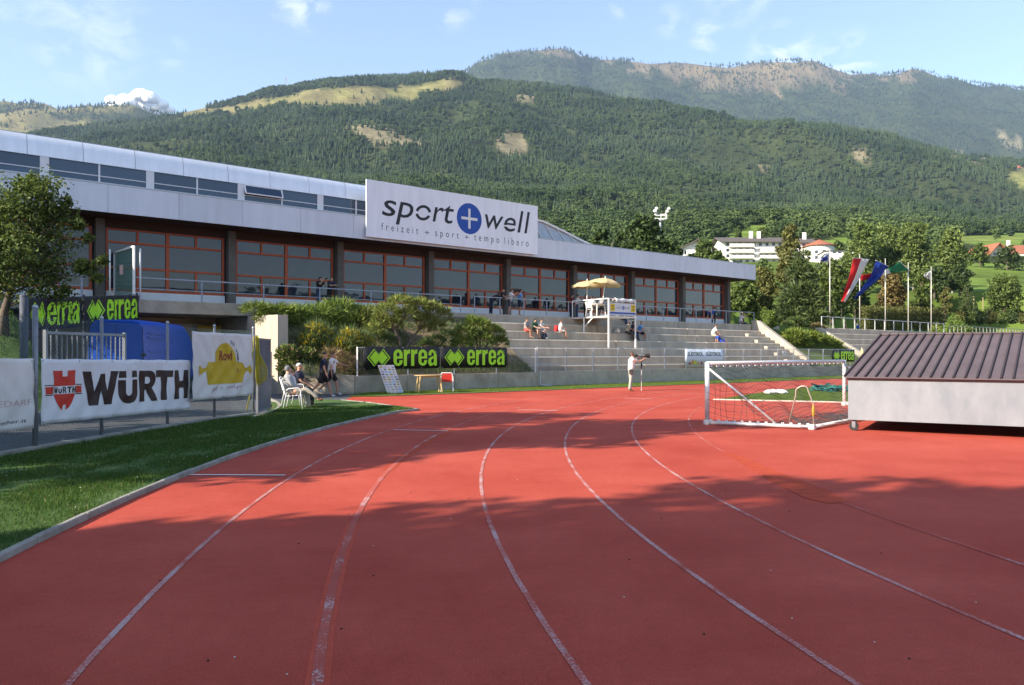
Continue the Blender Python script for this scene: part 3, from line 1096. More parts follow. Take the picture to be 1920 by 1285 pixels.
def line_paint(name, wear, col=(0.50, 0.36, 0.35)):
    """worn white paint on the red rubber: where the paint has gone the rubber shows"""
    m = track_mat.copy(); m.name = name
    nt = m.node_tree
    n, l = nt.nodes, nt.links
    b = n["Principled BSDF"]
    src = b.inputs["Base Color"].links[0].from_socket
    tc = n.new("ShaderNodeTexCoord")
    ns = n.new("ShaderNodeTexNoise"); ns.inputs["Scale"].default_value = 55; ns.inputs["Detail"].default_value = 5; ns.inputs["Roughness"].default_value = 0.7
    n2 = n.new("ShaderNodeTexNoise"); n2.inputs["Scale"].default_value = 2.2; n2.inputs["Detail"].default_value = 3
    l.new(tc.outputs["Object"], ns.inputs["Vector"]); l.new(tc.outputs["Object"], n2.inputs["Vector"])
    ad = n.new("ShaderNodeMath"); ad.operation = "ADD"
    mu = n.new("ShaderNodeMath"); mu.operation = "MULTIPLY"; mu.inputs[1].default_value = 0.75
    l.new(n2.outputs["Fac"], mu.inputs[0]); l.new(ns.outputs["Fac"], ad.inputs[0]); l.new(mu.outputs[0], ad.inputs[1])
    rp = n.new("ShaderNodeValToRGB")
    rp.color_ramp.elements[0].position = wear - 0.14; rp.color_ramp.elements[0].color = (0.08, 0.08, 0.08, 1)
    rp.color_ramp.elements[1].position = wear + 0.16; rp.color_ramp.elements[1].color = (0.88, 0.88, 0.88, 1)
    l.new(ad.outputs[0], rp.inputs["Fac"])
    mx = n.new("ShaderNodeMixRGB"); mx.inputs["Color2"].default_value = (*col, 1)
    l.new(rp.outputs["Color"], mx.inputs["Fac"]); l.new(src, mx.inputs["Color1"])
    l.new(mx.outputs["Color"], b.inputs["Base Color"])
    return m
paint = line_paint("worn_line_paint", 0.93)
paint_faint = line_paint("faded_line_paint", 1.12)
paint_old = line_paint("nearly_gone_line_paint", 1.02)
paint_fresh = line_paint("fresh_line_paint", 0.55, (0.78, 0.76, 0.74))
patch_mat = M("track_patch", (0.41, 0.068, 0.036), 0.8, 0.15, 7, spec=0.05, bump=0.3, bscale=150)
LR = [40.98, 39.76, 38.44, 37.12, 35.78, 34.47]
for k, r_ in enumerate(LR):
    pts = [ring(r_, R(-60 + i * 1.5)) for i in range(int((60 + math.degrees(PHI_TOP)) / 1.5) + 1)]
    vtop = V_C + r_
    pts.append(tuple(W(U_C, vtop))[:2])
    near = [p for p in pts]
    ribbon("lane_line", near, 0.042 if k != 1 else 0.06, 0.004, [paint, paint_faint, paint, paint, paint, paint_faint][k])
    ribbon("lane_line", [tuple(W(U_C + i * 6.0, vtop))[:2] for i in range(20)], 0.05, 0.004, paint)
# repaired strip under the second lane line and the dark repair further along
ribbon("track_repair", [ring(39.76, R(-40 + i * 2)) for i in range(0, 18)], 0.125, 0.002, M("track_repair", (0.49, 0.084, 0.053), 0.85, 0.10, 9, spec=0.05, bump=0.3, bscale=150))
pr = [at(716, 882), at(742, 858), at(790, 832), at(850, 806), at(846, 812), at(795, 838), at(752, 868), at(738, 882)]
flat_poly("track_repair", [(p.x, p.y) for p in pr], 0.003, patch_mat)
# red repair on the right
pr = [at(1345, 845), at(1395, 857), at(1450, 882), at(1530, 912), at(1572, 930), at(1590, 942), at(1555, 945), at(1510, 935), at(1450, 905), at(1385, 866)]
flat_poly("track_repair", [(p.x, p.y) for p in pr], 0.005, patch_mat)
# staggered start marks
for a, b in (((350, 891), (535, 892)), ((738, 806.5), (840, 808.5)), ((970, 769), (1045, 770.5)), ((1172, 747.5), (1225, 748))):
    p, q = at(*a), at(*b)
    ribbon("start_line", [(p.x, p.y), (q.x, q.y)], 0.06, 0.008, paint_fresh)
# thin running seam on the right of the inner line
# ------------------------------------------------------------------ infield grass
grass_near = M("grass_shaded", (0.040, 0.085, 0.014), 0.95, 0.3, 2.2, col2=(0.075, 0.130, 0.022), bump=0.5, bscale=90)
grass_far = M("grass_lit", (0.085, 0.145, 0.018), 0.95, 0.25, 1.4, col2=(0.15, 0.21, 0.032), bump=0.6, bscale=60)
MATS["grass_lit_ground"] = grass_far
ia, ib = at(1340, 750), at(1590, 755.5)
dirn = (ib - ia).normalized()
ic = ia + dirn * 40
ig = [ia, ic, W(150, 19.0), W(U_C + 6, 19.0), W(U_C - 3.0, 18.85), W(U_C - 6.5, 18.3), at(1500, 728), at(1420, 738)]
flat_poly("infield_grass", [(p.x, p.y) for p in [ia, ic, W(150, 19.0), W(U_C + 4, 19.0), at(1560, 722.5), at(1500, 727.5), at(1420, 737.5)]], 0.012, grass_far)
km = MB(); km.beam(ia + Vector((0, 0, 0.015)) - dirn * 0.05, ib + dirn * 12 + Vector((0, 0, 0.015)), 0.08, 0.045)
o = km.build("infield_kerb", M("kerb_cream", (0.55, 0.47, 0.40), 0.8)); o["kind"] = "structure"

# ------------------------------------------------------------------ lawn on the left with its kerb
kerb_pts = [ring(KERB_R, R(a)) for a in range(-30, 16)]
kerb_pts = [p for p in kerb_pts if p[1] < tip.y - 0.15] + [(tip.x, tip.y)]
fence_px = [(66, 848.5), (204, 826.7), (314, 804.9), (402, 790.8), (475, 781.5)]
fence_base = [at(*p) for p in fence_px]
fence_base[1] = fence_base[0].lerp(fence_base[2], 0.435)
f0 = fence_base[0] + (fence_base[0] - fence_base[2]).normalized() * 16
lawn_poly = [(p[0] - 0.05, p[1]) for p in kerb_pts] + [(p.x, p.y + 0.06) for p in back_kerb[1:]] + [(at(590, 750).x, at(590, 750).y), (at(540, 752).x, at(540, 752).y), (at(505, 757).x, at(505, 757).y), (at(515, 768).x, at(515, 768).y), (at(490, 779).x, at(490, 779).y)] + [(p.x + 0.05, p.y) for p in reversed(fence_base)] + [(f0.x, f0.y)]
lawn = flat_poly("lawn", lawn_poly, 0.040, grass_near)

def kerb(name, pts, w, h, mat, z0=-0.02, gap=0.012, label=None, seg=1.0):
    """kerb stones laid along a line, each stone a piece of its own"""
    P = [Vector((p[0], p[1], 0)) for p in pts]
    L_ = [0.0]
    for a, b in zip(P, P[1:]): L_.append(L_[-1] + (b - a).length)
    def pt(s):
        s = max(0, min(s, L_[-1]))
        for i in range(len(P) - 1):
            if s <= L_[i + 1] + 1e-9:
                return P[i].lerp(P[i + 1], (s - L_[i]) / max(L_[i + 1] - L_[i], 1e-9))
        return P[-1]
    root = thing(name, P[0], label, None)
    root["kind"] = "structure"
    n = max(1, int(L_[-1] / seg))
    for i in range(n):
        a, b = pt(L_[-1] * i / n + gap / 2), pt(L_[-1] * (i + 1) / n - gap / 2)
        hh = h + random.uniform(-0.004, 0.004)
        MB().beam(a + Vector((0, 0, (z0 + hh) / 2)), b + Vector((0, 0, (z0 + hh) / 2)), w, hh - z0).build("kerb_stone", mat, root, bevel=0.012)
    return root
kerb("lawn_kerb", kerb_pts, 0.065, 0.062, kerb_mat, label="pale concrete kerb between lawn and red track")
kerb("lawn_kerb", [(p.x, p.y) for p in back_kerb], 0.08, 0.06, kerb_mat)
strip_a, strip_b = W(u_at(700, 26.45), 26.45), W(110, 26.38)
ribbon("track_kerb", [tuple(W(u_at(705, 26.6), 26.6))[:2], tuple(W(u_at(900, 26.42), 26.42))[:2], tuple(W(110, 26.42))[:2]], 0.10, 0.03, kerb_mat)
flat_poly("grass_strip", [tuple(W(u_at(650, 27.2), 27.2))[:2], tuple(W(u_at(705, 26.62), 26.62))[:2], tuple(W(u_at(900, 26.46), 26.46))[:2], tuple(W(110, 26.46))[:2], tuple(W(110, 29.9))[:2], tuple(W(u_at(690, 29.75), 29.75))[:2]], 0.02, grass_far)
# asphalt yard and path
asphalt = M("asphalt", (0.055, 0.058, 0.064), 0.9, 0.2, 3, bump=0.4, bscale=120, col2=(0.085, 0.088, 0.095))
yard = MB()
yp = [(f0.x - 14, f0.y), (f0.x - 0.02, f0.y)] + [(p.x - 0.02, p.y) for p in fence_base] + [(at(500, 775).x, at(500, 775).y), (at(505, 757).x, at(505, 757).y), (at(560, 751).x, at(560, 751).y), (at(640, 752).x, at(640, 752).y), (at(700, 744).x, at(700, 744).y), (at(690, 738).x, at(690, 738).y), (at(600, 738).x, at(600, 738).y)]
q1, q0 = W(13.0, 31.5), W(13.0, 43)
yp += [(q1.x, q1.y), (q0.x, q0.y), (W(2, 43).x, W(2, 43).y), (W(2, 33).x, W(2, 33).y), (-20, 24), (-24, 10)]
yard_o = flat_poly("asphalt_yard", yp, -0.012, asphalt)
# ------------------------------------------------------------------ the sports building
VW, VF, VU = 37.5, 35.8, 36.4      # window plane, fascia plane, clerestory plane
ZT = 3.92                          # terrace level
BAY = 5.66
U0 = 7.605

def object_tint(name, col, rough, metal=0.0, spread=0.10, spec=0.4, bump=0.0, bscale=2.0):
    """paint whose brightness differs a little from panel to panel"""
    m = M(name, col, rough, 0.07, 1.6, streak=(1.6, 1.6, 0.22), metal=metal, spec=spec, bump=bump, bscale=bscale)
    nt = m.node_tree
    b = nt.nodes["Principled BSDF"]
    src = b.inputs["Base Color"].links[0].from_socket
    oi = nt.nodes.new("ShaderNodeObjectInfo")
    mr = nt.nodes.new("ShaderNodeMapRange")
    mr.inputs["To Min"].default_value = 1 - spread
    mr.inputs["To Max"].default_value = 1 + spread
    vm = nt.nodes.new("ShaderNodeVectorMath"); vm.operation = "SCALE"
    nt.links.new(oi.outputs["Random"], mr.inputs["Value"])
    nt.links.new(src, vm.inputs[0]); nt.links.new(mr.outputs["Result"], vm.inputs["Scale"])
    nt.links.new(vm.outputs["Vector"], b.inputs["Base Color"])
    return m

fascia_mat = object_tint("fascia_panel", (0.61, 0.64, 0.69), 0.45, 0.10, 0.05)
alu_mat = object_tint("brushed_alu_panel", (0.84, 0.86, 0.89), 0.42, 0.35, 0.02, bump=0.05, bscale=0.9)
orange = M("orange_frame", (0.40, 0.075, 0.018), 0.5, 0.18, 7)
soffit_mat = M("soffit_wood", (0.040, 0.022, 0.014), 0.7, 0.3, 3, streak=(1, 1, 6))
plaster = M("white_plaster", (0.70, 0.70, 0.70), 0.85, 0.06, 2.5)
column_mat = M("column_concrete", (0.12, 0.11, 0.095), 0.85, 0.2, 3)
glass = bpy.data.materials.new("window_glass")
glass.use_nodes = True
gb = glass.node_tree.nodes["Principled BSDF"]
gb.inputs["Base Color"].default_value = (0.022, 0.027, 0.036, 1)
gb.inputs["Roughness"].default_value = 0.03
gb.inputs["Specular IOR Level"].default_value = 0.75
gb.inputs["IOR"].default_value = 1.45
gt = glass.node_tree.nodes.new("ShaderNodeTexCoord")
gno = glass.node_tree.nodes.new("ShaderNodeTexNoise"); gno.inputs["Scale"].default_value = 0.9; gno.inputs["Detail"].default_value = 2
gbm = glass.node_tree.nodes.new("ShaderNodeBump"); gbm.inputs["Strength"].default_value = 0.09; gbm.inputs["Distance"].default_value = 0.12
glass.node_tree.links.new(gt.outputs["Object"], gno.inputs["Vector"])
glass.node_tree.links.new(gno.outputs["Fac"], gbm.inputs["Height"])
glass.node_tree.links.new(gbm.outputs["Normal"], gb.inputs["Normal"])
goi = glass.node_tree.nodes.new("ShaderNodeObjectInfo")
grp = glass.node_tree.nodes.new("ShaderNodeValToRGB")
grp.color_ramp.elements[0].color = (0.012, 0.015, 0.020, 1); grp.color_ramp.elements[1].color = (0.040, 0.048, 0.062, 1)
glass.node_tree.links.new(goi.outputs["Random"], grp.inputs["Fac"])
glass.node_tree.links.new(grp.outputs["Color"], gb.inputs["Base Color"])
glass_blue = glass.copy(); glass_blue.name = "clerestory_glass"
for e_, c_ in zip([n for n in glass_blue.node_tree.nodes if n.type == "VALTORGB"][0].color_ramp.elements, ((0.022, 0.045, 0.085, 1), (0.040, 0.075, 0.125, 1))):
    e_.color = c_

bld = thing("sports_hall", W(20, VW, ZT), "long grey sports hall with orange framed windows and a metal clerestory roof", "building")
# dado, columns, windows
kmin, kmax = -3, 8
for k in range(kmin, kmax):
    ua, ub = U0 + BAY * k, U0 + BAY * (k + 1)
    MB().uvbox(ua + 0.24, ub - 0.24, VW - 0.03, VW + 0.15, ZT - 0.5, 4.41).build("dado", plaster, bld)
    a, b = ua + 0.27, ub - 0.27
    mid = (a + b) / 2
    z0, z1, z2, z3 = 4.43, 5.45, 6.56, 7.16
    w = MB()
    fr = 0.075
    d0, d1 = VW - 0.02, VW + 0.10
    w.uvbox(a, b, d0, d1, z0 - 0.02, z0 + 0.10)
    w.uvbox(a, b, d0, d1, z3 - 0.07, z3)
    w.uvbox(a, a + 0.10, d0, d1, z0 + 0.10, z3 - 0.07)
    w.uvbox(b - 0.10, b, d0, d1, z0 + 0.10, z3 - 0.07)
    w.uvbox(mid - 0.075, mid + 0.075, d0 - 0.01, d1, z0 + 0.10, z3 - 0.07)
    for zz in (z1, z2):
        w.uvbox(a + 0.10, mid - 0.075, d0, d1, zz - fr / 1.6, zz + fr / 1.6)
        w.uvbox(mid + 0.075, b - 0.10, d0, d1, zz - fr / 1.6, zz + fr / 1.6)
    qs = [(a + 0.10 + mid - 0.075) / 2, (mid + 0.075 + b - 0.10) / 2]
    for q in qs:
        w.uvbox(q - 0.05, q + 0.05, d0, d1, z0 + 0.10, z1 - fr / 1.6)
        w.uvbox(q - 0.05, q + 0.05, d0, d1, z2 + fr / 1.6, z3 - 0.07)
    win = w.build("window", orange, bld)
    g0, g1 = VW + 0.035, VW + 0.055
    cols4 = [(a + 0.10, qs[0] - 0.05), (qs[0] + 0.05, mid - 0.075), (mid + 0.075, qs[1] - 0.05), (qs[1] + 0.05, b - 0.10)]
    for (c0, c1) in cols4:
        MB().uvbox(c0, c1, g0, g1, z0 + 0.10, z1 - fr / 1.6).build("pane", glass, win)
        MB().uvbox(c0, c1, g0, g1, z2 + fr / 1.6, z3 - 0.07).build("pane", glass, win)
    for (c0, c1) in ((a + 0.10, mid - 0.075), (mid + 0.075, b - 0.10)):
        MB().uvbox(c0, c1, g0, g1, z1 + fr / 1.6, z2 - fr / 1.6).build("pane", glass, win)
for k in range(kmin, kmax + 1):
    uc = U0 + BAY * k
    MB().uvbox(uc - 0.17, uc + 0.17, VW - 0.34, VW + 0.2, ZT - 0.5, 7.50).build("column", column_mat, bld)
    MB().uvbox(uc - 0.30, uc + 0.30, VW + 0.105, VW + 0.22, ZT - 0.5, 7.50).build("jamb_infill", MATS["dark_pipe"] if "dark_pipe" in MATS else M("dark_pipe", (0.03, 0.03, 0.032), 0.5), bld)
    MB().uvbox(uc + 0.225, uc + 0.265, VW - 0.10, VW - 0.04, ZT - 0.3, 7.45).build("rain_pipe", M("dark_pipe", (0.03, 0.03, 0.032), 0.5), bld)
UL, UR = U0 + BAY * kmin, U0 + BAY * kmax
MB().uvbox(UL, UR + 0.1, VW + 0.02, VW + 0.25, 7.165, 7.56).build("lintel_board", soffit_mat, bld)
UE = 54.45
# soffit boards
nb = 40
for i in range(nb):
    a = UL + (UE - UL) * i / nb
    b = UL + (UE - UL) * (i + 1) / nb - 0.015
    MB().uvbox(a, b, VF + 0.03, VW + 0.3, 7.56, 7.60).build("soffit_board", soffit_mat, bld)
MB().uvbox(UR + 0.12, UE - 0.03, VW + 0.32, 60, 7.56, 7.60).build("soffit_board", soffit_mat, bld)
# fascia panels
u = UL
while u < UE - 0.1:
    v = min(u + BAY / 2, UE)
    MB().uvbox(u + 0.006, v - 0.006, VF - 0.02, VF + 0.025, 7.545, 8.70).build("fascia_panel", fascia_mat, bld)
    u = v
for i in range(8):
    a = VF + 0.03 + (60 - VF) * i / 8
    MB().uvbox(UE - 0.03, UE + 0.015, a, a + (60 - VF) / 8 - 0.012, 7.545, 8.70).build("fascia_panel", fascia_mat, bld)
MB().uvbox(UL, UE + 0.02, VF - 0.035, VF + 0.14, 8.703, 8.745).build("coping", M("coping_metal", (0.42, 0.43, 0.45), 0.4, 0.1, 3, metal=0.5), bld)
MB().uvbox(UL, UE - 0.04, VF + 0.15, 60, 8.55, 8.69).build("lower_roof", M("roof_gravel", (0.25, 0.24, 0.23), 0.9, 0.2, 4), bld)
# end wall
MB().uvbox(UR - 0.2, UR + 0.1, VW + 0.27, 58, ZT - 0.5, 7.55).build("end_wall", column_mat, bld)
# clerestory
UC0, UC1 = -9.6 + 0.0, 31.0
us = [5.4 + 4.0 * i for i in range(-4, 7)]
frame_white = M("frame_white", (0.70, 0.71, 0.73), 0.45, 0.05, 5)
MB().uvbox(us[0], UC1, VU - 0.10, VU + 0.1, 8.745, 8.87).build("clerestory_sill", frame_white, bld)
for i in range(len(us)):
    ua = us[i]
    ub = min(us[i] + 4.0, UC1)
    m = MB()
    m.uvbox(ua - 0.16, ua + 0.16, VU - 0.05, VU + 0.1, 8.872, 9.62)
    cw = m.build("clerestory_window", frame_white, bld)
    mid = min(ua + 2.0, UC1 - 0.1)
    MB().uvbox(mid - 0.035, mid + 0.035, VU - 0.03, VU + 0.1, 8.872, 9.62).build("mullion", frame_white, cw)
    opened = (i == 6)
    for (c0, c1) in ((ua + 0.162, mid - 0.037), (mid + 0.037, ub - 0.162)):
        if c1 - c0 < 0.2: continue
        MB().uvbox(c0, c1, VU - 0.02, VU + 0.04, 9.115, 9.15).build("glazing_bar", frame_white, cw)
        MB().uvbox(c0, c1, VU + 0.005, VU + 0.025, 8.874, 9.113).build("pane", glass_blue, cw)
        if opened and c0 < mid:
            MB().uvbox(c0, c1, VU + 0.5, VU + 0.52, 9.152, 9.61).build("pane", M("open_gap_shade", (0.012, 0.016, 0.03), 0.4), cw)  # not glazing: near-black sheet painted as the dark space behind the open sash
            s = MB()
            top0, top1 = W(c0, VU - 0.03, 9.60), W(c1, VU - 0.03, 9.60)
            lo0, lo1 = W(c0, VU - 0.22, 9.19), W(c1, VU - 0.22, 9.19)
            for p, q in ((top0, top1), (lo0, lo1), (top0, lo0), (top1, lo1)): s.beam(p, q, 0.06, 0.05)
            sash = s.build("open_sash", frame_white, cw)
            s2 = MB(); s2.add([top0, lo0, lo1, top1], [(0, 1, 2, 3)])
            gl2 = glass_blue
            s2.build("sash_glass", gl2, cw)
        else:
            MB().uvbox(c0, c1, VU + 0.005, VU + 0.025, 9.152, 9.62).build("pane", glass_blue, cw)
# metal panels above the clerestory, slightly curved back
prof = [(VU - 0.06, 9.625), (VU - 0.045, 9.85), (VU - 0.01, 10.10), (VU + 0.05, 10.32), (VU + 0.15, 10.47)]
uu = us[0] - 0.6
while uu < UC1 - 0.05:
    ue = min(uu + 2.0, UC1)
    m = MB()
    vs = [W(x, v, z) for (v, z) in prof for x in (uu + 0.008, ue - 0.008)]
    m.add(vs, [(2 * i, 2 * i + 1, 2 * i + 3, 2 * i + 2) for i in range(len(prof) - 1)])
    m.build("roof_edge_panel", alu_mat, bld, smooth=True)
    uu = ue
MB().uvbox(us[0] - 0.6, UC1, VU + 0.16, VU + 0.5, 10.44, 10.50).build("roof_trim", M("roof_trim", (0.35, 0.36, 0.38), 0.4, metal=0.6), bld)
MB().uvbox(us[0] - 0.6, UC1, VU + 0.51, 58, 8.75, 10.45).build("upper_roof", M("roof_sheet", (0.5, 0.5, 0.52), 0.5, metal=0.3), bld)
# sloping ribbed end of the upper roof
m = MB()
pf = [(UC1 + 0.02, 10.05), (32.6, 9.95), (34.4, 9.50), (36.0, 9.05), (37.2, 8.76)]
vs = [W(a, v, z) for (a, z) in pf for v in (VU + 0.35, 56)] + [W(UC1 + 0.02, VU + 0.35, 8.72), W(37.2, VU + 0.35, 8.72)]
m.add(vs, [(2 * i, 2 * i + 2, 2 * i + 3, 2 * i + 1) for i in range(len(pf) - 1)])
m.add([W(a, VU + 0.35, z) for (a, z) in pf] + [W(UC1 + 0.02, VU + 0.35, 8.72)], [(5, 4, 3, 2, 1, 0)])
m.build("hipped_roof_end", M("zinc_sheet", (0.40, 0.44, 0.50), 0.45, 0.1, 4, metal=0.35), bld)
m = MB()
for (a, z), (b, z2) in zip(pf[:-1], pf[1:]):
    m.beam(W(a, VU + 0.30, z + 0.03), W(b, VU + 0.30, z2 + 0.03), 0.14, 0.12)
m.build("verge_trim", white_paint, bld)
for i in range(5):
    uu = 31.6 + i * 1.05
    zt = np.interp(uu, [p[0] for p in pf], [p[1] for p in pf])
    MB().beam(W(uu, VU + 0.33, 8.74), W(uu - 0.9, VU + 0.33, max(8.8, min(zt + 0.2, 10.0))), 0.05, 0.05).build("seam", frame_white, bld)
ch = MB(); ch.uvbox(4.05, 4.25, 37.6, 37.8, 10.45, 10.75)
ch.build("flue", M("flue_dark", (0.05, 0.045, 0.04), 0.6), bld)

# the big white sign with blue circle
VS = VF - 0.22
SU0, SU1, SZ0, SZ1 = 19.55, 31.2, 7.66, 10.60
sign = thing("billboard", W(SU0, VS, SZ0), "large white sign with black lettering and blue plus disc on the roof edge", "sign")
nsp = 6
sign_mat = object_tint("sign_panel", (0.85, 0.87, 0.90), 0.5, 0.0, 0.015)
for i in range(nsp):
    a = SU0 + (SU1 - SU0) * i / nsp; b = SU0 + (SU1 - SU0) * (i + 1) / nsp
    MB().uvbox(a + 0.002, b - 0.002, VS, VS + 0.05, SZ0, SZ1).build("sign_panel", sign_mat, sign)
fr = MB()
for zz in (SZ0 + 0.4, SZ1 - 0.4):
    fr.beam(W(SU0, VS + 0.10, zz), W(SU1, VS + 0.10, zz), 0.08, 0.08)
fr.build("rear_frame", galv, sign)
def sign_fn(x, y, off):
    return W(SU0 + x, VS - off, SZ0 + y)
ink = M("sign_black", (0.018, 0.018, 0.02), 0.5, 0.05)
blue_ink = M("sign_blue", (0.012, 0.07, 0.36), 0.45, 0.05)
LW, LH = SU1 - SU0, SZ1 - SZ0
def sx(px):   # sign pixel columns to metres along the board
    return u_at(px, VS) - SU0
def szz(px, py):
    t = VS / (UX - UY * (px - 960) / F)
    return zy(py, t) - SZ0
# lettering (letters measured on the photograph)
def put(s, x0, x1, y0, y1, shear=0.2, weight=0.0, mat=ink, name="lettering"):
    print_on(name, fit(text_mesh(s, 1, shear, weight), sx(x0), sx(x1), y0, y1), sign_fn, mat, sign)
yb = 1.20    # base line
xh = 0.80    # height of the small letters
put("s", 716, 743, yb - 0.02, yb + xh + 0.02, 0.15, 0.003)
put("p", 742, 775, yb - 0.40, yb + xh + 0.02, 0.2, 0.003)
ox0, ox1 = sx(779), sx(808)
oc, ow, oh = (ox0 + ox1) / 2, (ox1 - ox0) / 2, xh / 2
def ring_arc(a0, a1, sl=0.16):
    o_ = arc(oc, yb + oh, ow, oh + 0.02, a0, a1, 14)
    i_ = arc(oc, yb + oh, ow - 0.17, oh - 0.13, a1, a0, 14)
    return [(x + sl * (y - yb - oh), y) for x, y in o_ + i_]
for a0, a1 in ((12, 172), (196, 340)):
    print_on("lettering", shape_mesh([ring_arc(a0, a1)]), sign_fn, ink, sign)
put("r", 811, 833, yb, yb + xh + 0.02, 0.2, 0.003)
put("t", 832, 851, yb - 0.01, yb + xh + 0.20, 0.2, 0.003)
bx, by, br = sx(880), yb + 0.42, 0.87
print_on("blue_disc", shape_mesh([arc(bx, by, br, br, 0, 360, 48)[:-1]]), sign_fn, blue_ink, sign)
plus = [(-.075, -.55), (.075, -.55), (.075, -.075), (.55, -.075), (.55, .075), (.075, .075), (.075, .55), (-.075, .55), (-.075, .075), (-.55, .075), (-.55, -.075), (-.075, -.075)]
print_on("plus_sign", shape_mesh([[(bx + p[0] * 1.02, by + p[1] * 1.02) for p in plus]]), sign_fn, white_paint, sign, off=0.010)
put("w", 909, 944, yb, yb + xh, 0.2, 0.002)
put("e", 945, 967, yb - 0.02, yb + xh + 0.02, 0.2, 0.003)
ex0, ex1 = sx(945), sx(968)
print_on("letter_gap", shape_mesh([[(ex0 - 0.02, yb + 0.25), (ex0 + 0.34, yb + 0.25), (ex0 + 0.36, yb + 0.335), (ex0, yb + 0.335)]]), sign_fn, sign_mat, sign, off=0.009)
for l0, l1, l2, l3 in ((970, 975, 981.5, 977), (983, 987.5, 993.5, 989)):
    print_on("lettering", shape_mesh([[(sx(l0), yb), (sx(l1), yb), (sx(l2), yb + 1.30), (sx(l3), yb + 1.30)]]), sign_fn, ink, sign)
# small line, widely spaced letters
small_ink = M("sign_grey_ink", (0.05, 0.05, 0.06), 0.5, 0.05)
for wd, x0, x1, hb, ht in (("freizeit", 715, 784, 0.42, 0.80), ("+", 796, 805, 0.46, 0.66), ("sport", 816, 860, 0.31, 0.72), ("+", 871, 879, 0.46, 0.66), ("tempo", 889, 936, 0.31, 0.74), ("libero", 946, 991, 0.42, 0.83)):
    print_letters("small_letter", fit(text_mesh(wd, 1, 0, -0.006, 1.75), sx(x0), sx(x1), hb, ht), sign_fn, small_ink, sign)

# ------------------------------------------------------------------ stands of concrete steps
STEPS = [(30.25, 1.05), (30.9, 1.52), (31.7, 1.99), (32.5, 2.46), (33.3, 2.94), (34.1, 3.42), (34.9, ZT)]
def stand(name, u0, u1, label, aisle=None, back=37.6, lower=0):
    st = thing(name, W(u0, 30.2, 0), label, "grandstand")
    nseg = max(1, int(round((u1 - u0) / 9.0)))
    for i in range(lower, len(STEPS)):
        v0, z = STEPS[i]
        v1 = STEPS[i + 1][0] + 0.3 if i + 1 < len(STEPS) else back
        zb_ = STEPS[i - 1][1] - 0.05 if i else 0
        for s in range(nseg):
            a, b = u0 + (u1 - u0) * s / nseg, u0 + (u1 - u0) * (s + 1) / nseg
            MB().uvbox(a + 0.006, b - 0.006, v0, v1, zb_, z).build("step", concrete_step, st, bevel=0.055)
    return st
UB0, UB1 = 25.9, 53.0
stand_main = stand("concrete_stand", UB0, UB1 - 0.42, "grey concrete terrace steps below the long sports hall")
# half steps of the aisle
for i in range(1, len(STEPS) - 1):
    v0, z = STEPS[i]
    zl = STEPS[i - 1][1]
    MB().uvbox(UB1 - 2.6, UB1 - 0.43, v0 - 0.36, v0 - 0.005, zl - 0.02, zl + 0.235).build("aisle_step", concrete, stand_main, bevel=0.02)
m = MB()
pc = [(34.95, ZT + 0.30), (34.4, ZT + 0.30), (30.3, 1.32), (30.3, 0.5), (34.95, 0.5)]
m.prism([W(UB1 - 0.40, v, z) for v, z in pc], W(0.40, 0, 0))
m.build("cheek_wall", concrete, stand_main)
stand2 = stand("concrete_stand", 63.0, 112.0, "second stretch of concrete steps below the flagpoles", back=36.2)
m = MB()
m.prism([W(62.6, v, z) for v, z in [(36.2, ZT - 0.02), (34.9, ZT - 0.02), (30.3, 1.2), (30.3, 0.3), (36.2, 0.3)]], W(0.38, 0, 0))
m.build("cheek_wall", concrete, stand2)
# slab of the terrace over the underpass and in front of the hall
terr = thing("terrace_slab", W(8, 34.9, 3.4), "weathered concrete terrace slab bridging the underpass", "terrace")
MB().uvbox(UL, 13.6, 34.9, VW - 0.05, 3.37, ZT - 0.005).build("slab_edge", concrete_old, terr, bevel=0.02)
MB().uvbox(13.61, UB0 - 0.01, 35.1, VW - 0.05, 3.2, ZT - 0.005).build("slab_edge", concrete_old, terr)
MB().uvbox(UB1 - 0.40, 56.5, 34.96, VW + 8, 2.2, ZT - 0.005).build("slab_edge", concrete, terr)
MB().uvbox(UL, 13.6, VW - 0.04, 44, 3.37, 3.60).build("ceiling_slab", concrete_old, terr)
# underpass
und = thing("underpass", W(9, 36, -0.3), "underpass opening below the terrace with pale inner walls", "underpass")
cream = M("cream_wall", (0.66, 0.56, 0.41), 0.85, 0.12, 2)
MB().uvbox(2.4, 13.2, 39.3, 39.6, -0.6, 3.365).build("back_wall", cream, und)
MB().uvbox(2.1, 2.4, 35.0, 42.8, -0.6, 3.365).build("side_wall", cream, und)
MB().uvbox(13.25, 13.7, 34.95, 42.8, -0.6, 3.365).build("side_wall", cream, und)
# right hand retaining wall with sunlit face
m = MB()
m.prism([W(13.15, v, z) for v, z in [(34.9, 3.36), (31.5, 3.30), (31.5, -0.4), (34.9, -0.4)]], W(0.45, 0, 0))
wing = m.build("wing_wall", M("concrete_cream", (0.42, 0.37, 0.29), 0.85, 0.14, 1.6, bump=0.2, bscale=12, streak=(1, 1, 0.3)), und)
m = MB(); m.uvbox(13.10, 13.146, 32.1, 33.0, -0.1, 1.75)
m.build("steel_hatch", M("hatch", (0.45, 0.38, 0.33), 0.6, 0.1, 3), und)
brd = thing("notice_board", W(8.2, 38.7, 1.6), "pale board with the hall's name hanging inside the underpass", "sign")
MB().uvbox(8.0, 12.4, 38.7, 38.74, 2.15, 3.1).build("board_panel", M("board_pale", (0.70, 0.66, 0.58), 0.7), brd)
def brd_fn(x, y, off): return W(8.0 + x, 38.7 - off, 2.15 + y)
print_on("lettering", fit(text_mesh("sport", 1, 0.2), 0.3, 1.45, 0.3, 0.75), brd_fn, ink, brd)
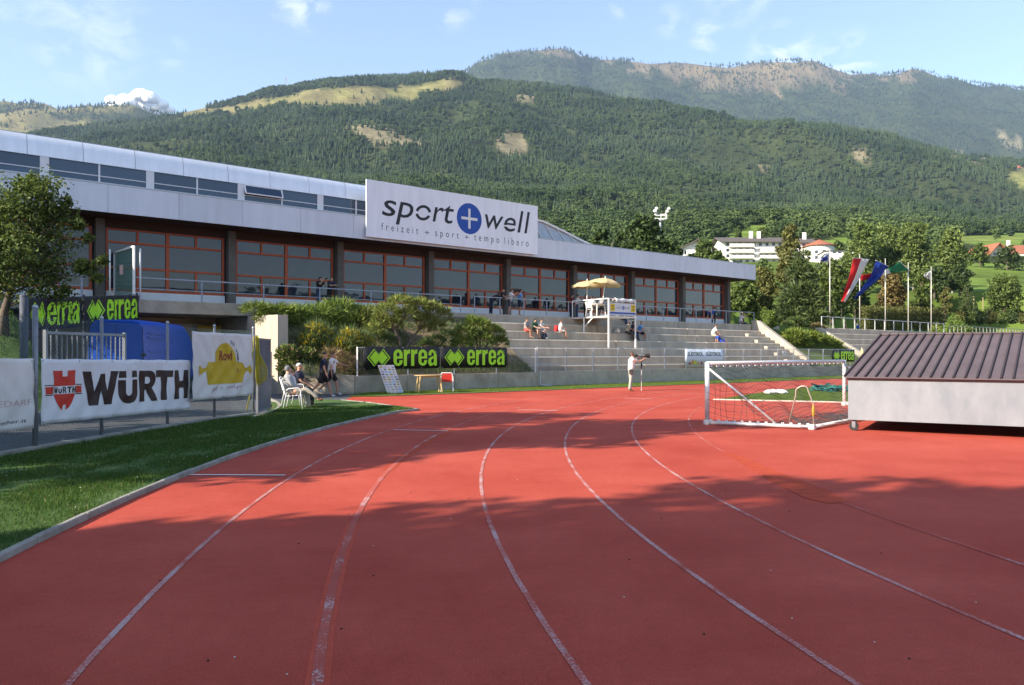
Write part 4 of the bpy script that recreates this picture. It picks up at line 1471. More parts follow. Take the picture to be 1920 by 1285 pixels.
print_on("lettering", fit(text_mesh("well", 1, 0.2), 2.15, 3.0, 0.4, 0.8), brd_fn, ink, brd)
print_on("blue_disc", shape_mesh([arc(1.78, 0.55, 0.30, 0.30, 0, 360, 24)[:-1]]), brd_fn, blue_ink, brd)
yb_ = thing("notice_board", W(12.6, 38.5, 2.0), "yellow board beside the pale one inside the underpass", "sign")
MB().uvbox(12.0, 13.1, 38.2, 38.24, 2.2, 3.0).build("board_panel", M("board_yellow", (0.70, 0.46, 0.03), 0.6), yb_)

# ------------------------------------------------------------------ low front walls
def wall_run(name, pts, z0, z1, thick, seg, mat, label, cat="wall", z1b=None):
    root = thing(name, W(pts[0][0], pts[0][1], z0), label, cat)
    P = [W(a, b, 0) for a, b in pts]
    Ls = [0.0]
    for a, b in zip(P, P[1:]): Ls.append(Ls[-1] + (b - a).length)
    z1b = z1 if z1b is None else z1b
    for j in range(len(P) - 1):
        L_ = (P[j + 1] - P[j]).length
        n = max(1, int(round(L_ / seg)))
        for i in range(n):
            g_ = 0.006
            a = P[j].lerp(P[j + 1], i / n); b = P[j].lerp(P[j + 1], (i + 1) / n)
            d = (b - a).normalized(); s = Vector((-d.y, d.x, 0)) * thick
            a, b = a + d * g_, b - d * g_
            za = z1 + (z1b - z1) * (Ls[j] + L_ * i / n) / Ls[-1]; zb2 = z1 + (z1b - z1) * (Ls[j] + L_ * (i + 1) / n) / Ls[-1]
            V = [a, b, b + s, a + s]
            MB().hexa([Vector((p.x, p.y, z0)) for p in V] + [Vector((p.x, p.y, zz)) for p, zz in zip(V, (za, zb2, zb2, za))]).build("wall_panel", mat, root, bevel=0.012)
    return root
wall_run("garden_wall", [(15.7, 29.55), (26.0, 29.62)], -0.05, 0.72, 0.28, 2.6, concrete_old, "stained old concrete wall behind the table and red chair")
wall_run("garden_wall", [(13.62, 31.2), (14.6, 30.0), (15.69, 29.55)], -0.1, 1.0, 0.28, 1.6, concrete_old, "short curved concrete wall below the brownish bush", z1b=0.74)
wall_run("stand_wall", [(26.1, 29.8), (112.0, 29.8)], -0.05, 0.77, 0.28, 3.0, concrete, "long low concrete wall with a wire fence in front of the steps")
# drain pipe at the joint of the two walls
dp = MB(); dp.tube([W(26.03, 29.5, 0.80), W(26.03, 29.5, 0.12), W(26.15, 29.35, 0.07), W(26.6, 29.3, 0.06)], 0.035, 6)
tag(dp.build("drain_pipe", galv, origin=W(26.03, 29.5, 0)), "thin metal drain pipe at the joint between old and new wall", "pipe")

# bank of earth behind the garden wall and the green slope to the right of the stand
def bank(name, us_, vs_, zf, mat, label):
    V, Fq = [], []
    for i, a in enumerate(us_):
        for j, b in enumerate(vs_):
            p = W(a, b, zf(a, b)); V.append(tuple(p))
    nj = len(vs_)
    for i in range(len(us_) - 1):
        for j in range(nj - 1):
            Fq.append((i * nj + j, (i + 1) * nj + j, (i + 1) * nj + j + 1, i * nj + j + 1))
    me = np_mesh(name, np.array(V), np.array(Fq))
    o = link_mesh(name, me, mat, smooth=True)
    tag(o, label, kind="structure")
    return o
soil = M("dry_soil", (0.10, 0.080, 0.045), 0.95, 0.4, 2.2, col2=(0.24, 0.18, 0.10), bump=0.8, bscale=9)
def zbank(a, b):
    t = min(1, max(0, (b - 29.85) / 5.2))
    return 0.66 + 3.05 * t ** 0.9 + 0.16 * math.sin(a * 1.7 + b * 2.1) * math.sin(b * 1.3 + a) * (1 - abs(2 * t - 1))
bank("earth_bank", np.linspace(13.4, 26.0, 40), np.linspace(29.8, 35.2, 18), zbank, soil, "dry earth bank below the terrace planted with shrubs")
def zslope(a, b):
    t = min(1, max(0, (b - 30.4) / 5.0))
    return 0.76 + 3.1 * t + 0.1 * math.sin(a * 2 + b)
bank("green_slope", np.linspace(53.02, 62.6, 20), np.linspace(30.05, 36.5, 14), zslope, MATS["grass_lit_ground"], "short grass slope between the two stands")
# lawn above the second stand
def zlawn(a, b):
    return 3.90 + max(0, b - 46) * 0.10 + 0.06 * math.sin(a * 0.3)
bank("upper_lawn", np.linspace(53.0, 175, 50), np.linspace(36.0, 66, 18), zlawn, MATS["grass_lit_ground"], "grass above the stands along the flagpoles")

# ------------------------------------------------------------------ railings and wire fence
def railing(name, pts, zb_, h, n, label, mid=True, post=0.05, mat=None, group=None):
    """straight railing between two (u, v) points"""
    mat = mat or galv
    a, b = W(*pts[0], zb_), W(*pts[1], zb_)
    root = thing(name, a, label, "railing", group)
    up = Vector((0, 0, h))
    MB().beam(a + up, b + up, 0.05, 0.05).build("handrail", mat, root)
    if mid:
        for q in ((0.5,) if mid is True else mid):
            MB().beam(a + up * q, b + up * q, 0.03, 0.03).build("rail", mat, root)
    pm = None
    for i in range(n + 1):
        p = a.lerp(b, i / n)
        MB().beam(p, p + up * 0.97, post, 0.06, up=(0, 1, 0)).build("post", mat, root)
    return root
rail_mat = M("railing_paint", (0.30, 0.34, 0.40), 0.5, 0.12, 8, metal=0.2)
railing("terrace_railing", [(8.4, 35.05), (25.1, 35.05)], ZT, 0.92, 6, "grey tube railing on the terrace above the junipers", mat=rail_mat)
railing("terrace_railing", [(26.05, 35.05), (UB1 + 0.1, 35.05)], ZT, 0.95, 15, "grey tube railing above the concrete steps with people leaning on it", mid=False, mat=rail_mat)
railing("terrace_railing", [(-6.0, 35.05), (6.5, 35.05)], ZT, 0.92, 5, "grey tube railing behind the leafy tree", mat=rail_mat)
railing("terrace_railing", [(63.1, 35.0), (88.0, 35.0)], ZT, 0.95, 13, "pale railing on top of the second stand near the flagpoles", mid=False, mat=M("railing_pale", (0.55, 0.56, 0.56), 0.5))
railing("terrace_railing", [(89.5, 35.0), (112.0, 35.0)], ZT, 0.80, 22, "white picket railing above the dark roof", mid=False, mat=M("railing_grey", (0.30, 0.30, 0.28), 0.6))

def wire_fence(name, u0, u1, v, z0, z1, step, label, post_mat, bars=True, rails=(0.28, 0.62, 1.0)):
    root = thing(name, W(u0, v, z0), label, "fence")
    n = int(round((u1 - u0) / step))
    bar = MB()
    for i in range(n + 1):
        a = u0 + (u1 - u0) * i / n
        MB().beam(W(a, v, z0), W(a, v, z1), 0.055, 0.055, up=(0, 1, 0)).build("post", post_mat, root)
        if i < n:
            b = a + (u1 - u0) / n
            for q in rails:
                zz = z0 + (z1 - z0) * q
                MB().beam(W(a + 0.03, v, zz), W(b - 0.03, v, zz), 0.022, 0.03).build("rail", post_mat, root)
            if bars:
                k = int((b - a) / 0.075)
                for j in range(1, k):
                    x = a + (b - a) * j / k
                    bar.beam(W(x, v + 0.02, z0 + 0.05), W(x, v + 0.02, z1 - 0.02), 0.009, 0.009, up=(0, 1, 0))
    if bars:
        o = bar.build("bar_grid", M("fence_wire", (0.17, 0.18, 0.19), 0.5, metal=0.5), root)
        o["kind"] = "stuff"
    return root
wire_fence("wire_fence", 26.2, 84.2, 29.93, 0.77, 2.0, 2.0, "grey bar fence on the long low wall below the steps", M("fence_pale", (0.50, 0.51, 0.52), 0.5, metal=0.2))
wire_fence("wire_fence", 15.9, 25.9, 29.72, 0.72, 1.95, 2.5, "white post fence carrying the two black and green banners", white_paint, rails=(0.98,))
# ------------------------------------------------------------------ cloth banners and their prints
class Banner:
    """hanging cloth between two ground points, with folds; x along, y up, both in metres"""
    def __init__(self, name, p0, p1, zb0, zt0, zb1, zt1, mat, label, cat="banner", group=None, amp=0.018, seed=0, facing=1, grid=0.07):
        self.p0, self.p1 = Vector(p0), Vector(p1)
        self.d = self.p1 - self.p0; self.d.z = 0; self.p0.z = 0
        self.w = self.d.length
        self.d.normalize()
        self.n = Vector((self.d.y, -self.d.x, 0)) * facing
        self.z = (zb0, zt0, zb1, zt1)
        self.h = ((zt0 - zb0) + (zt1 - zb1)) / 2
        self.amp, self.seed = amp, seed
        self.root = thing(name, self.p0 + Vector((0, 0, zb0)), label, cat, group)
        nx, ny = max(4, int(self.w / grid)), max(4, int(self.h / grid))
        vs = [self(self.w * i / nx, self.h * j / ny, 0.0) for j in range(ny + 1) for i in range(nx + 1)]
        k = nx + 1
        fs = [(j * k + i, j * k + i + 1, (j + 1) * k + i + 1, (j + 1) * k + i) for j in range(ny) for i in range(nx)]
        m = MB(); m.add(vs, fs)
        self.cloth = m.build("cloth", mat, self.root, smooth=True)
        sm = self.cloth.modifiers.new("thick", "SOLIDIFY"); sm.thickness = 0.003; sm.offset = -1
        n = max(2, int(self.w / 0.9)) + 1
        for i in range(n):
            for y in (self.h - 0.035, 0.035):
                c = self(0.04 + (self.w - 0.08) * i / (n - 1), y, 0.004)
                e = MB()
                e.tube([c - self.n * 0.004, c + self.n * 0.004], 0.016, 8)
                e.build("eyelet", galv, self.root)
    def wave(self, x, y):
        s = self.seed
        t = y / self.h
        w = 0.55 * math.sin(2 * math.pi * (x / 0.83 + 0.25 * t) + s) + 0.40 * math.sin(2 * math.pi * (x * 0.8 - y * 0.9) / 0.47 + s * 2.1) * (1 - t) + 0.35 * math.sin(2 * math.pi * (x * 0.9 + y * 0.7) / 0.36 + s * 1.3) * t
        w += 0.7 * math.sin(2 * math.pi * x / 1.9 + s * 0.7) * math.sin(math.pi * t)
        edge = min(1, (1 - t) * 6 + 0.25)
        return self.amp * w * edge
    def __call__(self, x, y, off):
        s, t = x / self.w, y / self.h
        zb_ = self.z[0] + (self.z[2] - self.z[0]) * s
        zt_ = self.z[1] + (self.z[3] - self.z[1]) * s
        sag = 0.012 * math.sin(math.pi * ((x / 0.9) % 1.0)) * t
        p = self.p0 + self.d * x + self.n * (self.wave(x, y) + off)
        return Vector((p.x, p.y, zb_ + (zt_ - zb_) * t - sag))

LIME = M("print_lime", (0.40, 0.78, 0.02), 0.5, 0.04, 4)
black_cloth = M("black_cloth", (0.012, 0.012, 0.013), 0.55, 0.2, 3)
white_cloth = M("white_cloth", (0.70, 0.70, 0.71), 0.6, 0.07, 2.2)
cream_cloth = M("cream_cloth", (0.68, 0.65, 0.61), 0.65, 0.10, 2.0)
red_ink = M("print_red", (0.55, 0.035, 0.020), 0.5, 0.05)
dark_ink = M("print_brown_black", (0.022, 0.012, 0.010), 0.5, 0.05)

def glyph_e():
    o_ = [(.60, .44), (.60, .70)] + arc(.30, .70, .30, .30, 0, 180, 10)[1:] + [(0, .30)] + arc(.30, .30, .30, .30, 180, 360, 10)[1:] + [(.60, .34), (.39, .34), (.39, .27)] + arc(.30, .27, .09, .11, 0, -180, 8)[1:] + [(.21, .44)]
    h_ = [(.21, .57), (.39, .57), (.39, .71)] + arc(.30, .71, .09, .11, 0, 180, 8)[1:]
    return [o_, h_], .60
def glyph_r():
    return [[(0, 0), (.21, 0), (.21, .60), (.25, .70), (.33, .75), (.42, .75), (.42, 1.0), (.33, .99), (.26, .95), (.21, .87), (.21, .98), (0, .98)]], .42
def glyph_a():
    o_ = [(.60, 0), (.60, .72)] + arc(.31, .72, .29, .28, 0, 180, 10)[1:] + [(.02, .64), (.22, .64), (.22, .72)] + arc(.305, .72, .085, .10, 180, 0, 8)[1:] + [(.39, .60), (.14, .52), (.03, .42), (0, .30), (0, .18), (.05, .05), (.15, -.02), (.27, 0), (.35, .07), (.40, .13), (.40, 0)]
    h_ = [(.21, .22), (.21, .32), (.26, .40), (.39, .46), (.39, .24), (.33, .16), (.26, .15)]
    return [o_, h_], .60
def zigzag(x0, y0, x1, y1, k=0.0):
    pts = [(0, .5), (.30, 1), (.5, .72), (.70, 1), (1, .5), (.70, 0), (.5, .28), (.30, 0)]
    cx_, cy_ = .5, .5
    return [(x0 + (x1 - x0) * (cx_ + (p[0] - cx_) * (1 - k)), y0 + (y1 - y0) * (cy_ + (p[1] - cy_) * (1 - k * 1.15))) for p in pts]
def errea_print(fn, w, h, parent, grid=0.0, off=0.005):
    lx0, lx1 = 0.045 * w, 0.335 * w
    ly0, ly1 = 0.12 * h, 0.90 * h
    print_on("emblem_outline", shape_mesh([zigzag(lx0, ly0, lx1, ly1), zigzag(lx0, ly0, lx1, ly1, 0.11)]), fn, LIME, parent, off, grid)
    print_on("emblem", shape_mesh([zigzag(lx0, ly0, lx1, ly1, 0.22)]), fn, LIME, parent, off, grid)
    x = 0.375 * w
    y0, hh = 0.13 * h, 0.75 * h
    sc = (0.575 * w) / (0.60 * 3 + 0.42 * 2 + 0.075 * 4)
    for g_ in (glyph_e, glyph_r, glyph_r, glyph_e, glyph_a):
        ol, wd = g_()
        print_on("letter", shape_mesh([[(x + p[0] * sc, y0 + p[1] * hh) for p in pl] for pl in ol]), fn, LIME, parent, off, grid)
        x += (wd + 0.075) * sc
    # slanting cut over the last letter
    x1 = x - 0.075 * sc
    print_on("accent_cut", shape_mesh([[(x1 - 0.30 * sc, y0 + hh * 1.06), (x1 - 0.24 * sc, y0 + hh * 1.06), (x1 + 0.05 * sc, y0 + hh * 0.66), (x1 + 0.0 * sc, y0 + hh * 0.66)]]), fn, black_cloth, parent, off + 0.003, grid)

# ------------------------------------------------------------------ wire mesh fence on the left
lf = thing("chain_link_fence", fence_base[0], "grey chain link fence with tall posts along the shaded lawn", "fence")
fb = [f0, f0.lerp(fence_base[0], 0.18), f0.lerp(fence_base[0], 0.42), f0.lerp(fence_base[0], 0.70)] + fence_base
post_h = 2.33
mesh_wire = M("mesh_wire", (0.10, 0.16, 0.145), 0.6, 0.15, 9)
for i, p in enumerate(fb):
    m = MB(); r_ = 0.045 if i == 4 else 0.032
    m.tube([p + Vector((0, 0, -0.1)), p + Vector((0, 0, post_h + (0.10 if i == 4 else 0)))], r_, 10)
    m.build("post", steel_grey, lf, smooth=True)
    m = MB(); m.lathe((p.x, p.y, post_h + (0.10 if i == 4 else 0)), [(r_ + 0.005, 0), (r_ + 0.004, 0.02), (r_ * 0.5, 0.045)], 8)
    m.build("post_cap", galv, lf)
for i in range(len(fb) - 1):
    a, b = fb[i], fb[i + 1]
    L_ = (b - a).length
    d = (b - a) / L_
    n_ = Vector((-d.y, d.x, 0)) * 0.04
    zlo, zhi = 0.10, post_h - 0.08
    H_ = zhi - zlo
    w = MB()
    k0 = 0
    s = -H_
    step = 0.075
    while s < L_:
        for sg in (1, -1):
            x0, x1 = (s, s + H_) if sg > 0 else (s + H_, s)
            zA, zB = zlo, zhi
            # clip to the bay
            pts = []
            xa, xb = x0, x1
            ta, tb = 0.0, 1.0
            if xa != xb:
                for lim, sign_ in ((0, 1), (L_, -1)):
                    t = (lim - xa) / (xb - xa)
                    da = (xa - lim) * sign_
                    db = (xb - lim) * sign_
                    if da < 0 and db < 0: ta, tb = 1, 0; break
                    if da < 0: ta = max(ta, t)
                    elif db < 0: tb = min(tb, t)
            if tb - ta > 0.02:
                pa = a + d * (xa + (xb - xa) * ta) + n_ + Vector((0, 0, zA + H_ * ta))
                pb = a + d * (xa + (xb - xa) * tb) + n_ + Vector((0, 0, zA + H_ * tb))
                w.beam(pa, pb, 0.0034, 0.0034)
        s += step
    o = w.build("wire_mesh", mesh_wire, lf); o["kind"] = "stuff"
    for zz in (zlo, (zlo + zhi) / 2, zhi):
        MB().beam(a + n_ + Vector((0, 0, zz)), b + n_ + Vector((0, 0, zz)), 0.006, 0.006).build("tension_wire", mesh_wire, lf)
    # concrete plinth under the fence
kerb("fence_plinth", [(p.x - 0.0, p.y) for p in fb], 0.14, 0.11, kerb_mat, label="low concrete plinth under the chain link fence", seg=2.0)

def fence_x(px, i0=4, i1=6, off=0.06):
    """point of the fence line (posts i0..i1) seen in picture column px, on its track side"""
    a, b = fb[i0], fb[i1]
    k = (px - 960) / F
    t = (a.x - k * a.y) / ((b.y - a.y) * k - (b.x - a.x))
    d = (b - a).normalized()
    return a + (b - a) * t + Vector((d.y, -d.x, 0)) * off

# large white banner with red shield and black letters
pa, pb = fence_x(70), fence_x(352)
bw = Banner("banner", pa, pb, zy(796, pa.y), zy(672.5, pa.y), zy(767, pb.y), zy(675, pb.y), white_cloth, "long white banner with red shield and heavy black letters on the fence", seed=0.4, amp=0.026)
def bxp(px):
    q = fence_x(px)
    return (q - Vector((bw.p0.x, bw.p0.y, 0))).dot(bw.d)
ty = lambda t: t * bw.h
Wg = [[(0, 1), (.24, 1), (.345, .40), (.485, .92), (.60, .92), (.665, .40), (.80, 1), (1.02, 1), (.80, 0), (.58, 0), (.50, .42), (.42, 0), (.20, 0)]]
Ug = [[(0, .72), (.33, .72), (.33, .36)] + arc(.5, .36, .17, .14, 180, 360, 8)[1:] + [(.67, .72), (1, .72), (1, .34)] + arc(.5, .34, .5, .36, 0, -180, 14)[1:]]
Rg = [[(0, 0), (.32, 0), (.32, .38), (.40, .38), (.66, 0), (1.03, 0), (.70, .44)] + arc(.56, .71, .36, .29, -50, 90, 10) + [(0, 1)], [(.32, .58), (.32, .80), (.48, .80)] + arc(.48, .69, .12, .11, 90, -90, 6)[1:]]
Tg = [[(.33, 0), (.67, 0), (.67, .77), (1, .77), (1, 1), (0, 1), (0, .77), (.33, .77)]]
Hg = [[(0, 0), (.32, 0), (.32, .38), (.68, .38), (.68, 0), (1, 0), (1, 1), (.68, 1), (.68, .62), (.32, .62), (.32, 1), (0, 1)]]
def put_glyph(g_, px0, px1, t0, t1, mat, b, xf, extra=()):
    x0, x1 = xf(px0), xf(px1)
    print_on("letter", shape_mesh([[(x0 + (x1 - x0) * p[0], (t0 + (t1 - t0) * p[1]) * b.h) for p in pl] for pl in g_]), b, mat, b.root, 0.006, 0.10)
for g_, a, c in ((Wg, 150, 215), (Ug, 216, 252.5), (Rg, 257, 289), (Tg, 287, 317.5), (Hg, 320, 348.5)):
    put_glyph(g_, a, c, 0.225, 0.80, dark_ink, bw, bxp)
for a, c in ((216.5, 230), (240, 252.5)):
    put_glyph([[(0, 0), (1, 0), (.96, 1), (.04, 1)]], a, c, 0.68, 0.80, dark_ink, bw, bxp)
# shield emblem
sh = [(0.02, 1), (.40, 1), (.42, .85), (.62, .85), (.64, 1), (1, 1), (.97, .66), (.95, .36), (.86, .18), (.72, .06), (.60, 0), (.58, .14), (.45, .14), (.42, 0), (.30, .06), (.14, .20), (.03, .38), (0, .66)]
put_glyph([sh], 93, 134, 0.19, 0.82, red_ink, bw, bxp)
put_glyph([[(0, 0), (1, 0), (1, 1), (0, 1)]], 76, 91.5, 0.455, 0.565, red_ink, bw, bxp)
put_glyph([[(0, 0), (1, 0), (1, 1), (0, 1)]], 134.5, 148, 0.455, 0.565, red_ink, bw, bxp)
for a, c in ((75, 92.5), (134, 149)):
    for t in (0.432, 0.582):
        put_glyph([[(0, 0), (1, 0), (1, 1), (0, 1)]], a, c, t, t + 0.014, dark_ink, bw, bxp)
x0, x1 = bxp(92.5), bxp(133.8)
print_on("shield_band", shape_mesh([[(x0, ty(.45)), (x1, ty(.45)), (x1, ty(.575)), (x0, ty(.575))]]), bw, white_cloth, bw.root, 0.009, 0.10)
xs_ = np.linspace(x0, x1, 6)
for g_, i in ((Wg, 0), (Ug, 1), (Rg, 2), (Tg, 3), (Hg, 4)):
    a, c = xs_[i] + 0.012, xs_[i + 1] - 0.008
    print_on("letter", shape_mesh([[(a + (c - a) * p[0], ty(.462 + .10 * p[1])) for p in pl] for pl in g_]), bw, dark_ink, bw.root, 0.012)

# banner cut by the left edge of the picture
pa, pb = fence_x(-190, 0, 4), fence_x(57, 0, 4)
bl_ = Banner("banner", pa, pb, 0.40, 1.57, zy(803, pb.y), zy(671, pb.y), cream_cloth, "pale banner with faint red capitals and a web address at the left edge", seed=2.0, amp=0.030)
print_letters("letter", fit(text_mesh("BAUBEDARF", 1, 0, -0.02), bl_.w - 1.38, bl_.w - 0.08, 0.34 * bl_.h, 0.42 * bl_.h), bl_, M("print_faded_red", (0.55, 0.28, 0.25), 0.6), bl_.root, 0.006, 0.1)
print_on("plus_sign", fit(text_mesh("+", 1, 0, 0.0), bl_.w - 1.62, bl_.w - 1.52, 0.355 * bl_.h, 0.405 * bl_.h), bl_, red_ink, bl_.root, 0.006)
print_letters("letter", fit(text_mesh("http://www.stecher.it", 1, 0, 0.0), bl_.w - 1.75, bl_.w - 0.20, 0.085 * bl_.h, 0.155 * bl_.h), bl_, M("print_slate", (0.06, 0.07, 0.10), 0.6), bl_.root, 0.006, 0.1)

# bakery banner with the yellow rolling pin
pa, pb = fence_x(355, 6, 8), fence_x(470, 6, 8)
bb = Banner("banner", pa, pb, zy(752, pa.y), zy(621, pa.y), zy(741, pb.y), zy(627, pb.y), cream_cloth, "creased white banner with a yellow rolling pin shape and red gothic name", seed=1.1, amp=0.034)
by_ = M("print_yellow", (0.52, 0.36, 0.012), 0.55, 0.12, 5)
pin = [(.10, .30), (.11, .38), (.14, .36), (.21, .42), (.215, .34), (.245, .20), (.80, .20), (.835, .32), (.87, .40), (.94, .34), (.965, .40), (.93, .49), (.90, .47), (.86, .44), (.845, .45), (.80, .53), (.70, .55), (.69, .62), (.66, .72), (.60, .80), (.53, .85), (.47, .83), (.41, .77), (.37, .70), (.355, .60), (.35, .545), (.24, .55), (.22, .50), (.21, .46), (.15, .455), (.12, .50), (.09, .48), (.10, .40)]
print_on("rolling_pin_print", shape_mesh([[(p[0] * bb.w, (p[1] * 0.98 + 0.02) * bb.h) for p in pin]]), bb, by_, bb.root, 0.006, 0.09)
print_letters("letter", fit(text_mesh("Rovl", 1, 0, 0.03), .435 * bb.w, .615 * bb.w, .575 * bb.h, .73 * bb.h), bb, M("print_maroon", (0.22, 0.03, 0.015), 0.55), bb.root, 0.010, 0.1)
for i, c_ in enumerate("on kilo n"):
    if c_ == " ": continue
    th = R(62 - i * 11)
    cx_, cy_ = (.50 + .235 * math.cos(th)) * bb.w, (.56 + .34 * math.sin(th)) * bb.h
    print_on("letter", fit(text_mesh(c_, 1), cx_ - 0.035, cx_ + 0.035, cy_ - 0.045, cy_ + 0.05), bb, M("print_slate", (0.06, 0.07, 0.10)), bb.root, 0.007)
print_letters("letter", fit(text_mesh("pf", 1, 0.3, -0.01), .29 * bb.w, .40 * bb.w, .095 * bb.h, .19 * bb.h), bb, M("print_wine", (0.30, 0.10, 0.10), 0.6), bb.root, 0.007)
print_letters("letter", fit(text_mesh("a  mitl gm", 1, 0.3, -0.012), .455 * bb.w, .79 * bb.w, .125 * bb.h, .185 * bb.h), bb, M("print_wine", (0.30, 0.10, 0.10), 0.6), bb.root, 0.007)

# gate leaf at the end of the fence, yellow hose, curved kerb
gp0, gp1 = fence_base[-1] + Vector((0.05, 0.15, 0)), at(506, 773)
gate = thing("metal_gate", gp0, "dark grey sheet metal gate leaf standing open at the fence end", "gate")
gd = (gp1 - gp0).normalized()
MB().beam(gp0 + Vector((0, 0, 1.08)), gp1 + Vector((0, 0, 1.08)), 0.025, 1.90).build("sheet", M("gate_sheet", (0.105, 0.125, 0.16), 0.55, 0.2, 2.5, metal=0.2), gate)
m = MB()
for zz in (0.12, 2.05): m.beam(gp0 + Vector((0, 0, zz)), gp1 + Vector((0, 0, zz)), 0.05, 0.05)
m.build("gate_frame", steel_grey, gate)
for q in (gp0 + gd * 0.02, gp1 - gd * 0.02):
    MB().beam(q + Vector((0, 0, 0.08)), q + Vector((0, 0, 2.075)), 0.055, 0.055, up=(0, 1, 0)).build("gate_stile", steel_grey, gate)
MB().beam(gp1 + Vector((0.04, -0.02, 1.02)), gp1 + Vector((0.14, -0.05, 1.02)), 0.03, 0.03).build("handle", steel_grey, gate)
hp = fence_base[-1]
hose = thing("hose", hp + Vector((0, 0, 0.2)), "yellow garden hose hung in long loops on the last fence post", "hose")
hm_ = MB()
g = random.Random(3)
side = Vector((0.94, 0.34, 0))
for i in range(6):
    x0 = 0.02 + 0.012 * i; x1 = 0.13 + 0.042 * i
    top = hp + Vector((0.06, -0.10 - 0.012 * i, 2.14 - 0.01 * i))
    zb_ = 0.78 + 0.05 * g.random() + 0.03 * i
    H_ = top.z - zb_
    xm = (x0 + x1) / 2
    pts = [top + side * (0.03 + .012 * i) + Vector((0, 0, -H_ * q)) * 1.0 + side * dx for q, dx in ((0, 0), (.25, .01), (.55, x0 * .4), (.80, x0 * .5))]
    pts += [Vector((top.x, top.y, zb_ + .05)) + side * (xm * .62 + .02), Vector((top.x, top.y, zb_)) + side * (xm + .05), Vector((top.x, top.y, zb_ + .07)) + side * (x1 * .95), Vector((top.x, top.y, zb_ + .28 * H_)) + side * x1, Vector((top.x, top.y, zb_ + .62 * H_)) + side * (.05 + x1 * .28), top + side * (.05 + .014 * i)]
    hm_.tube(pts, 0.0135, 6)
hm_.tube([hp + Vector((0.05, -0.10, 2.1)), hp + Vector((0.02, -0.16, 1.2)), hp + Vector((-0.02, -0.18, 0.6)), hp + Vector((-0.12, -0.2, 0.16))], 0.0135, 6)
hm_.build("loops", M("hose_yellow", (0.45, 0.36, 0.02), 0.45, 0.15, 9), hose, smooth=True)
MB().beam(hp + Vector((0.02, -0.04, 2.12)), hp + Vector((0.16, -0.16, 2.14)), 0.02, 0.02).build("hook", steel_grey, hose)
kp = [at(474, 785.5), at(500, 779), at(520, 770), at(526, 762), at(518, 755), at(505, 750)]
kerb("yard_kerb", [(p.x, p.y) for p in kp], 0.10, 0.07, kerb_mat, seg=0.7)

# ------------------------------------------------------------------ bank, banners and bar gate behind the fence
def zleft(a, b):
    t = min(1, max(0, (b - 26.6) / 8.2))
    s = min(1, max(0, (5.6 - a) / 1.6))
    return -0.03 + (3.45 * t ** 0.62 + 0.05 * math.sin(a * 2.3) * t) * s
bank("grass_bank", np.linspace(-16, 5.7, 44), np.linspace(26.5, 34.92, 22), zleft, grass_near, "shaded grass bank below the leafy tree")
p0, p1 = far(50, 24.6, 0), far(263, 32.3, 0)
ef = thing("slope_fence", p0 + Vector((0, 0, 0.9)), "dark post fence climbing the bank behind the blue van", "fence")
for i, t in enumerate((0.0, 0.25, 0.47, 0.75, 1.0)):
    q = p0.lerp(p1, t)
    zt_ = 3.42 + (4.13 - 3.42) * t
    MB().beam(q + Vector((-0.14, 0.0, 0.4 + 2.2 * t)), q + Vector((-0.14, 0.0, zt_ + 0.05)), 0.06, 0.06, up=(0, 1, 0)).build("post", M("fence_dark_post", (0.07, 0.075, 0.085), 0.6), ef)
MB().beam(p0 + Vector((-0.14, 0, 3.38)), p1 + Vector((-0.14, 0, 4.10)), 0.03, 0.03).build("top_rail", MATS["fence_dark_post"], ef)
pm = p0.lerp(p1, 0.435)
b1 = Banner("banner", p0 + Vector((0.02, -0.05, 0)), pm + Vector((-.03, -0.05, 0)), 2.36, 3.38, 2.62, 3.69, black_cloth, "rippled black banner with lime letters half hidden by leaves on the bank", group="black banners with lime lettering", amp=0.05, seed=0.9)
errea_print(b1, b1.w, b1.h, b1.root, 0.15, 0.006)
b2 = Banner("banner", pm + Vector((0.03, -0.05, 0)), p1 + Vector((-.02, -0.05, 0)), 2.64, 3.70, 3.02, 4.08, black_cloth, "black banner with lime letters above the roof of the blue van", group="black banners with lime lettering", amp=0.03, seed=2.4)
errea_print(b2, b2.w, b2.h, b2.root, 0.15, 0.006)

bgate = thing("bar_gate", at(85, 780), "tall galvanised bar gate standing behind the fence beside the van", "gate")
ga, gb_ = far(85, 19.0, 0.0), far(233, 21.6, 0.0)
m = MB()
for zz in (0.12, 2.17): m.beam(ga + Vector((0, 0, zz)), gb_ + Vector((0, 0, zz)), 0.06, 0.07)
m.build("gate_frame", M("galv_dull", (0.26, 0.28, 0.31), 0.5, metal=0.4), bgate)
for q in (ga, gb_):
    MB().beam(q + Vector((0, 0, -0.05)), q + Vector((0, 0, 2.24)), 0.08, 0.08, up=(0, 1, 0)).build("gate_post", MATS["galv_dull"], bgate)
for i in range(1, 16):
    q = ga.lerp(gb_, i / 16)
    MB().beam(q + Vector((0, 0, 0.15)), q + Vector((0, 0, 2.14)), 0.025, 0.025, up=(0, 1, 0)).build("bar", MATS["galv_dull"], bgate)
gp = thing("gate_post", far(45, 20.0, 0), "thick dark steel post left of the bar gate", "post")
MB().tube([far(45, 20.0, -0.1), far(45, 20.0, 3.12)], 0.10, 12).build("shaft", M("post_dark", (0.06, 0.07, 0.09), 0.55, 0.2, 5), gp, smooth=True)
c_ = far(45, 20.0, 3.12); MB().lathe((c_.x, c_.y, c_.z), [(0.105, 0), (0.10, 0.03), (0.04, 0.06)], 12).build("cap", MATS["post_dark"], gp)

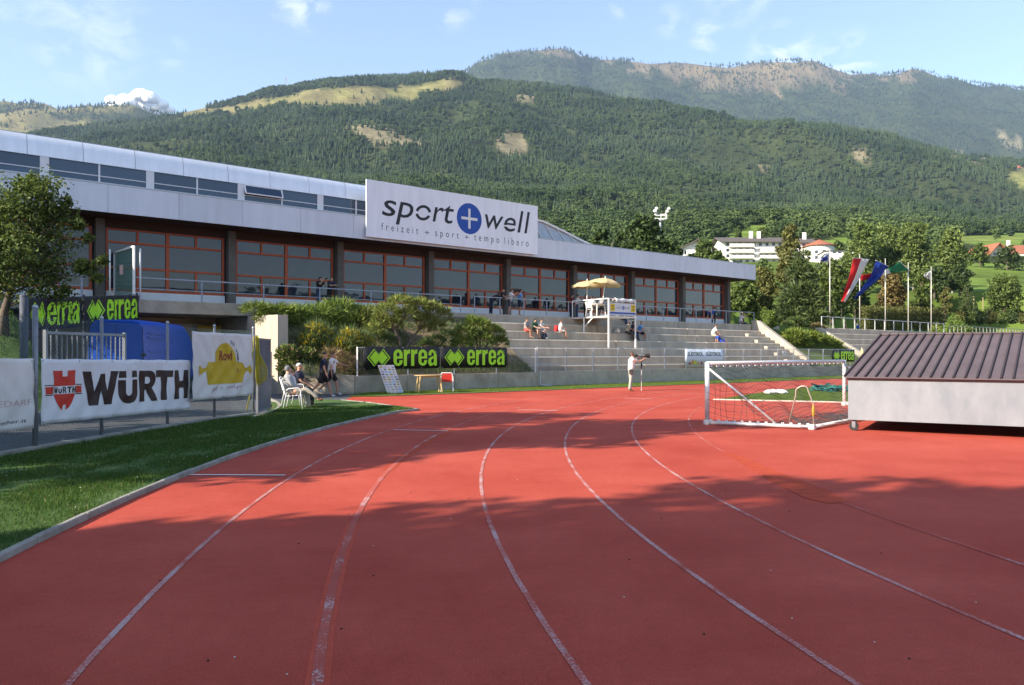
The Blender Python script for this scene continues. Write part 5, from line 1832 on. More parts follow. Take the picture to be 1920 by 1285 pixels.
# netting gate and thin posts on the terrace
ng_ = thing("netting_gate", far(232, 32.0, ZT), "pale framed green netting gate standing on the terrace corner", "gate")
na_, nb_ = far(215, 34.2, 0), far(251, 32.2, 0)
z0, z1 = ZT + 0.12, 6.08
m = MB()
for zz in (z0, z1): m.beam(na_ + Vector((0, 0, zz)), nb_ + Vector((0, 0, zz)), 0.10, 0.08)
m.build("frame_rail", white_paint, ng_)
for q in (na_, nb_):
    MB().beam(q + Vector((0, 0, ZT - 0.02)), q + Vector((0, 0, z1 + 0.04)), 0.08, 0.08, up=(0, 1, 0)).build("frame_post", white_paint, ng_)
m = MB()
for i in range(1, 22):
    q = na_.lerp(nb_, i / 22); m.beam(q + Vector((0, 0, z0)), q + Vector((0, 0, z1)), 0.018, 0.018, up=(0, 1, 0))
for i in range(1, 20):
    zz = z0 + (z1 - z0) * i / 20; m.beam(na_ + Vector((0, 0, zz)), nb_ + Vector((0, 0, zz)), 0.018, 0.018)
o = m.build("netting", M("net_green", (0.05, 0.14, 0.11), 0.6), ng_); o["kind"] = "stuff"
q = na_.lerp(nb_, 0.38) + Vector((0.05, -0.05, 0))
MB().beam(q + Vector((-.11, -.0, 5.25)), q + Vector((.11, -.1, 5.25)), 0.012, 0.42).build("notice", M("notice_pink", (0.70, 0.45, 0.42), 0.6), ng_)
for px_, d_ in ((206, 32.6), (263, 32.4)):
    p_ = far(px_, d_, ZT - 0.1)
    tag(MB().tube([p_, p_ + Vector((0, 0, 2.2))], 0.035, 8).build("thin_post", white_paint, origin=p_, smooth=True), "thin white pole on the terrace " + ("left" if px_ < 230 else "right") + " of the netting gate", "post", "thin white poles by the netting gate")

# ------------------------------------------------------------------ blue van
vh = Vector((-0.10, 1.0, 0)).normalized()
vs_ = Vector((vh.y, -vh.x, 0))
V0 = far(271, 28.0, 0.0)         # rear right corner on the ground
blue_paint = M("van_blue", (0.010, 0.085, 0.50), 0.42, 0.05, 2, spec=0.35)
van = thing("van", V0, "tall blue panel van parked behind the fence towards the underpass", "van")
def vp(x, y, z):                 # x forwards from the rear, y to the right side (0) .. left (-1.95)
    p = V0 + vh * x + vs_ * y
    return Vector((p.x, p.y, z))
def van_section(x, hw_top, zt_, zb_, inset):
    """cross-section outline of the body at x"""
    w = 1.95
    return [(0 - inset * 0.2, zb_), (0.0, zb_ + 0.45), (0.0, 1.30), (-0.03, 1.95), (-0.09, zt_ - 0.22), (-0.20, zt_ - 0.05), (-0.40, zt_), (-w + 0.40, zt_), (-w + 0.20, zt_ - 0.05), (-w + 0.09, zt_ - 0.22), (-w + 0.03, 1.95), (-w, 1.30), (-w, zb_ + 0.45), (-w + inset * 0.2, zb_)]
secs = [(0.06, 2.78), (0.0, 2.70), (0.10, 2.86), (1.5, 2.89), (3.6, 2.88), (4.1, 2.78), (4.75, 2.05), (5.0, 1.48), (5.55, 1.25), (5.72, 1.0)]
secs = [(0.0, 2.84), (0.05, 2.88), (1.5, 2.89), (4.9, 2.87), (5.3, 2.74), (5.9, 1.95), (6.15, 1.50), (6.6, 1.28), (6.75, 1.02)]
m = MB()
rings_ = []
for x, zt_ in secs:
    sec = van_section(x, 0, zt_, 0.38, 0.2)
    sec = [(y, min(z, zt_ - 0.02 * k_) if z > zt_ else z) for k_, (y, z) in enumerate(sec)]
    rings_.append([vp(x, y, z) for y, z in sec])
n = len(rings_[0])
vsx = [p for r_ in rings_ for p in r_]
fs = [(i * n + k, i * n + (k + 1) % n, (i + 1) * n + (k + 1) % n, (i + 1) * n + k) for i in range(len(rings_) - 1) for k in range(n)]
fs += [tuple(range(n))[::-1], tuple((len(rings_) - 1) * n + k for k in range(n))]
m.add(vsx, fs)
m.build("body", blue_paint, van, bevel=0.015)
for z in (1.05, 1.45, 1.75, 2.25, 2.42):
    MB().beam(vp(0.45, 0.004, z), vp(3.0, 0.004, z), 0.02, 0.05).build("side_rib", blue_paint, van)
MB().beam(vp(3.1, 0.002, 0.6), vp(3.1, -0.05, 2.3), 0.012, 0.012).build("door_seam", black_rubber, van)
for y in (-0.06, -0.97, -1.89):
    MB().beam(vp(-0.004, y, 0.55), vp(-0.004, y, 2.62), 0.018, 0.015, up=(0, 1, 0)).build("door_seam", black_rubber, van)
for y0, y1 in ((-0.12, -0.93), (-1.01, -1.83)):
    MB().beam(vp(-0.008, (y0 + y1) / 2, 1.0), vp(-0.008, (y0 + y1) / 2, 1.75), abs(y1 - y0) * 0.7, 0.02, up=vh).build("rear_door_panel", blue_paint, van)
MB().beam(vp(-0.03, -0.10, 1.62), vp(-0.03, 0.05, 1.62), 0.05, 0.10).build("hinge", black_rubber, van)
MB().beam(vp(-0.03, -0.85, 1.25), vp(-0.03, -1.05, 1.25), 0.03, 0.12).build("handle", black_rubber, van)
for y in (-0.03, -1.92):
    MB().beam(vp(-0.01, y, 0.75), vp(-0.01, y, 1.25), 0.09, 0.05, up=(0, 1, 0)).build("tail_light", M("lamp_red", (0.30, 0.01, 0.01), 0.3), van)
MB().beam(vp(-0.06, 0.0, 0.5), vp(-0.06, -1.95, 0.5), 0.14, 0.22).build("bumper", black_rubber, van)
for x in (1.1, 5.6):
    for y in (0.02, -1.97):
        s_ = -1 if y > -1 else 1
        w_ = MB(); w_.tube([vp(x, y, 0.34), vp(x, y + 0.22 * s_, 0.34)], 0.34, 18); wo = w_.build("wheel", black_rubber, van)
        w_ = MB(); w_.tube([vp(x, y + 0.005 * -s_, 0.34), vp(x, y + 0.05 * s_, 0.34)], 0.20, 14); w_.build("rim", galv, wo)
# distance along and across the shadow direction, height, crown radius, seed
SHADE_TREES = [
    (-10.0, 13.7, 13.4, 3.6, 201, 7500, 0.12),
    (-10.5, 18.0, 12.4, 3.7, 210, 7500, 0.12),
    (-13.5, 23.5, 9.6, 3.8, 202, 5200, 0.14),
    (-14.2, 4.9, 13.4, 4.0, 204, 6500, 0.12),
    (-16.5, 3.2, 15.0, 4.2, 212, 6500, 0.10),
    (-17.0, 7.0, 11.4, 2.5, 213, 4200, 0.10),
    (-12.5, 1.2, 12.0, 4.0, 211, 6500, 0.10),
    (-13.5, -2.0, 13.0, 4.4, 205, 6500, 0.12),
    (-15.5, -10.0, 14.0, 4.6, 206, 5200, 0.12),
    (-24.0, 1.5, 15.0, 5.0, 207, 6000, 0.12),
    (-25.0, 10.0, 12.5, 4.6, 208, 5200, 0.12),
    (-24.5, 19.5, 12.5, 4.6, 209, 5200, 0.12),
]
# ------------------------------------------------------------------ plants near the stands
def PV(px, py, v):
    """point of the plane v seen at picture position (px, py)"""
    dx = (px - 960) / F
    d = v / (UX - UY * dx)
    return Vector((dx * d, d, zy(py, d)))

def shrub(name, label, items, mats_n, length, width, base, cat="shrub", group=None, stems=(), seed=0, lift=0.3, spread=0.45, bark=None, shell=0.45, stem_r=0.05):
    """items: blobs (x,y,z,rx,ry,rz); mats_n: [(material, number of sprigs)]"""
    t = thing(name, base, label, cat, group)
    sm = MB()
    if not stems:
        for b_ in items[:8]:
            c = Vector(b_[:3]); sm.tube([Vector(base) + Vector((0, 0, -0.1)), Vector(base).lerp(c, 0.6) - Vector((0, 0, 0.05)), c], 0, 5, rr=[stem_r, stem_r * 0.6, stem_r * 0.2])
    for s in stems:
        sm.tube(s, 0, 6, rr=[stem_r * (1 - 0.7 * i / (len(s) - 1)) for i in range(len(s))])
    sm.build("stem", bark or MATS["bark"], t, smooth=True)
    for k, (mt_, n) in enumerate(mats_n):
        nm = "foliage" if k == 0 else ("blossom" if "flower" in mt_ else "twigs" if "twig" in mt_ else "foliage")
        it = items
        L_, W_ = length, width
        if "flower" in mt_:
            it = [(b[0], b[1], b[2] + b[5] * 0.22, b[3] * 1.02, b[4] * 1.02, b[5] * 1.0) for b in items]
            L_, W_ = length * 0.36, width * 2.4
        crown(nm, spray_arrays(n, it, L_, W_, seed=seed + k, lift=lift, spread=spread, shell=shell if "flower" not in mt_ else 0.9), MATS[mt_], t)
    return t

def blobs_px(lst, v):
    out = []
    for px, py, rx, rz in lst:
        p = PV(px, py, v)
        out.append((p.x, p.y, p.z, rx, rx, rz))
    return out
# junipers along the terrace edge
shrub("juniper_shrub", "bright green juniper spilling over the top of the sunlit concrete wing wall", blobs_px([(480, 583, .55, .26), (515, 588, .6, .30), (498, 599, .4, .30), (540, 590, .55, .32), (532, 603, .35, .32)], 33.4), [("juniper_yellow", 1500), ("juniper", 900)], 0.30, 0.035, PV(530, 595, 33.6), seed=1, lift=0.0)
shrub("juniper_shrub", "dark spreading juniper below the two people at the railing", blobs_px([(560, 592, .7, .32), (595, 590, .8, .38), (635, 582, .85, .40), (580, 612, .7, .45), (615, 604, .8, .40), (660, 592, .7, .40), (640, 606, .7, .35)], 33.8), [("juniper", 3800), ("juniper_yellow", 900)], 0.34, 0.035, PV(610, 618, 34.0), seed=4, lift=0.12)
shrub("juniper_shrub", "olive juniper between the dark one and the small crooked pine", blobs_px([(690, 592, .65, .38), (672, 604, .6, .36), (705, 608, .6, .40), (690, 618, .6, .25)], 33.2), [("pine_shrub", 1700), ("juniper", 700)], 0.30, 0.035, PV(690, 622, 33.4), seed=7, lift=0.1)
# crooked mountain pine
pb_ = PV(755, 652, 31.2)
shrub("mountain_pine", "crooked small mountain pine with forked trunk behind the black banner", blobs_px([(725, 588, .55, .40), (752, 572, .62, .36), (785, 578, .60, .38), (812, 586, .5, .42), (832, 596, .38, .45), (715, 604, .42, .36), (765, 596, .62, .42), (800, 606, .5, .35), (740, 612, .4, .3), (700, 622, .4, .3), (800, 622, .4, .28), (820, 618, .4, .34)], 31.4), [("pine_shrub", 5200), ("juniper", 1500)], 0.24, 0.035, pb_,
      stems=[[pb_ + Vector((0, 0, -.2)), PV(748, 635, 31.3), PV(736, 612, 31.4), PV(732, 590, 31.4)], [PV(762, 652, 31.2), PV(772, 636, 31.3), PV(786, 618, 31.4), PV(792, 595, 31.4)], [PV(740, 618, 31.4), PV(758, 598, 31.4), PV(765, 580, 31.4)]], seed=11, lift=0.45, stem_r=0.085)
shrub("mountain_pine", "dense dark green pine bush at the left end of the concrete steps", blobs_px([(900, 615, .6, .42), (872, 628, .55, .42), (925, 628, .55, .42), (900, 640, .7, .40), (865, 648, .5, .35), (938, 645, .4, .32), (885, 606, .3, .3)], 30.8), [("juniper", 4200), ("pine_shrub", 1600)], 0.20, 0.04, PV(900, 665, 30.8), seed=15, lift=0.45, stem_r=0.06)
# broom
shrub("broom_shrub", "yellow flowering broom below the dark juniper, left of the other broom", blobs_px([(590, 630, .42, .42), (608, 640, .45, .42), (580, 645, .42, .40), (625, 652, .38, .36), (600, 655, .5, .4)], 31.6), [("broom_green", 2600), ("broom_flower", 900)], 0.42, 0.020, PV(600, 668, 31.8), seed=21, lift=0.9, spread=0.3, stem_r=0.03)
shrub("broom_shrub", "yellow flowering broom just left of the black and green banner", blobs_px([(655, 640, .46, .40), (672, 648, .42, .42), (640, 655, .42, .40), (665, 662, .5, .4), (688, 650, .3, .35)], 31.0), [("broom_green", 2600), ("broom_flower", 1100)], 0.42, 0.020, PV(662, 678, 31.2), seed=24, lift=0.9, spread=0.3, stem_r=0.03)
shrub("brown_bush", "low green bush with a dry brown crown behind the walking men", blobs_px([(540, 668, .5, .42), (570, 672, .6, .42), (545, 690, .55, .40), (580, 695, .6, .40), (605, 686, .5, .4), (555, 708, .5, .25), (600, 705, .45, .25)], 31.2), [("leaf_mid", 5200), ("dry_twigs", 900)], 0.15, 0.07, PV(575, 715, 31.4), seed=27, lift=0.25, spread=0.7)
shrub("dry_bush", "dry brown twiggy bush hanging over the curved low wall", blobs_px([(640, 680, .5, .35), (655, 692, .45, .32), (630, 698, .45, .28), (622, 668, .35, .25), (668, 705, .3, .2)], 30.2), [("dry_twigs", 1900), ("leaf_olive", 500)], 0.30, 0.016, PV(640, 705, 30.3), seed=31, lift=-0.1, spread=0.6)
shrub("green_cushion", "low green cushion plant on the dry bank right of the crooked pine", blobs_px([(815, 640, .5, .22), (840, 632, .5, .22), (798, 648, .4, .2)], 31.8), [("broom_green", 1500), ("juniper", 600)], 0.20, 0.02, PV(820, 648, 31.8), seed=35)
shrub("green_cushion", "low green cushion plant between the yellow broom and the crooked pine", blobs_px([(705, 628, .5, .22), (722, 636, .45, .2)], 32.2), [("broom_green", 1300)], 0.22, 0.02, PV(712, 640, 32.2), seed=36)
# weeds on the bank and at the foot of the banner
def weeds(name, n, u0, u1, v0, v1, zf, mat, L_, W_, seed, label, dens=0.0):
    g = np.random.default_rng(seed)
    a, b = g.uniform(u0, u1, n), g.uniform(v0, v1, n)
    if dens:
        k = fbm(a / 1.1, b / 1.1, seed, 3) > -dens + 0.1
        a, b = a[k], b[k]
    n = len(a)
    z = np.array([zf(x, y) for x, y in zip(a, b)])
    c = np.stack([a * UX - b * UY, a * UY + b * UX, z], 1)
    t = np.stack([g.normal(0, .45, n), g.normal(0, .45, n), np.ones(n)], 1); t /= np.linalg.norm(t, axis=1)[:, None]
    s = np.cross(t, g.normal(size=(n, 3))); s /= np.linalg.norm(s, axis=1)[:, None]
    L = (L_ * (0.5 + g.random(n)))[:, None]; w = W_
    V = np.stack([c - s * w / 2, c + s * w / 2, c + t * L * .6 + s * w / 3, c + t * L], 1).reshape(-1, 3)
    me = np_mesh(name, V, np.arange(n * 4).reshape(n, 4))
    o = link_mesh(name, me, MATS[mat]); tag(o, label, kind="stuff")
    return o
weeds("weeds", 11000, 13.8, 25.8, 29.9, 34.6, zbank, "broom_green", 0.18, 0.035, 5, "weeds on the dry bank", dens=0.20)
weeds("bank_grass", 26000, -14, 5.4, 26.7, 34.8, zleft, "grass_blade", 0.10, 0.02, 6, "grass of the bank under the leafy tree")
weeds("dry_grass", 5200, 13.8, 25.8, 29.9, 34.6, zbank, "dry_twigs", 0.13, 0.022, 8, "dry grass on the bank", dens=0.16)
weeds("verge_grass", 3800, 15.8, 25.9, 29.95, 30.5, zbank, "grass_lit", 0.20, 0.02, 9, "grass tufts along the foot of the bank")
weeds("strip_grass", 9000, 15.0, 60.0, 26.5, 29.75, lambda a, b: 0.015, "grass_lit", 0.06, 0.016, 12, "short grass of the strip by the wall")
# grass blades of the near lawn
def lawn_blades():
    g = np.random.default_rng(17)
    n = 420000
    Y = 5.0 + 19.0 * g.random(n) ** 1.35
    X = g.uniform(-9.2, -2.0, n)
    poly = [(p[0] - 0.06, p[1]) for p in kerb_pts] + [(p.x - .05, p.y - 0.1) for p in back_kerb[1:]] + [(at(600, 753).x, at(600, 753).y), (at(530, 766).x, at(530, 766).y), (at(500, 780).x, at(500, 780).y)] + [(p.x + 0.10, p.y) for p in reversed(fence_base)] + [(f0.x + 0.1, f0.y)]
    k = in_poly(X, Y, poly)
    pxs = 960 + F * X / Y
    k &= pxs > -40
    k &= g.random(n) < np.clip(0.80 + 1.6 * fbm(X / 0.55, Y / 0.9, 41, 3), 0.12, 1)
    X, Y = X[k], Y[k]
    n = len(X)
    L = (0.030 + 0.030 * g.random(n)) * (1 + 0.5 * fbm(X / 0.8, Y / 0.8, 3, 3))
    L = L[:, None]
    c = np.stack([X, Y, np.full(n, 0.043)], 1)
    t = np.stack([g.normal(0, .5, n), g.normal(0, .5, n), np.ones(n)], 1); t /= np.linalg.norm(t, axis=1)[:, None]
    s = np.cross(t, g.normal(size=(n, 3))); s /= np.linalg.norm(s, axis=1)[:, None]
    w = (0.0028 * np.maximum(1.0, Y / 7.0))[:, None]
    V = np.stack([c - s * w, c + s * w, c + t * L], 1).reshape(-1, 3)
    me = np_mesh("lawn_grass", V, np.arange(n * 3).reshape(n, 3))
    o = link_mesh("lawn_grass", me, MATS["grass_blade"]); tag(o, "short mown grass of the shaded lawn", kind="stuff")
    # dry blades
    kd = g.choice(n, int(n * 0.05))
    me = np_mesh("dry_grass", V.reshape(-1, 3, 3)[kd].reshape(-1, 3) * 1.0 + np.array([0.004, 0.003, 0.004]), np.arange(len(kd) * 3).reshape(-1, 3))
    o = link_mesh("dry_grass", me, MATS["dry_twigs"]); tag(o, "dry straw blades among the lawn grass", kind="stuff")
    # clover heads
    m = MB()
    for i in g.choice(n, 46):
        p = Vector((X[i], Y[i], 0.075))
        m.lathe(p, [(0.003, -0.006), (0.007, 0.0), (0.004, 0.006)], 5)
    o = m.build("clover_blossoms", M("clover_white", (0.62, 0.62, 0.52), 0.8)); tag(o, "tiny white clover heads in the lawn", kind="stuff")
    print("grass blades", n)
lawn_blades()

# ------------------------------------------------------------------ trees
def ground_z(p):
    """height of the land under a point beyond the stands"""
    u = p.x * UX + p.y * UY; v = -p.x * UY + p.y * UX
    px = 960 + F * p.x / p.y
    zt_ = float(terrain_z(np.array([px]), np.array([p.y]))[0])
    if v < 66 and 53 < u < 175: return max(zlawn(u, v), 3.9) if v > 36 else 3.9
    return zt_

tree("leafy_tree", far(8, 26.0, 2.40), 5.35, 2.45, "leafy dark green tree on the bank at the left edge", mat=leaf_mat("leaf_cherry", (0.045, 0.075, 0.014), (0.19, 0.24, 0.05), 0.4), n=15500, leaf=0.125, trunk_r=0.13, clear=0.16, blobs_n=15, seed=5, lean=(0.95, 0.1), clump=0.012, shell=0.12)
tt = bpy.data.objects[[o.name for o in bpy.data.objects if o.name.startswith("leafy_tree")][0]]
sp = []
for px, py, r_, rz in ((30, 345, .30, .35), (52, 338, .20, .30), (118, 378, .22, .34), (95, 398, .35, .35), (140, 420, .30, .25), (158, 445, .25, .2), (185, 488, .28, .25), (150, 500, .45, .35), (110, 545, .35, .25), (175, 520, .3, .2)):
    p = far(px, 26.0, zy(py, 26.0)); sp.append((p.x, p.y + 0.2, p.z, r_, r_, rz))
crown("foliage", leaf_arrays(2600, sp, 0.13, seed=77, shell=0.15, clump=0.05), MATS["leaf_cherry"], tt)
tm = MB()
for b_ in sp: tm.tube([far(40, 26.0, 4.4), Vector(b_[:3])], 0, 5, rr=[0.035, 0.008])
tm.build("limb", MATS["bark"], tt)

def stand_tree(name, px, d, ytop, width_px, label, ybase=None, **kw):
    p = far(px, d, 0)
    z = zy(ybase, d) if ybase else ground_z(p)
    p.z = z
    h = zy(ytop, d) - z
    sp_ = width_px / F * d / 2
    return tree(name, p, h, sp_, label, **kw)

# behind the hall
stand_tree("broadleaf_tree", 1212, 92, 410, 118, "dense dark broadleaf tree behind the hall roof below the floodlight", ybase=560, mat=MATS["leaf_dark"], n=6500, leaf=0.55, clear=0.35, blobs_n=14, seed=31)
stand_tree("broadleaf_tree", 1125, 96, 428, 66, "smaller dark tree behind the hall, nearest the roof end of the sign", ybase=560, mat=MATS["leaf_dark"], n=3000, leaf=0.5, clear=0.35, seed=32)
stand_tree("broadleaf_tree", 1165, 99, 424, 60, "dark tree filling the gap behind the hall roof beside the wooden chalet", ybase=560, mat=MATS["leaf_dark"], n=2600, leaf=0.5, clear=0.35, seed=33)
stand_tree("broadleaf_tree", 1255, 110, 448, 60, "small dark tree just left of the white gable house", ybase=540, mat=MATS["leaf_dark"], n=2400, leaf=0.5, clear=0.3, seed=34)
stand_tree("broadleaf_tree", 1318, 112, 452, 70, "light green round tree in front of the white gable house", ybase=545, mat=MATS["leaf_light"], n=3200, leaf=0.5, clear=0.3, seed=35)
stand_tree("broadleaf_tree", 1345, 125, 468, 50, "yellowish tree peeping over the roof left of the hotel", ybase=545, mat=MATS["leaf_light"], n=2000, leaf=0.5, clear=0.3, seed=36)
# right of the hall
stand_tree("broadleaf_tree", 1392, 84, 508, 84, "broad leafy tree right behind the hall corner", ybase=606, mat=MATS["leaf_mid"], n=5200, leaf=0.40, clear=0.12, blobs_n=11, seed=37)
stand_tree("broadleaf_tree", 1432, 88, 498, 70, "olive green tree between the hall and the tall birch", ybase=606, mat=MATS["leaf_olive"], n=3800, leaf=0.38, clear=0.10, blobs_n=10, seed=38)
stand_tree("birch_tree", 1478, 86, 414, 74, "tall narrow birch with yellow green foliage before the hotel", ybase=610, mat=MATS["leaf_olive"], n=6500, leaf=0.34, clear=0.14, blobs_n=14, seed=39, bark=MATS["bark_grey"])
stand_tree("broadleaf_tree", 1560, 94, 486, 92, "dark green tree behind the first flagpole", ybase=608, mat=MATS["leaf_mid"], n=5600, leaf=0.42, clear=0.08, blobs_n=12, seed=40)
stand_tree("broadleaf_tree", 1604, 100, 508, 70, "deep green tree behind the red and white flag", ybase=606, mat=MATS["leaf_dark"], n=4000, leaf=0.42, clear=0.08, blobs_n=10, seed=41)
stand_tree("broadleaf_tree", 1672, 93, 512, 78, "rusty brown leaved tree behind the hedge and the green flag", ybase=602, mat=MATS["leaf_brown"], n=4200, leaf=0.36, clear=0.10, blobs_n=11, seed=42)
stand_tree("broadleaf_tree", 1728, 97, 500, 52, "slim light green tree left of the white flag", ybase=602, mat=MATS["leaf_mid"], n=3000, leaf=0.36, clear=0.08, blobs_n=9, seed=43)
stand_tree("broadleaf_tree", 1772, 104, 536, 34, "small brownish tree at the edge of the meadow", ybase=600, mat=MATS["leaf_olive"], n=1700, leaf=0.32, clear=0.1, seed=44)
stand_tree("willow_bush", 1882, 112, 514, 96, "wide bushy willow in front of the meadow", ybase=596, mat=MATS["leaf_mid"], n=4800, leaf=0.38, clear=0.05, blobs_n=12, seed=45)
# tall clump in front of the meadow
for px, d, yt, w_, lb, sd in ((1618, 165, 412, 80, "leftmost tall tree of the big clump behind the flags", 51), (1664, 172, 414, 88, "second tall tree of the big clump, behind the blue flag", 52), (1712, 166, 408, 90, "tallest tree of the big clump behind the flags", 53),
                              (1785, 160, 422, 76, "separate tall tree right of the big clump by the meadow", 54)):
    stand_tree("tall_tree", px, d, yt, w_, lb, ybase=572, mat=leaf_mat("leaf_poplar", (0.062, 0.095, 0.022), (0.235, 0.295, 0.072)), n=6800, leaf=0.62, clear=0.16, blobs_n=15, seed=sd, group="tall trees behind the flags", bark=MATS["bark_grey"])
stand_tree("broadleaf_tree", 1752, 150, 498, 60, "low dark tree between the tall clump and the meadow", ybase=560, mat=MATS["leaf_dark"], n=2800, leaf=0.55, clear=0.05, seed=55)
stand_tree("broadleaf_tree", 1800, 152, 490, 60, "low dark tree under the separate tall tree", ybase=556, mat=MATS["leaf_dark"], n=2800, leaf=0.55, clear=0.05, seed=56)
for px, d, yt, yb2, w_, lb, sd in ((1838, 240, 458, 500, 50, "grey green tree left of the red roofed house", 57), (1888, 230, 462, 515, 66, "dark tree in front of the red roofed house", 58), (1385, 330, 424, 450, 16, "single small tree in the middle of the hill meadow", 59), (1432, 320, 427, 455, 20, "small tree at the right edge of the hill meadow", 60),
                                   (1455, 300, 428, 462, 26, "pale tree behind the hotel roof", 61), (1570, 260, 452, 490, 40, "round tree right of the hotel tower", 62), (1590, 230, 470, 520, 44, "dark tree below the pale terrace house", 63), (1545, 190, 486, 540, 60, "green tree below the hotel tower", 64), (1430, 180, 486, 545, 60, "green tree at the foot of the hotel", 65), (1500, 200, 484, 540, 60, "bushy tree under the hotel balconies", 66),
                                   (1380, 190, 488, 545, 50, "light bushy tree left of the hotel's foot", 67), (1620, 240, 440, 500, 60, "pale green round tree left of the big clump", 68)):
    stand_tree("hillside_tree", px, d, yt, w_, lb, ybase=yb2, mat=MATS[("leaf_mid", "leaf_dark", "leaf_light")[sd % 3]], n=1500, leaf=0.011 * d * 0.30, clear=0.08, blobs_n=8, seed=sd, group="single trees on the lower slope")

def conifer(name, base, h, r, label, mat, n=3000, seed=0, leaf=0.4, group=None, cat="conifer", ragged=0.25):
    t = thing(name, base, label, cat, group)
    g = random.Random(seed)
    tm = MB(); base = Vector(base)
    tm.tube([base - Vector((0, 0, .2)), base + Vector((0, 0, h * 0.5)), base + Vector((0, 0, h * 0.97))], 0, 7, rr=[r * 0.10, r * 0.06, 0.02])
    bl_ = []
    lv = max(7, int(h * 1.3))
    for i in range(lv):
        f_ = (i + 0.3) / lv
        rr_ = r * (1 - f_) ** 0.8 * g.uniform(1 - ragged, 1 + ragged * 0.5) + 0.08
        nb_ = max(3, int(7 * (1 - f_)) + 2)
        for k in range(nb_):
            a = 2 * math.pi * k / nb_ + i * 1.3 + g.uniform(-.3, .3)
            q = rr_ * g.uniform(0.5, 0.72)
            c = base + Vector((math.cos(a) * q, math.sin(a) * q, h * (0.05 + 0.92 * f_) - 0.12 * q))
            bl_.append((c.x, c.y, c.z, rr_ * 0.45, rr_ * 0.45, h / lv * 0.42))
            if k % 2 == 0: tm.tube([base + Vector((0, 0, h * (0.06 + 0.92 * f_))), c], 0, 4, rr=[0.03, 0.01])
    tm.build("trunk", MATS["bark"], t)
    crown("crown", spray_arrays(n, bl_, leaf, leaf * 0.22, seed=seed, lift=-0.05, spread=0.5, shell=0.3), MATS[mat], t)
    return t
p = far(1502, 72.5, ZT + 0.02)
conifer("spruce_tree", p, zy(466, 72.5) - ZT, 2.55, "dark full spruce standing by the end of the stand", "leaf_spruce", 9500, 3, 0.62, ragged=0.4)
p = far(1813, 102, 0); p.z = zy(604, 102)
conifer("cypress_tree", p, zy(530, 102) - p.z, 1.35, "small pointed conifer standing before the meadow", "leaf_spruce", 2400, 5, 0.4)
p = far(1790, 88, 0); p.z = zy(630, 88)
conifer("thuja_shrub", p, zy(588, 88) - p.z, 1.75, "bright green conical shrub just above the dark roof", "juniper", 3200, 6, 0.36)
p = far(1756, 90, 0); p.z = zy(628, 90)
conifer("thuja_shrub", p, zy(602, 90) - p.z, 0.75, "light green small shrub left of the conical one", "juniper_yellow", 1100, 8, 0.28)

# clipped ball, spreading junipers and brown shrub on the slope between the stands
pb_ = PV(1438, 599, 34.5)
t = thing("ball_bush", Vector((pb_.x, pb_.y, 3.25)), "round clipped bright green bush beside the end of the steps", "shrub")
MB().tube([(pb_.x, pb_.y, 3.1), (pb_.x, pb_.y, pb_.z)], 0.06, 6).build("stem", MATS["bark"], t)
crown("foliage", leaf_arrays(4200, [(pb_.x, pb_.y, pb_.z, .84, .84, .98)], 0.12, 0.7, shell=0.86, outward=1.2, seed=3), leaf_mat("leaf_clipped", (0.07, 0.12, 0.018), (0.20, 0.27, 0.045)), t)
def sprawl(lst, label, mats_n, seed, v, base, name="juniper_shrub"):
    return shrub(name, label, blobs_px(lst, v), mats_n, 0.40, 0.06, base, seed=seed, lift=0.2)
sprawl([(1490, 632, .9, .40), (1515, 636, .9, .42), (1540, 641, .9, .36), (1560, 648, .7, .28), (1500, 645, .9, .32), (1480, 640, .6, .3)], "yellow green sprawling juniper on the slope right of the steps", [("juniper_yellow", 4200), ("juniper", 1200)], 41, 33.0, PV(1520, 650, 33.0))
shrub("brown_bush", "small brownish shrub above the sprawling yellow juniper", blobs_px([(1532, 616, .6, .4), (1545, 622, .5, .35), (1520, 622, .4, .3)], 35.5), [("leaf_olive", 900), ("dry_twigs", 500)], 0.22, 0.06, PV(1532, 626, 35.5), seed=43)
shrub("garden_bush", "dark bush at the foot of the spruce", blobs_px([(1495, 606, .8, .5), (1515, 610, .8, .45), (1478, 612, .6, .4)], 38), [("leaf_spruce", 1500), ("juniper", 500)], 0.25, 0.05, PV(1500, 616, 38), seed=44)

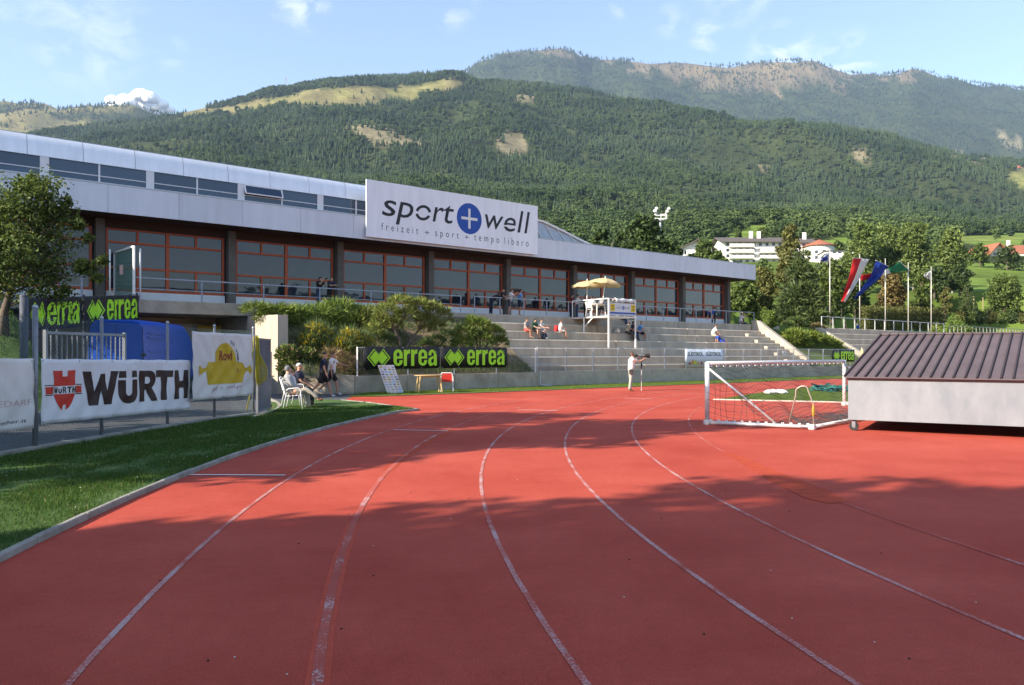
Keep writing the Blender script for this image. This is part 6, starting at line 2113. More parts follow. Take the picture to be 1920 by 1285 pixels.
# hedge behind the flagpoles
hedge = thing("hedge", W(74, 41, 3.9), "tall clipped dark hedge behind the flagpoles", "hedge")
hb = []
a0, a1 = far(1620, 84, 0), far(1768, 98, 0)
for i in range(34):
    q = a0.lerp(a1, i / 33)
    zt_ = zy(573 + 4 * i / 33, q.y)
    for zz in (zt_ - 0.55, zt_ - 1.4, zt_ - 2.2):
        hb.append((q.x, q.y + random.uniform(-.15, .15), zz + random.uniform(-.08, .08), .62, .75, .62))
sm = MB()
for i in range(0, 34, 3):
    q = a0.lerp(a1, i / 33); sm.tube([(q.x, q.y, 3.8), (q.x, q.y, 5.6)], 0.05, 5)
o = sm.build("stem", MATS["bark"], hedge); o["kind"] = "stuff"
crown("foliage", leaf_arrays(15000, hb, 0.22, 0.6, shell=0.7, outward=0.9, seed=9), MATS["leaf_olive"], hedge)
for i in range(7):
    px = 1795 + i * 20
    d_ = 99 + i * 2.0
    q = far(px, d_, 0); q.z = zy(611 - i * 0.5, d_)
    zt_ = zy(577 + i * 0.6, d_)
    t = thing("hedge_bush", q, ["bush of the loose hedge nearest the bright conical shrub", "second hedge bush from the conical shrub on the upper lawn", "third hedge bush from the conical shrub on the upper lawn", "middle one of seven loose hedge bushes on the upper lawn", "hedge bush just below the bushy willow", "last but one hedge bush before the right edge", "hedge bush at the right edge of the upper lawn"][i], "shrub", "bushes of the loose hedge on the upper lawn")
    MB().tube([q, Vector((q.x, q.y, zt_ - 0.3))], 0.06, 5).build("stem", MATS["bark"], t)
    crown("foliage", leaf_arrays(1500, [(q.x, q.y, (q.z + zt_) / 2, .85, .8, (zt_ - q.z) * 0.5), (q.x + .3, q.y, (q.z + zt_) / 2 - .2, .8, .8, (zt_ - q.z) * 0.42)], 0.22, 0.6, shell=0.6, outward=0.9, seed=60 + i), MATS[("leaf_olive", "leaf_mid", "leaf_dark")[i % 3]], t)

# trees behind and left of the camera: they throw the shade on the track
SA = Vector((0.86, 0.51, 0)).normalized(); SN = Vector((-SA.y, SA.x, 0))
def shade_tree(a, n_, h, r_, seed, leaves=5200, clear=0.18, lab=""):
    """a: distance along the shadow direction, n_: distance across it"""
    p = SA * a + SN * n_
    p.z = -0.05
    return tree("park_tree", p, h, r_, lab, mat=MATS["leaf_dark"], n=leaves, leaf=0.42, clear=clear, blobs_n=14, seed=seed, group="park trees beside the track that shade it", trunk_r=0.25)
for args in SHADE_TREES:
    shade_tree(*args, lab="big leafy park tree standing beside the track to shade it")

# ------------------------------------------------------------------ houses on the slope
roof_red = M("roof_tiles_red", (0.30, 0.105, 0.055), 0.85, 0.2, 1.5)
roof_dark = M("roof_dark", (0.10, 0.085, 0.075), 0.85, 0.2, 1.5)
wall_white = M("wall_white", (0.74, 0.71, 0.64), 0.9, 0.06, 0.5)
wall_cream = M("wall_cream", (0.62, 0.54, 0.36), 0.9, 0.06, 0.5)
wood_brown = M("wood_brown", (0.16, 0.075, 0.035), 0.8, 0.2, 2)
dark_glass = M("house_window", (0.035, 0.040, 0.05), 0.15, 0.2, 2, spec=0.6)

def house(px0, px1, ytop_wall, ybase, d, depth, label, wallm, roofm, storeys, nwin, roof_h, gable_front=False, over=0.6, name="house", rz=0.0, balcony=(), chimney=()):
    x0, x1 = (px0 - 960) / F * d, (px1 - 960) / F * d
    z0, z1 = zy(ybase, d), zy(ytop_wall, d)
    root = thing(name, Vector(((x0 + x1) / 2, d, z0)), label, "building")
    cx_ = (x0 + x1) / 2
    cs, sn = math.cos(rz), math.sin(rz)
    def P(x, y, z):
        X_, Y_ = x - cx_, y
        return Vector((cx_ + X_ * cs - Y_ * sn, d + X_ * sn + Y_ * cs, z))
    def bx(m, xa, xb, ya, yb2, za, zb2):
        return m.hexa([P(xa, ya, za), P(xb, ya, za), P(xb, yb2, za), P(xa, yb2, za), P(xa, ya, zb2), P(xb, ya, zb2), P(xb, yb2, zb2), P(xa, yb2, zb2)])
    m = MB(); bx(m, x0, x1, 0, depth, z0 - 6, z1)
    if gable_front:
        m.prism([P(x0, 0.01, z1), P(x1, 0.01, z1), P(cx_, 0.01, z1 + roof_h)], P(0, depth - 0.02, 0) - P(0, 0, 0))
    m.build("wall", wallm, root)
    m = MB()
    t_ = 0.25
    if gable_front:
        for s, xe in ((-1, x0 - over), (1, x1 + over)):
            sl = roof_h / ((x1 - x0) / 2)
            ze = z1 - over * sl
            pts = [P(xe, -over, ze), P(cx_, -over, z1 + roof_h), P(cx_, -over, z1 + roof_h + t_), P(xe, -over, ze + t_)]
            m.prism(pts, P(0, depth + 2 * over, 0) - P(0, 0, 0))
    else:
        yc = depth / 2
        sl = roof_h / yc
        for ye, in ((-over,), (depth + over,)):
            ze = z1 - over * sl
            pts = [P(x0 - over, ye, ze), P(x0 - over, yc, z1 + roof_h), P(x0 - over, yc, z1 + roof_h + t_), P(x0 - over, ye, ze + t_)]
            m.prism(pts, P(x1 - x0 + 2 * over, 0, 0) - P(0, 0, 0))
        for xe in (x0 + 0.01, x1 - 0.26):
            g2 = MB()
            g2.prism([P(xe, 0.05, z1), P(xe, depth - .05, z1), P(xe, yc, z1 + roof_h)], P(0.25, 0, 0) - P(0, 0, 0))
            g2.build("gable", wallm, root)
    rf = m.build("roof", roofm, root)
    for cxp in chimney:
        xc = (cxp - 960) / F * d
        m = MB(); bx(m, xc - .5, xc + .5, depth * .35, depth * .35 + .9, z1, z1 + roof_h + 2.0); m.build("chimney", wallm, rf)
    sh_ = (z1 - z0) / storeys
    for s in range(storeys):
        for i in range(nwin):
            xc = x0 + (x1 - x0) * (i + 0.6) / (nwin + 0.2)
            zc = z0 + sh_ * (s + 0.5)
            m = MB(); bx(m, xc - .55, xc + .55, -0.06, 0.02, zc - sh_ * .28, zc + sh_ * .28); w_ = m.build("window", frame_white, root)
            m = MB(); bx(m, xc - .47, xc + .47, -0.09, -0.062, zc - sh_ * .25, zc + sh_ * .25); m.build("pane", dark_glass, w_)
    for (pa_, pb2, s) in balcony:
        xa, xb = (pa_ - 960) / F * d, (pb2 - 960) / F * d
        zc = z0 + sh_ * s
        m = MB(); bx(m, xa, xb, -1.4, -0.02, zc - .1, zc + .08); bal = m.build("balcony", wallm, root)
        m = MB(); bx(m, xa, xb, -1.45, -1.35, zc + .09, zc + .95); m.build("parapet", wallm if wallm is wall_white else wood_brown, bal)
    return root
hotel = house(1357, 1470, 453, 496, 250, 13, "large white hotel with balconies on the slope behind the hall", wall_white, roof_dark, 4, 9, 2.0, name="hotel", balcony=((1366, 1412, 2), (1366, 1412, 1), (1422, 1466, 2), (1422, 1466, 1), (1366, 1412, 3)), chimney=(1417, 1432), over=1.3)
house(1470, 1530, 455, 496, 256, 12, "white middle wing of the hotel with dark ridge roof", wall_white, roof_dark, 4, 4, 2.0, name="hotel_wing", over=0.8, chimney=(1518,))
# round tower of the hotel
pt_ = far(1536, 252, zy(494, 252))
tw = thing("hotel_tower", pt_, "round white hotel tower with low red conical roof", "building")
MB().lathe(pt_, [(4.6, -5), (4.6, zy(463, 252) - pt_.z)], 24).build("wall", wall_white, tw)
MB().lathe((pt_.x, pt_.y, zy(463, 252)), [(5.3, 0), (5.3, 0.15), (0.3, 2.3)], 24).build("roof", roof_red, tw)
for k in range(5):
    a = R(-150 + k * 28)
    for s in (1, 2):
        c_ = Vector((pt_.x + 4.62 * math.cos(a), pt_.y + 4.62 * math.sin(a), pt_.z + 1.75 * s - .3))
        m = MB(); m.box(c_, (0.12, 0.9, 1.0), rz=a); m.build("window", dark_glass, tw)
house(1558, 1600, 471, 476, 236, 10, "low white terrace house right of the hotel tower", wall_white, roof_dark, 1, 4, 0.4, name="house", over=0.3)
house(1278, 1335, 466, 500, 150, 9, "white gable house half hidden by a light green tree", wall_white, roof_dark, 2, 3, 1.5, gable_front=True, over=0.8, name="house", balcony=((1284, 1330, 1.2),))
house(1856, 1886, 472, 498, 292, 12, "cream gable house with red tiled roof on the meadow edge", wall_cream, roof_red, 3, 2, 3.0, gable_front=True, over=1.2, name="house", rz=R(8))
house(1888, 1960, 474, 500, 300, 12, "long red roofed farmhouse at the right edge with wooden balcony", wall_white, roof_red, 3, 7, 3.4, over=1.4, name="house", balcony=((1890, 1956, 2), (1890, 1956, 1)), chimney=(1905,))
house(1160, 1178, 444, 520, 118, 5, "brown wooden chalet gable peeping between dark trees", wood_brown, roof_dark, 4, 1, 1.0, gable_front=True, over=0.5, name="chalet", balcony=((1158, 1182, 3.0),))
zr = float(terrain_z(np.array([1903.0]), np.array([1650.0]))[0])
yy_ = img_y(1650.0, zr)
house(1893, 1914, yy_ - 7, yy_ + 1, 1650, 14, "tiny far farm with red roof high on the forest edge", wall_cream, M("roof_red_far", (0.42, 0.13, 0.07), 0.8), 2, 4, 5.0, over=2, name="house")

# floodlight mast
pm_ = far(1238, 94, 0); pm_.z = 6.0
fl = thing("floodlight_mast", pm_, "floodlight mast with small platform rising above the trees", "floodlight")
zt_ = zy(411, 94)
MB().tube([pm_, Vector((pm_.x, pm_.y, zt_))], 0, 8, rr=[0.22, 0.12]).build("mast", galv, fl)
m = MB()
for zz in (zt_, zt_ + 0.5):
    for p_, q_ in (((-.7, -.4), (.7, -.4)), ((.7, -.4), (.7, .4)), ((.7, .4), (-.7, .4)), ((-.7, .4), (-.7, -.4))):
        m.beam(Vector((pm_.x + p_[0], pm_.y + p_[1], zz)), Vector((pm_.x + q_[0], pm_.y + q_[1], zz)), 0.08, 0.08)
for sx_, sy_ in ((-.7, -.4), (.7, -.4), (.7, .4), (-.7, .4), (0, -.4)):
    m.beam(Vector((pm_.x + sx_, pm_.y + sy_, zt_)), Vector((pm_.x + sx_, pm_.y + sy_, zt_ + .5)), 0.07, 0.07, up=(0, 1, 0))
m.build("platform", white_paint, fl)
for dx_, dz_ in ((-.75, .75), (-.55, 1.05), (.62, .70), (.82, 1.05)):
    lp = MB(); lp.tube([Vector((pm_.x + dx_, pm_.y - .45, zt_ + dz_)), Vector((pm_.x + dx_ * 1.1, pm_.y - .75, zt_ + dz_ + .12))], 0, 10, rr=[0.10, 0.18]); lp.build("lamp", white_paint, fl)
    MB().beam(Vector((pm_.x + dx_ * .8, pm_.y - .4, zt_ + .5)), Vector((pm_.x + dx_, pm_.y - .45, zt_ + dz_)), 0.06, 0.06).build("bracket", white_paint, fl)
# lattice pylon on the ridge
zpy = float(terrain_z(np.array([536.0]), np.array([2330.0]))[0])
pp = far(536, 2330, zpy)
pyl = thing("power_pylon", pp, "thin lattice power pylon on the wooded ridge", "pylon")
m = MB()
for sx_ in (-1, 1):
    for sy_ in (-1, 1): m.beam(pp + Vector((sx_ * 3, sy_ * 3, -2)), pp + Vector((sx_ * .5, sy_ * .5, 42)), 0.5, 0.5)
m.build("lattice", M("pylon_grey", (0.35, 0.36, 0.37), 0.6), pyl)
for zz, w_ in ((34, 7), (39, 5)):
    MB().beam(pp + Vector((-w_, 0, zz)), pp + Vector((w_, 0, zz)), 0.5, 0.5).build("cross_arm", MATS["pylon_grey"], pyl)

# ------------------------------------------------------------------ flags
pole_mat = M("flag_pole", (0.52, 0.50, 0.44), 0.4, 0.06, 6, metal=0.2)
def cloth_patch(name, rows, v, mat, parent, wave=0.10, n=14, seed=0, su=(0, 1)):
    """cloth between two edges given as picture points: rows = [(left points), (right points)] sampled by parameter"""
    A, B = rows
    A = np.array(A, float); B = np.array(B, float)
    ta, tb = np.linspace(0, 1, len(A)), np.linspace(0, 1, len(B))
    vs, k = [], 8
    for i in range(n + 1):
        t = i / n
        ax, ay = np.interp(t, ta, A[:, 0]), np.interp(t, ta, A[:, 1])
        bx_, by2 = np.interp(t, tb, B[:, 0]), np.interp(t, tb, B[:, 1])
        for j in range(k + 1):
            s = su[0] + (su[1] - su[0]) * j / k
            w_ = wave * math.sin(t * 9 + s * 5 + seed) * (0.25 + t) + wave * 0.5 * math.sin(t * 4 - s * 8 + seed)
            vs.append(PV(ax + (bx_ - ax) * s, ay + (by2 - ay) * s, v + w_))
    fs = [(i * (k + 1) + j, i * (k + 1) + j + 1, (i + 1) * (k + 1) + j + 1, (i + 1) * (k + 1) + j) for i in range(n) for j in range(k)]
    m = MB(); m.add(vs, fs)
    o = m.build(name, mat, parent, smooth=True)
    sm_ = o.modifiers.new("thick", "SOLIDIFY"); sm_.thickness = 0.006
    return o
def fabric(name, col):
    m = leaf_mat(name, tuple(c * 0.94 for c in col), col, 0.35)
    return m
f_red, f_white, f_blue, f_green = fabric("flag_red", (0.62, 0.020, 0.022)), fabric("flag_white", (0.74, 0.73, 0.70)), fabric("flag_blue", (0.020, 0.055, 0.34)), fabric("flag_green", (0.015, 0.20, 0.075))
FLV = 36.4
poles = [(1556, 616, 470), (1612, 618, 479), (1660, 622, 487), (1703, 625, 494), (1746, 630, 502)]
flab = ["flagpole with small white and blue flag, nearest the spruce", "flagpole with long red and white vertical banner", "flagpole with long blue flag blown to a point", "flagpole with green white red flag blown level", "flagpole with small white flag at the right end"]
for i, (px, yb2, yt) in enumerate(poles):
    b_ = PV(px, yb2, FLV); b_.z = ZT - 0.15
    top = PV(px, yt, FLV)
    fp_ = thing("flagpole", b_, flab[i], "flagpole", "flagpoles above the second stand")
    MB().tube([b_, b_.lerp(top, .5), top], 0, 8, rr=[0.055, 0.048, 0.036]).build("pole", pole_mat, fp_, smooth=True)
    MB().lathe(top, [(0.04, 0), (0.07, 0.05), (0.02, 0.11)], 8).build("finial", pole_mat, fp_)
    fl_ = thing("flag", PV(px, yt + 6, FLV), ["small white and blue flag on the pole by the spruce", "long red and white vertical banner flag", "long dark blue flag blown to a point", "green white and red flag blown level", "small white flag on the last pole"][i], "flag")
    if i == 0:
        cloth_patch("cloth", [[(1555, 472), (1545, 476), (1537, 484)], [(1555, 492), (1545, 492), (1538, 491)]], FLV - .1, f_white, fl_, 0.12)
        cloth_patch("blue_field", [[(1552, 478), (1542, 484), (1538, 488)], [(1552, 488), (1545, 490), (1540, 490.5)]], FLV - .22, f_blue, fl_, 0.10, seed=1)
    if i == 1:
        L_ = [(1600, 484), (1592, 520), (1577, 566)]; R_ = [(1629, 487), (1612, 522), (1585, 567)]
        cloth_patch("red_half", [L_, R_], FLV - .18, f_red, fl_, 0.12, su=(0, 0.52))
        cloth_patch("white_half", [L_, R_], FLV - .18, f_white, fl_, 0.12, su=(0.52, 1))
        MB().beam(PV(1599, 483.6, FLV - .18), PV(1630, 486.8, FLV - .18), 0.05, 0.05).build("cross_bar", pole_mat, fl_)
    if i == 2:
        cloth_patch("cloth", [[(1643, 489), (1632, 518), (1602, 559)], [(1664, 499), (1650, 522), (1604, 562)]], FLV - .30, f_blue, fl_, 0.20, seed=2)
        MB().beam(PV(1642, 488.6, FLV - .2), PV(1666, 499.6, FLV - .2), 0.05, 0.05).build("cross_bar", pole_mat, fl_)
    if i == 3:
        T_ = [(1687, 491), (1668, 503), (1645, 512), (1615, 516)]; B2 = [(1704, 507), (1672, 512), (1648, 519), (1613, 527)]
        full = [T_, B2]
        def seg(a, b):
            ts = np.linspace(a, b, 5)
            f_ = lambda A: [(np.interp(t, np.linspace(0, 1, 4), [q[0] for q in A]), np.interp(t, np.linspace(0, 1, 4), [q[1] for q in A])) for t in ts]
            return [f_(T_), f_(B2)]
        cloth_patch("green_stripe", seg(0, .36), FLV + .12, f_green, fl_, 0.05, n=6)
        cloth_patch("white_stripe", seg(.36, .66), FLV + .12, f_white, fl_, 0.05, n=6, seed=2)
        cloth_patch("red_stripe", seg(.66, 1), FLV + .12, f_red, fl_, 0.05, n=6, seed=4)
        MB().beam(PV(1686, 490.4, FLV + .1), PV(1706, 507.6, FLV + .1), 0.05, 0.05).build("cross_bar", pole_mat, fl_)
    if i == 4:
        cloth_patch("cloth", [[(1745, 508), (1738, 511), (1732, 514)], [(1745, 524), (1739, 523), (1734, 520)]], FLV - .1, f_white, fl_, 0.14)
for px, yb2, yt in ((1550, 612, 574), (1578, 612, 578), (1603, 612, 580), (1894, 598, 560), (1826, 580, 556), (1843, 580, 558)):
    v_ = 37.4 if px < 1700 else 43
    a_, b_ = PV(px, yb2, v_), PV(px, yt, v_)
    tag(MB().tube([a_, b_], 0.05, 7).build("wooden_post", M("post_wood", (0.36, 0.27, 0.15), 0.8, 0.2, 6), origin=a_), {1550: "short wooden post left of the first flagpole", 1578: "short wooden post between the first two flagpoles", 1603: "short wooden post just left of the red and white flag", 1894: "thin post before the willow at the right edge", 1826: "thin post right of the pointed conifer", 1843: "second thin post right of the pointed conifer"}[px], "post")

# cumulus cloud far behind the left ridge
cg = random.Random(12)
cm = bpy.data.materials.new("cloud_white")
cm.use_nodes = True
cb = cm.node_tree.nodes["Principled BSDF"]
cb.inputs["Base Color"].default_value = (0.92, 0.92, 0.93, 1); cb.inputs["Roughness"].default_value = 1.0; cb.inputs["Specular IOR Level"].default_value = 0.0
cb.inputs["Subsurface Weight"].default_value = 0.0
bmc = bmesh.new()
for px, py, r_ in ((212, 190, 70), (232, 186, 80), (252, 184, 85), (272, 184, 90), (292, 190, 80), (308, 198, 60), (240, 198, 90), (270, 200, 95), (295, 204, 70), (220, 202, 80), (262, 179, 55), (318, 204, 40)):
    D_ = 9200
    c = far(px, D_, zy(py, D_))
    mtx = Matrix.Translation(c + Vector((0, cg.uniform(-120, 120), 0))) @ Matrix.Diagonal((r_ * 1.25, r_ * 1.2, r_ * 0.85, 1))
    bmesh.ops.create_icosphere(bmc, subdivisions=4, radius=1.0, matrix=mtx)
for v in bmc.verts:
    p = v.co
    q = Vector((p.x / 60, p.y / 60, p.z / 60))
    w_ = math.sin(q.x * 1.7 + q.z * 2.1) * math.sin(q.y * 1.9 + q.x) + 0.6 * math.sin(q.x * 4.1 + q.y * 3.3) * math.sin(q.z * 4.7 + q.x * 2.0)
    v.co = p + v.normal * w_ * 6 if v.normal.length > 0 else p
me = bpy.data.meshes.new("cumulus_cloud"); bmc.to_mesh(me); bmc.free()
cl_o = link_mesh("cumulus_cloud", me, cm, smooth=True)
tag(cl_o, "small white cumulus cloud behind the left ridge", kind="structure")
# ------------------------------------------------------------------ people
SKINNED = []
skin_mat = M("skin", (0.50, 0.29, 0.20), 0.6, 0.06, 8)
skin_tan = M("skin_tan", (0.42, 0.21, 0.13), 0.6, 0.06, 8)
CLOTH = {}
def cl(name, col, var=0.10):
    return M("cloth_" + name, col, 0.85, var, 14)

def skin_obj(name, nodes, edges, mat, parent, root=0):
    """continuous body grown along a skeleton"""
    keys = list(nodes.keys())
    ix = {k: i for i, k in enumerate(keys)}
    me = bpy.data.meshes.new(name)
    me.from_pydata([nodes[k][0] for k in keys], [(ix[a], ix[b]) for a, b in edges], [])
    me.materials.append(mat)
    o = bpy.data.objects.new(name, me)
    o.parent = parent
    COL.objects.link(o)
    o.modifiers.new("skin", "SKIN").use_smooth_shade = True
    sv = me.skin_vertices[0].data
    for k in keys:
        r_ = nodes[k][1]
        sv[ix[k]].radius = r_ if isinstance(r_, tuple) else (r_, r_)
        sv[ix[k]].use_root = (ix[k] == root)
    ss = o.modifiers.new("sub", "SUBSURF"); ss.levels = 1; ss.render_levels = 1
    SKINNED.append(o)
    return o

def dirx(a):
    return Vector((math.sin(R(a)), 0, -math.cos(R(a))))

def person(label, loc, face, h=1.72, lean=0, th=(0, 0), sh=(0, 0), ua=(8, 8), fa=(15, 15), out=(6, 6), fin=(0, 0), head=0, seat=None, shirt=None, sleeves="short", legs=None, legwear="long", shoe=None, hair=None, skin=None, spread=0.0, group=None, twist=0):
    """face: direction the person looks, radians; angles in degrees, 0 hangs down, 90 points forwards; seat: height of the seat"""
    s = h / 1.75
    skin = skin or skin_mat
    root = thing("person", loc, label, "person", group, rz=face)
    LT, LS = 0.44 * s, 0.43 * s
    legsP = {}
    if seat is None:
        drop = max(LT * math.cos(R(th[i])) + LS * math.cos(R(sh[i])) for i in (0, 1)) + 0.085 * s
        pz = drop
    else:
        pz = seat + 0.10 * s
    P0 = Vector((0, 0, pz))
    up = Vector((math.sin(R(lean)), 0, math.cos(R(lean))))
    fw = Vector((math.cos(R(lean)), 0, -math.sin(R(lean))))
    N = {}
    def nd(k, p, r_): N[k] = (Vector(p), r_ * s)
    nd("pelvis", P0, 0.110)
    nd("belly", P0 + up * 0.17 * s, 0.098)
    nd("chest", P0 + up * 0.36 * s, 0.112)
    nd("collar", P0 + up * 0.49 * s, 0.070)
    nk = P0 + up * 0.545 * s
    nd("neck", nk, 0.056)
    hu = Vector((math.sin(R(lean * 0.3 + head)), 0, math.cos(R(lean * 0.3 + head))))
    hf = Vector((hu.z, 0, -hu.x))
    nd("jaw", nk + hu * 0.055 * s + hf * 0.022 * s, 0.070)
    nd("face", nk + hu * 0.122 * s + hf * 0.018 * s, 0.088)
    nd("skull", nk + hu * 0.190 * s + hf * 0.004 * s, 0.070)
    nd("nose", nk + hu * 0.112 * s + hf * 0.118 * s, 0.014)
    E = [("pelvis", "belly"), ("belly", "chest"), ("chest", "collar"), ("collar", "neck"), ("neck", "jaw"), ("jaw", "face"), ("face", "skull"), ("face", "nose")]
    for i, sd in ((0, 1), (1, -1)):
        k = "lr"[i]
        sp = Vector((0, sd * (0.185) * s, 0))
        S0 = P0 + up * 0.475 * s + sp
        oa = math.sin(R(out[i])) * sd
        d1 = (dirx(ua[i]) + Vector((0, oa, 0))).normalized()
        fi = math.sin(R(fin[i])) * -sd
        d2 = (dirx(fa[i]) + Vector((0, fi, 0))).normalized()
        el = S0 + d1 * 0.29 * s
        wr = el + d2 * 0.25 * s
        nd(k + "shoulder", S0, 0.058); nd(k + "elbow", el, 0.042); nd(k + "wrist", wr, 0.030)
        nd(k + "palm", wr + d2 * 0.065 * s, 0.034)
        E += [("collar", k + "shoulder"), (k + "shoulder", k + "elbow"), (k + "elbow", k + "wrist"), (k + "wrist", k + "palm")]
        acr = Vector((0, 1, 0)) if abs(d2.y) < 0.8 else Vector((1, 0, 0))
        acr = (acr - d2 * acr.dot(d2)).normalized()
        for q in range(4):
            f0_ = wr + d2 * 0.105 * s + acr * (q - 1.5) * 0.021 * s
            nd(k + "knuckle%d" % q, f0_, 0.0105)
            nd(k + "tip%d" % q, f0_ + (d2 * 0.85 + fw * 0.25).normalized() * (0.065 + 0.012 * (q in (1, 2))) * s, 0.0085)
            E += [(k + "palm", k + "knuckle%d" % q), (k + "knuckle%d" % q, k + "tip%d" % q)]
        t0 = wr + d2 * 0.045 * s + acr * 0.045 * s
        nd(k + "thumb", t0 + d2 * 0.035 * s + acr * 0.012 * s, 0.011)
        E += [(k + "palm", k + "thumb")]
        H0 = P0 + Vector((0, sd * 0.085 * s, -0.02 * s))
        tl = (dirx(th[i]) + Vector((0, sd * spread, 0))).normalized()
        kn = H0 + tl * LT
        sl = dirx(sh[i])
        an = kn + sl * LS
        ff = Vector((1, 0, 0)) if sh[i] < 60 else Vector((0.3, 0, 0.95))
        nd(k + "hip", H0, 0.092); nd(k + "knee", kn, 0.057); nd(k + "calf", kn + sl * LS * 0.3 - ff * 0.012 * s, 0.054); nd(k + "ankle", an, 0.036)
        nd(k + "heel", an + Vector((-0.01, 0, -0.045)) * s, 0.034); nd(k + "toe", an + ff * 0.155 * s + Vector((0, 0, -0.058)) * s, 0.026)
        E += [("pelvis", k + "hip"), (k + "hip", k + "knee"), (k + "knee", k + "calf"), (k + "calf", k + "ankle"), (k + "ankle", k + "heel"), (k + "heel", k + "toe")]
    skin_obj("body", N, E, skin, root)
    g_ = lambda k, r_: (N[k][0], r_ * s)
    mixp = lambda a, b, t: N[a][0].lerp(N[b][0], t)
    if shirt:
        n = {"hem": (P0 - up * (0.13 if seat is None else 0.06) * s, 0.168 * s), "waist": (P0 + up * 0.12 * s, 0.158 * s), "chest": (P0 + up * 0.34 * s, 0.170 * s), "yoke": (P0 + up * 0.465 * s, 0.120 * s), "neckline": (P0 + up * 0.545 * s, 0.070 * s)}
        e = [("hem", "waist"), ("waist", "chest"), ("chest", "yoke"), ("yoke", "neckline")]
        for k in "lr":
            n[k + "s"] = (N[k + "shoulder"][0] + Vector((0, 0, 0.004)), 0.082 * s)
            e.append(("yoke", k + "s"))
            if sleeves != "none":
                n[k + "m"] = (mixp(k + "shoulder", k + "elbow", 0.80), 0.066 * s)
                e.append((k + "s", k + "m"))
            if sleeves == "long":
                n[k + "e"] = (N[k + "elbow"][0], 0.055 * s)
                n[k + "w"] = (mixp(k + "elbow", k + "wrist", 0.92), 0.043 * s)
                e += [(k + "m", k + "e"), (k + "e", k + "w")]
        skin_obj("shirt", n, e, shirt, root)
    if legs:
        n = {"waistband": (P0 + up * 0.15 * s, 0.138 * s), "seat": (P0 + Vector((0, 0, -0.01)), 0.146 * s)}
        e = [("waistband", "seat")]
        for k in "lr":
            n[k + "h"] = (N[k + "hip"][0] + Vector((0, 0, -0.03 * s)), 0.108 * s)
            e.append(("seat", k + "h"))
            if legwear == "long":
                n[k + "k"] = (N[k + "knee"][0], 0.075 * s)
                n[k + "a"] = (mixp(k + "knee", k + "ankle", 1.03), 0.060 * s)
                e += [(k + "h", k + "k"), (k + "k", k + "a")]
            else:
                n[k + "k"] = (mixp(k + "hip", k + "knee", 0.95), 0.100 * s)
                e.append((k + "h", k + "k"))
        skin_obj("trousers" if legwear == "long" else "shorts", n, e, legs, root, root=1)
    if shoe:
        for k in "lr":
            skin_obj("shoe", {"a": (N[k + "ankle"][0] + Vector((0, 0, 0.01)), 0.047 * s), "h": (N[k + "heel"][0], 0.046 * s), "t": (N[k + "toe"][0] + Vector((0, 0, 0.004)), 0.040 * s)}, [("a", "h"), ("h", "t")], shoe, root, root=1)
    if hair:
        mt_, style = hair
        c = N["face"][0].lerp(N["skull"][0], 0.30) - hf * 0.012 * s
        vs, fs = [], []
        nu, nv_ = 12, 7
        lo = {"short": -0.22, "crop": 0.10, "long": -0.75, "cap": 0.35}[style]
        for j in range(nv_ + 1):
            el_ = lo + (math.pi / 2 - lo) * j / nv_
            for i in range(nu):
                a = 2 * math.pi * i / nu
                front_ = math.cos(a)
                e2 = el_ if front_ < 0.35 else max(el_, 0.62)
                if style == "long" and front_ < 0.35: e2 = el_
                rr_ = 0.101 * s * (1.0 + (0.10 if style == "long" and e2 < 0 else 0))
                lx, ly, lz = math.cos(a) * math.cos(e2) * rr_, math.sin(a) * math.cos(max(e2, -0.3)) * 0.091 * s, math.sin(e2) * (0.112 * s if e2 > 0 else 0.20 * s)
                vs.append(c + hf * lx + Vector((0, ly, 0)) + hu * lz)
        for j in range(nv_):
            for i in range(nu):
                fs.append((j * nu + i, j * nu + (i + 1) % nu, (j + 1) * nu + (i + 1) % nu, (j + 1) * nu + i))
        me = bpy.data.meshes.new("hair"); me.from_pydata([tuple(v) for v in vs], [], fs)
        me.materials.append(mt_); me.polygons.foreach_set("use_smooth", [True] * len(me.polygons))
        o = bpy.data.objects.new("hair", me); o.parent = root; COL.objects.link(o)
    root["_hand"] = [list(N["rpalm"][0]), list(N["lpalm"][0])]
    return root

def hand_of(p, i):
    v = Vector(p["_hand"][i])
    c, s_ = math.cos(p.rotation_euler.z), math.sin(p.rotation_euler.z)
    return p.location + Vector((v.x * c - v.y * s_, v.x * s_ + v.y * c, v.z))

hair_dark = M("hair_dark", (0.025, 0.017, 0.012), 0.6, 0.2, 30)
hair_brown = M("hair_brown", (0.085, 0.045, 0.022), 0.6, 0.2, 30)
hair_grey = M("hair_grey", (0.13, 0.13, 0.14), 0.6, 0.2, 30)
hair_white = M("hair_white", (0.60, 0.58, 0.55), 0.6, 0.1, 30)
c_black, c_navy, c_white, c_grey = cl("black", (0.014, 0.014, 0.016)), cl("navy", (0.014, 0.018, 0.040)), cl("white", (0.66, 0.64, 0.62)), cl("grey", (0.24, 0.24, 0.25))
c_jeans, c_blue, c_lblue, c_red, c_beige = cl("jeans", (0.035, 0.055, 0.11)), cl("blue", (0.02, 0.07, 0.36)), cl("light_blue", (0.10, 0.30, 0.62)), cl("red", (0.55, 0.03, 0.03)), cl("beige", (0.50, 0.45, 0.36))
c_green, c_olive, c_lgrey = cl("green", (0.02, 0.11, 0.05)), cl("olive", (0.08, 0.07, 0.05)), cl("pale_grey", (0.36, 0.36, 0.37))
shoe_white, shoe_dark, shoe_brown = cl("shoe_white", (0.60, 0.60, 0.60)), cl("shoe_dark", (0.03, 0.026, 0.022)), cl("shoe_brown", (0.20, 0.085, 0.035))
TO_TRACK = math.atan2(-UX, UY)
ALONG = math.atan2(UY, UX)

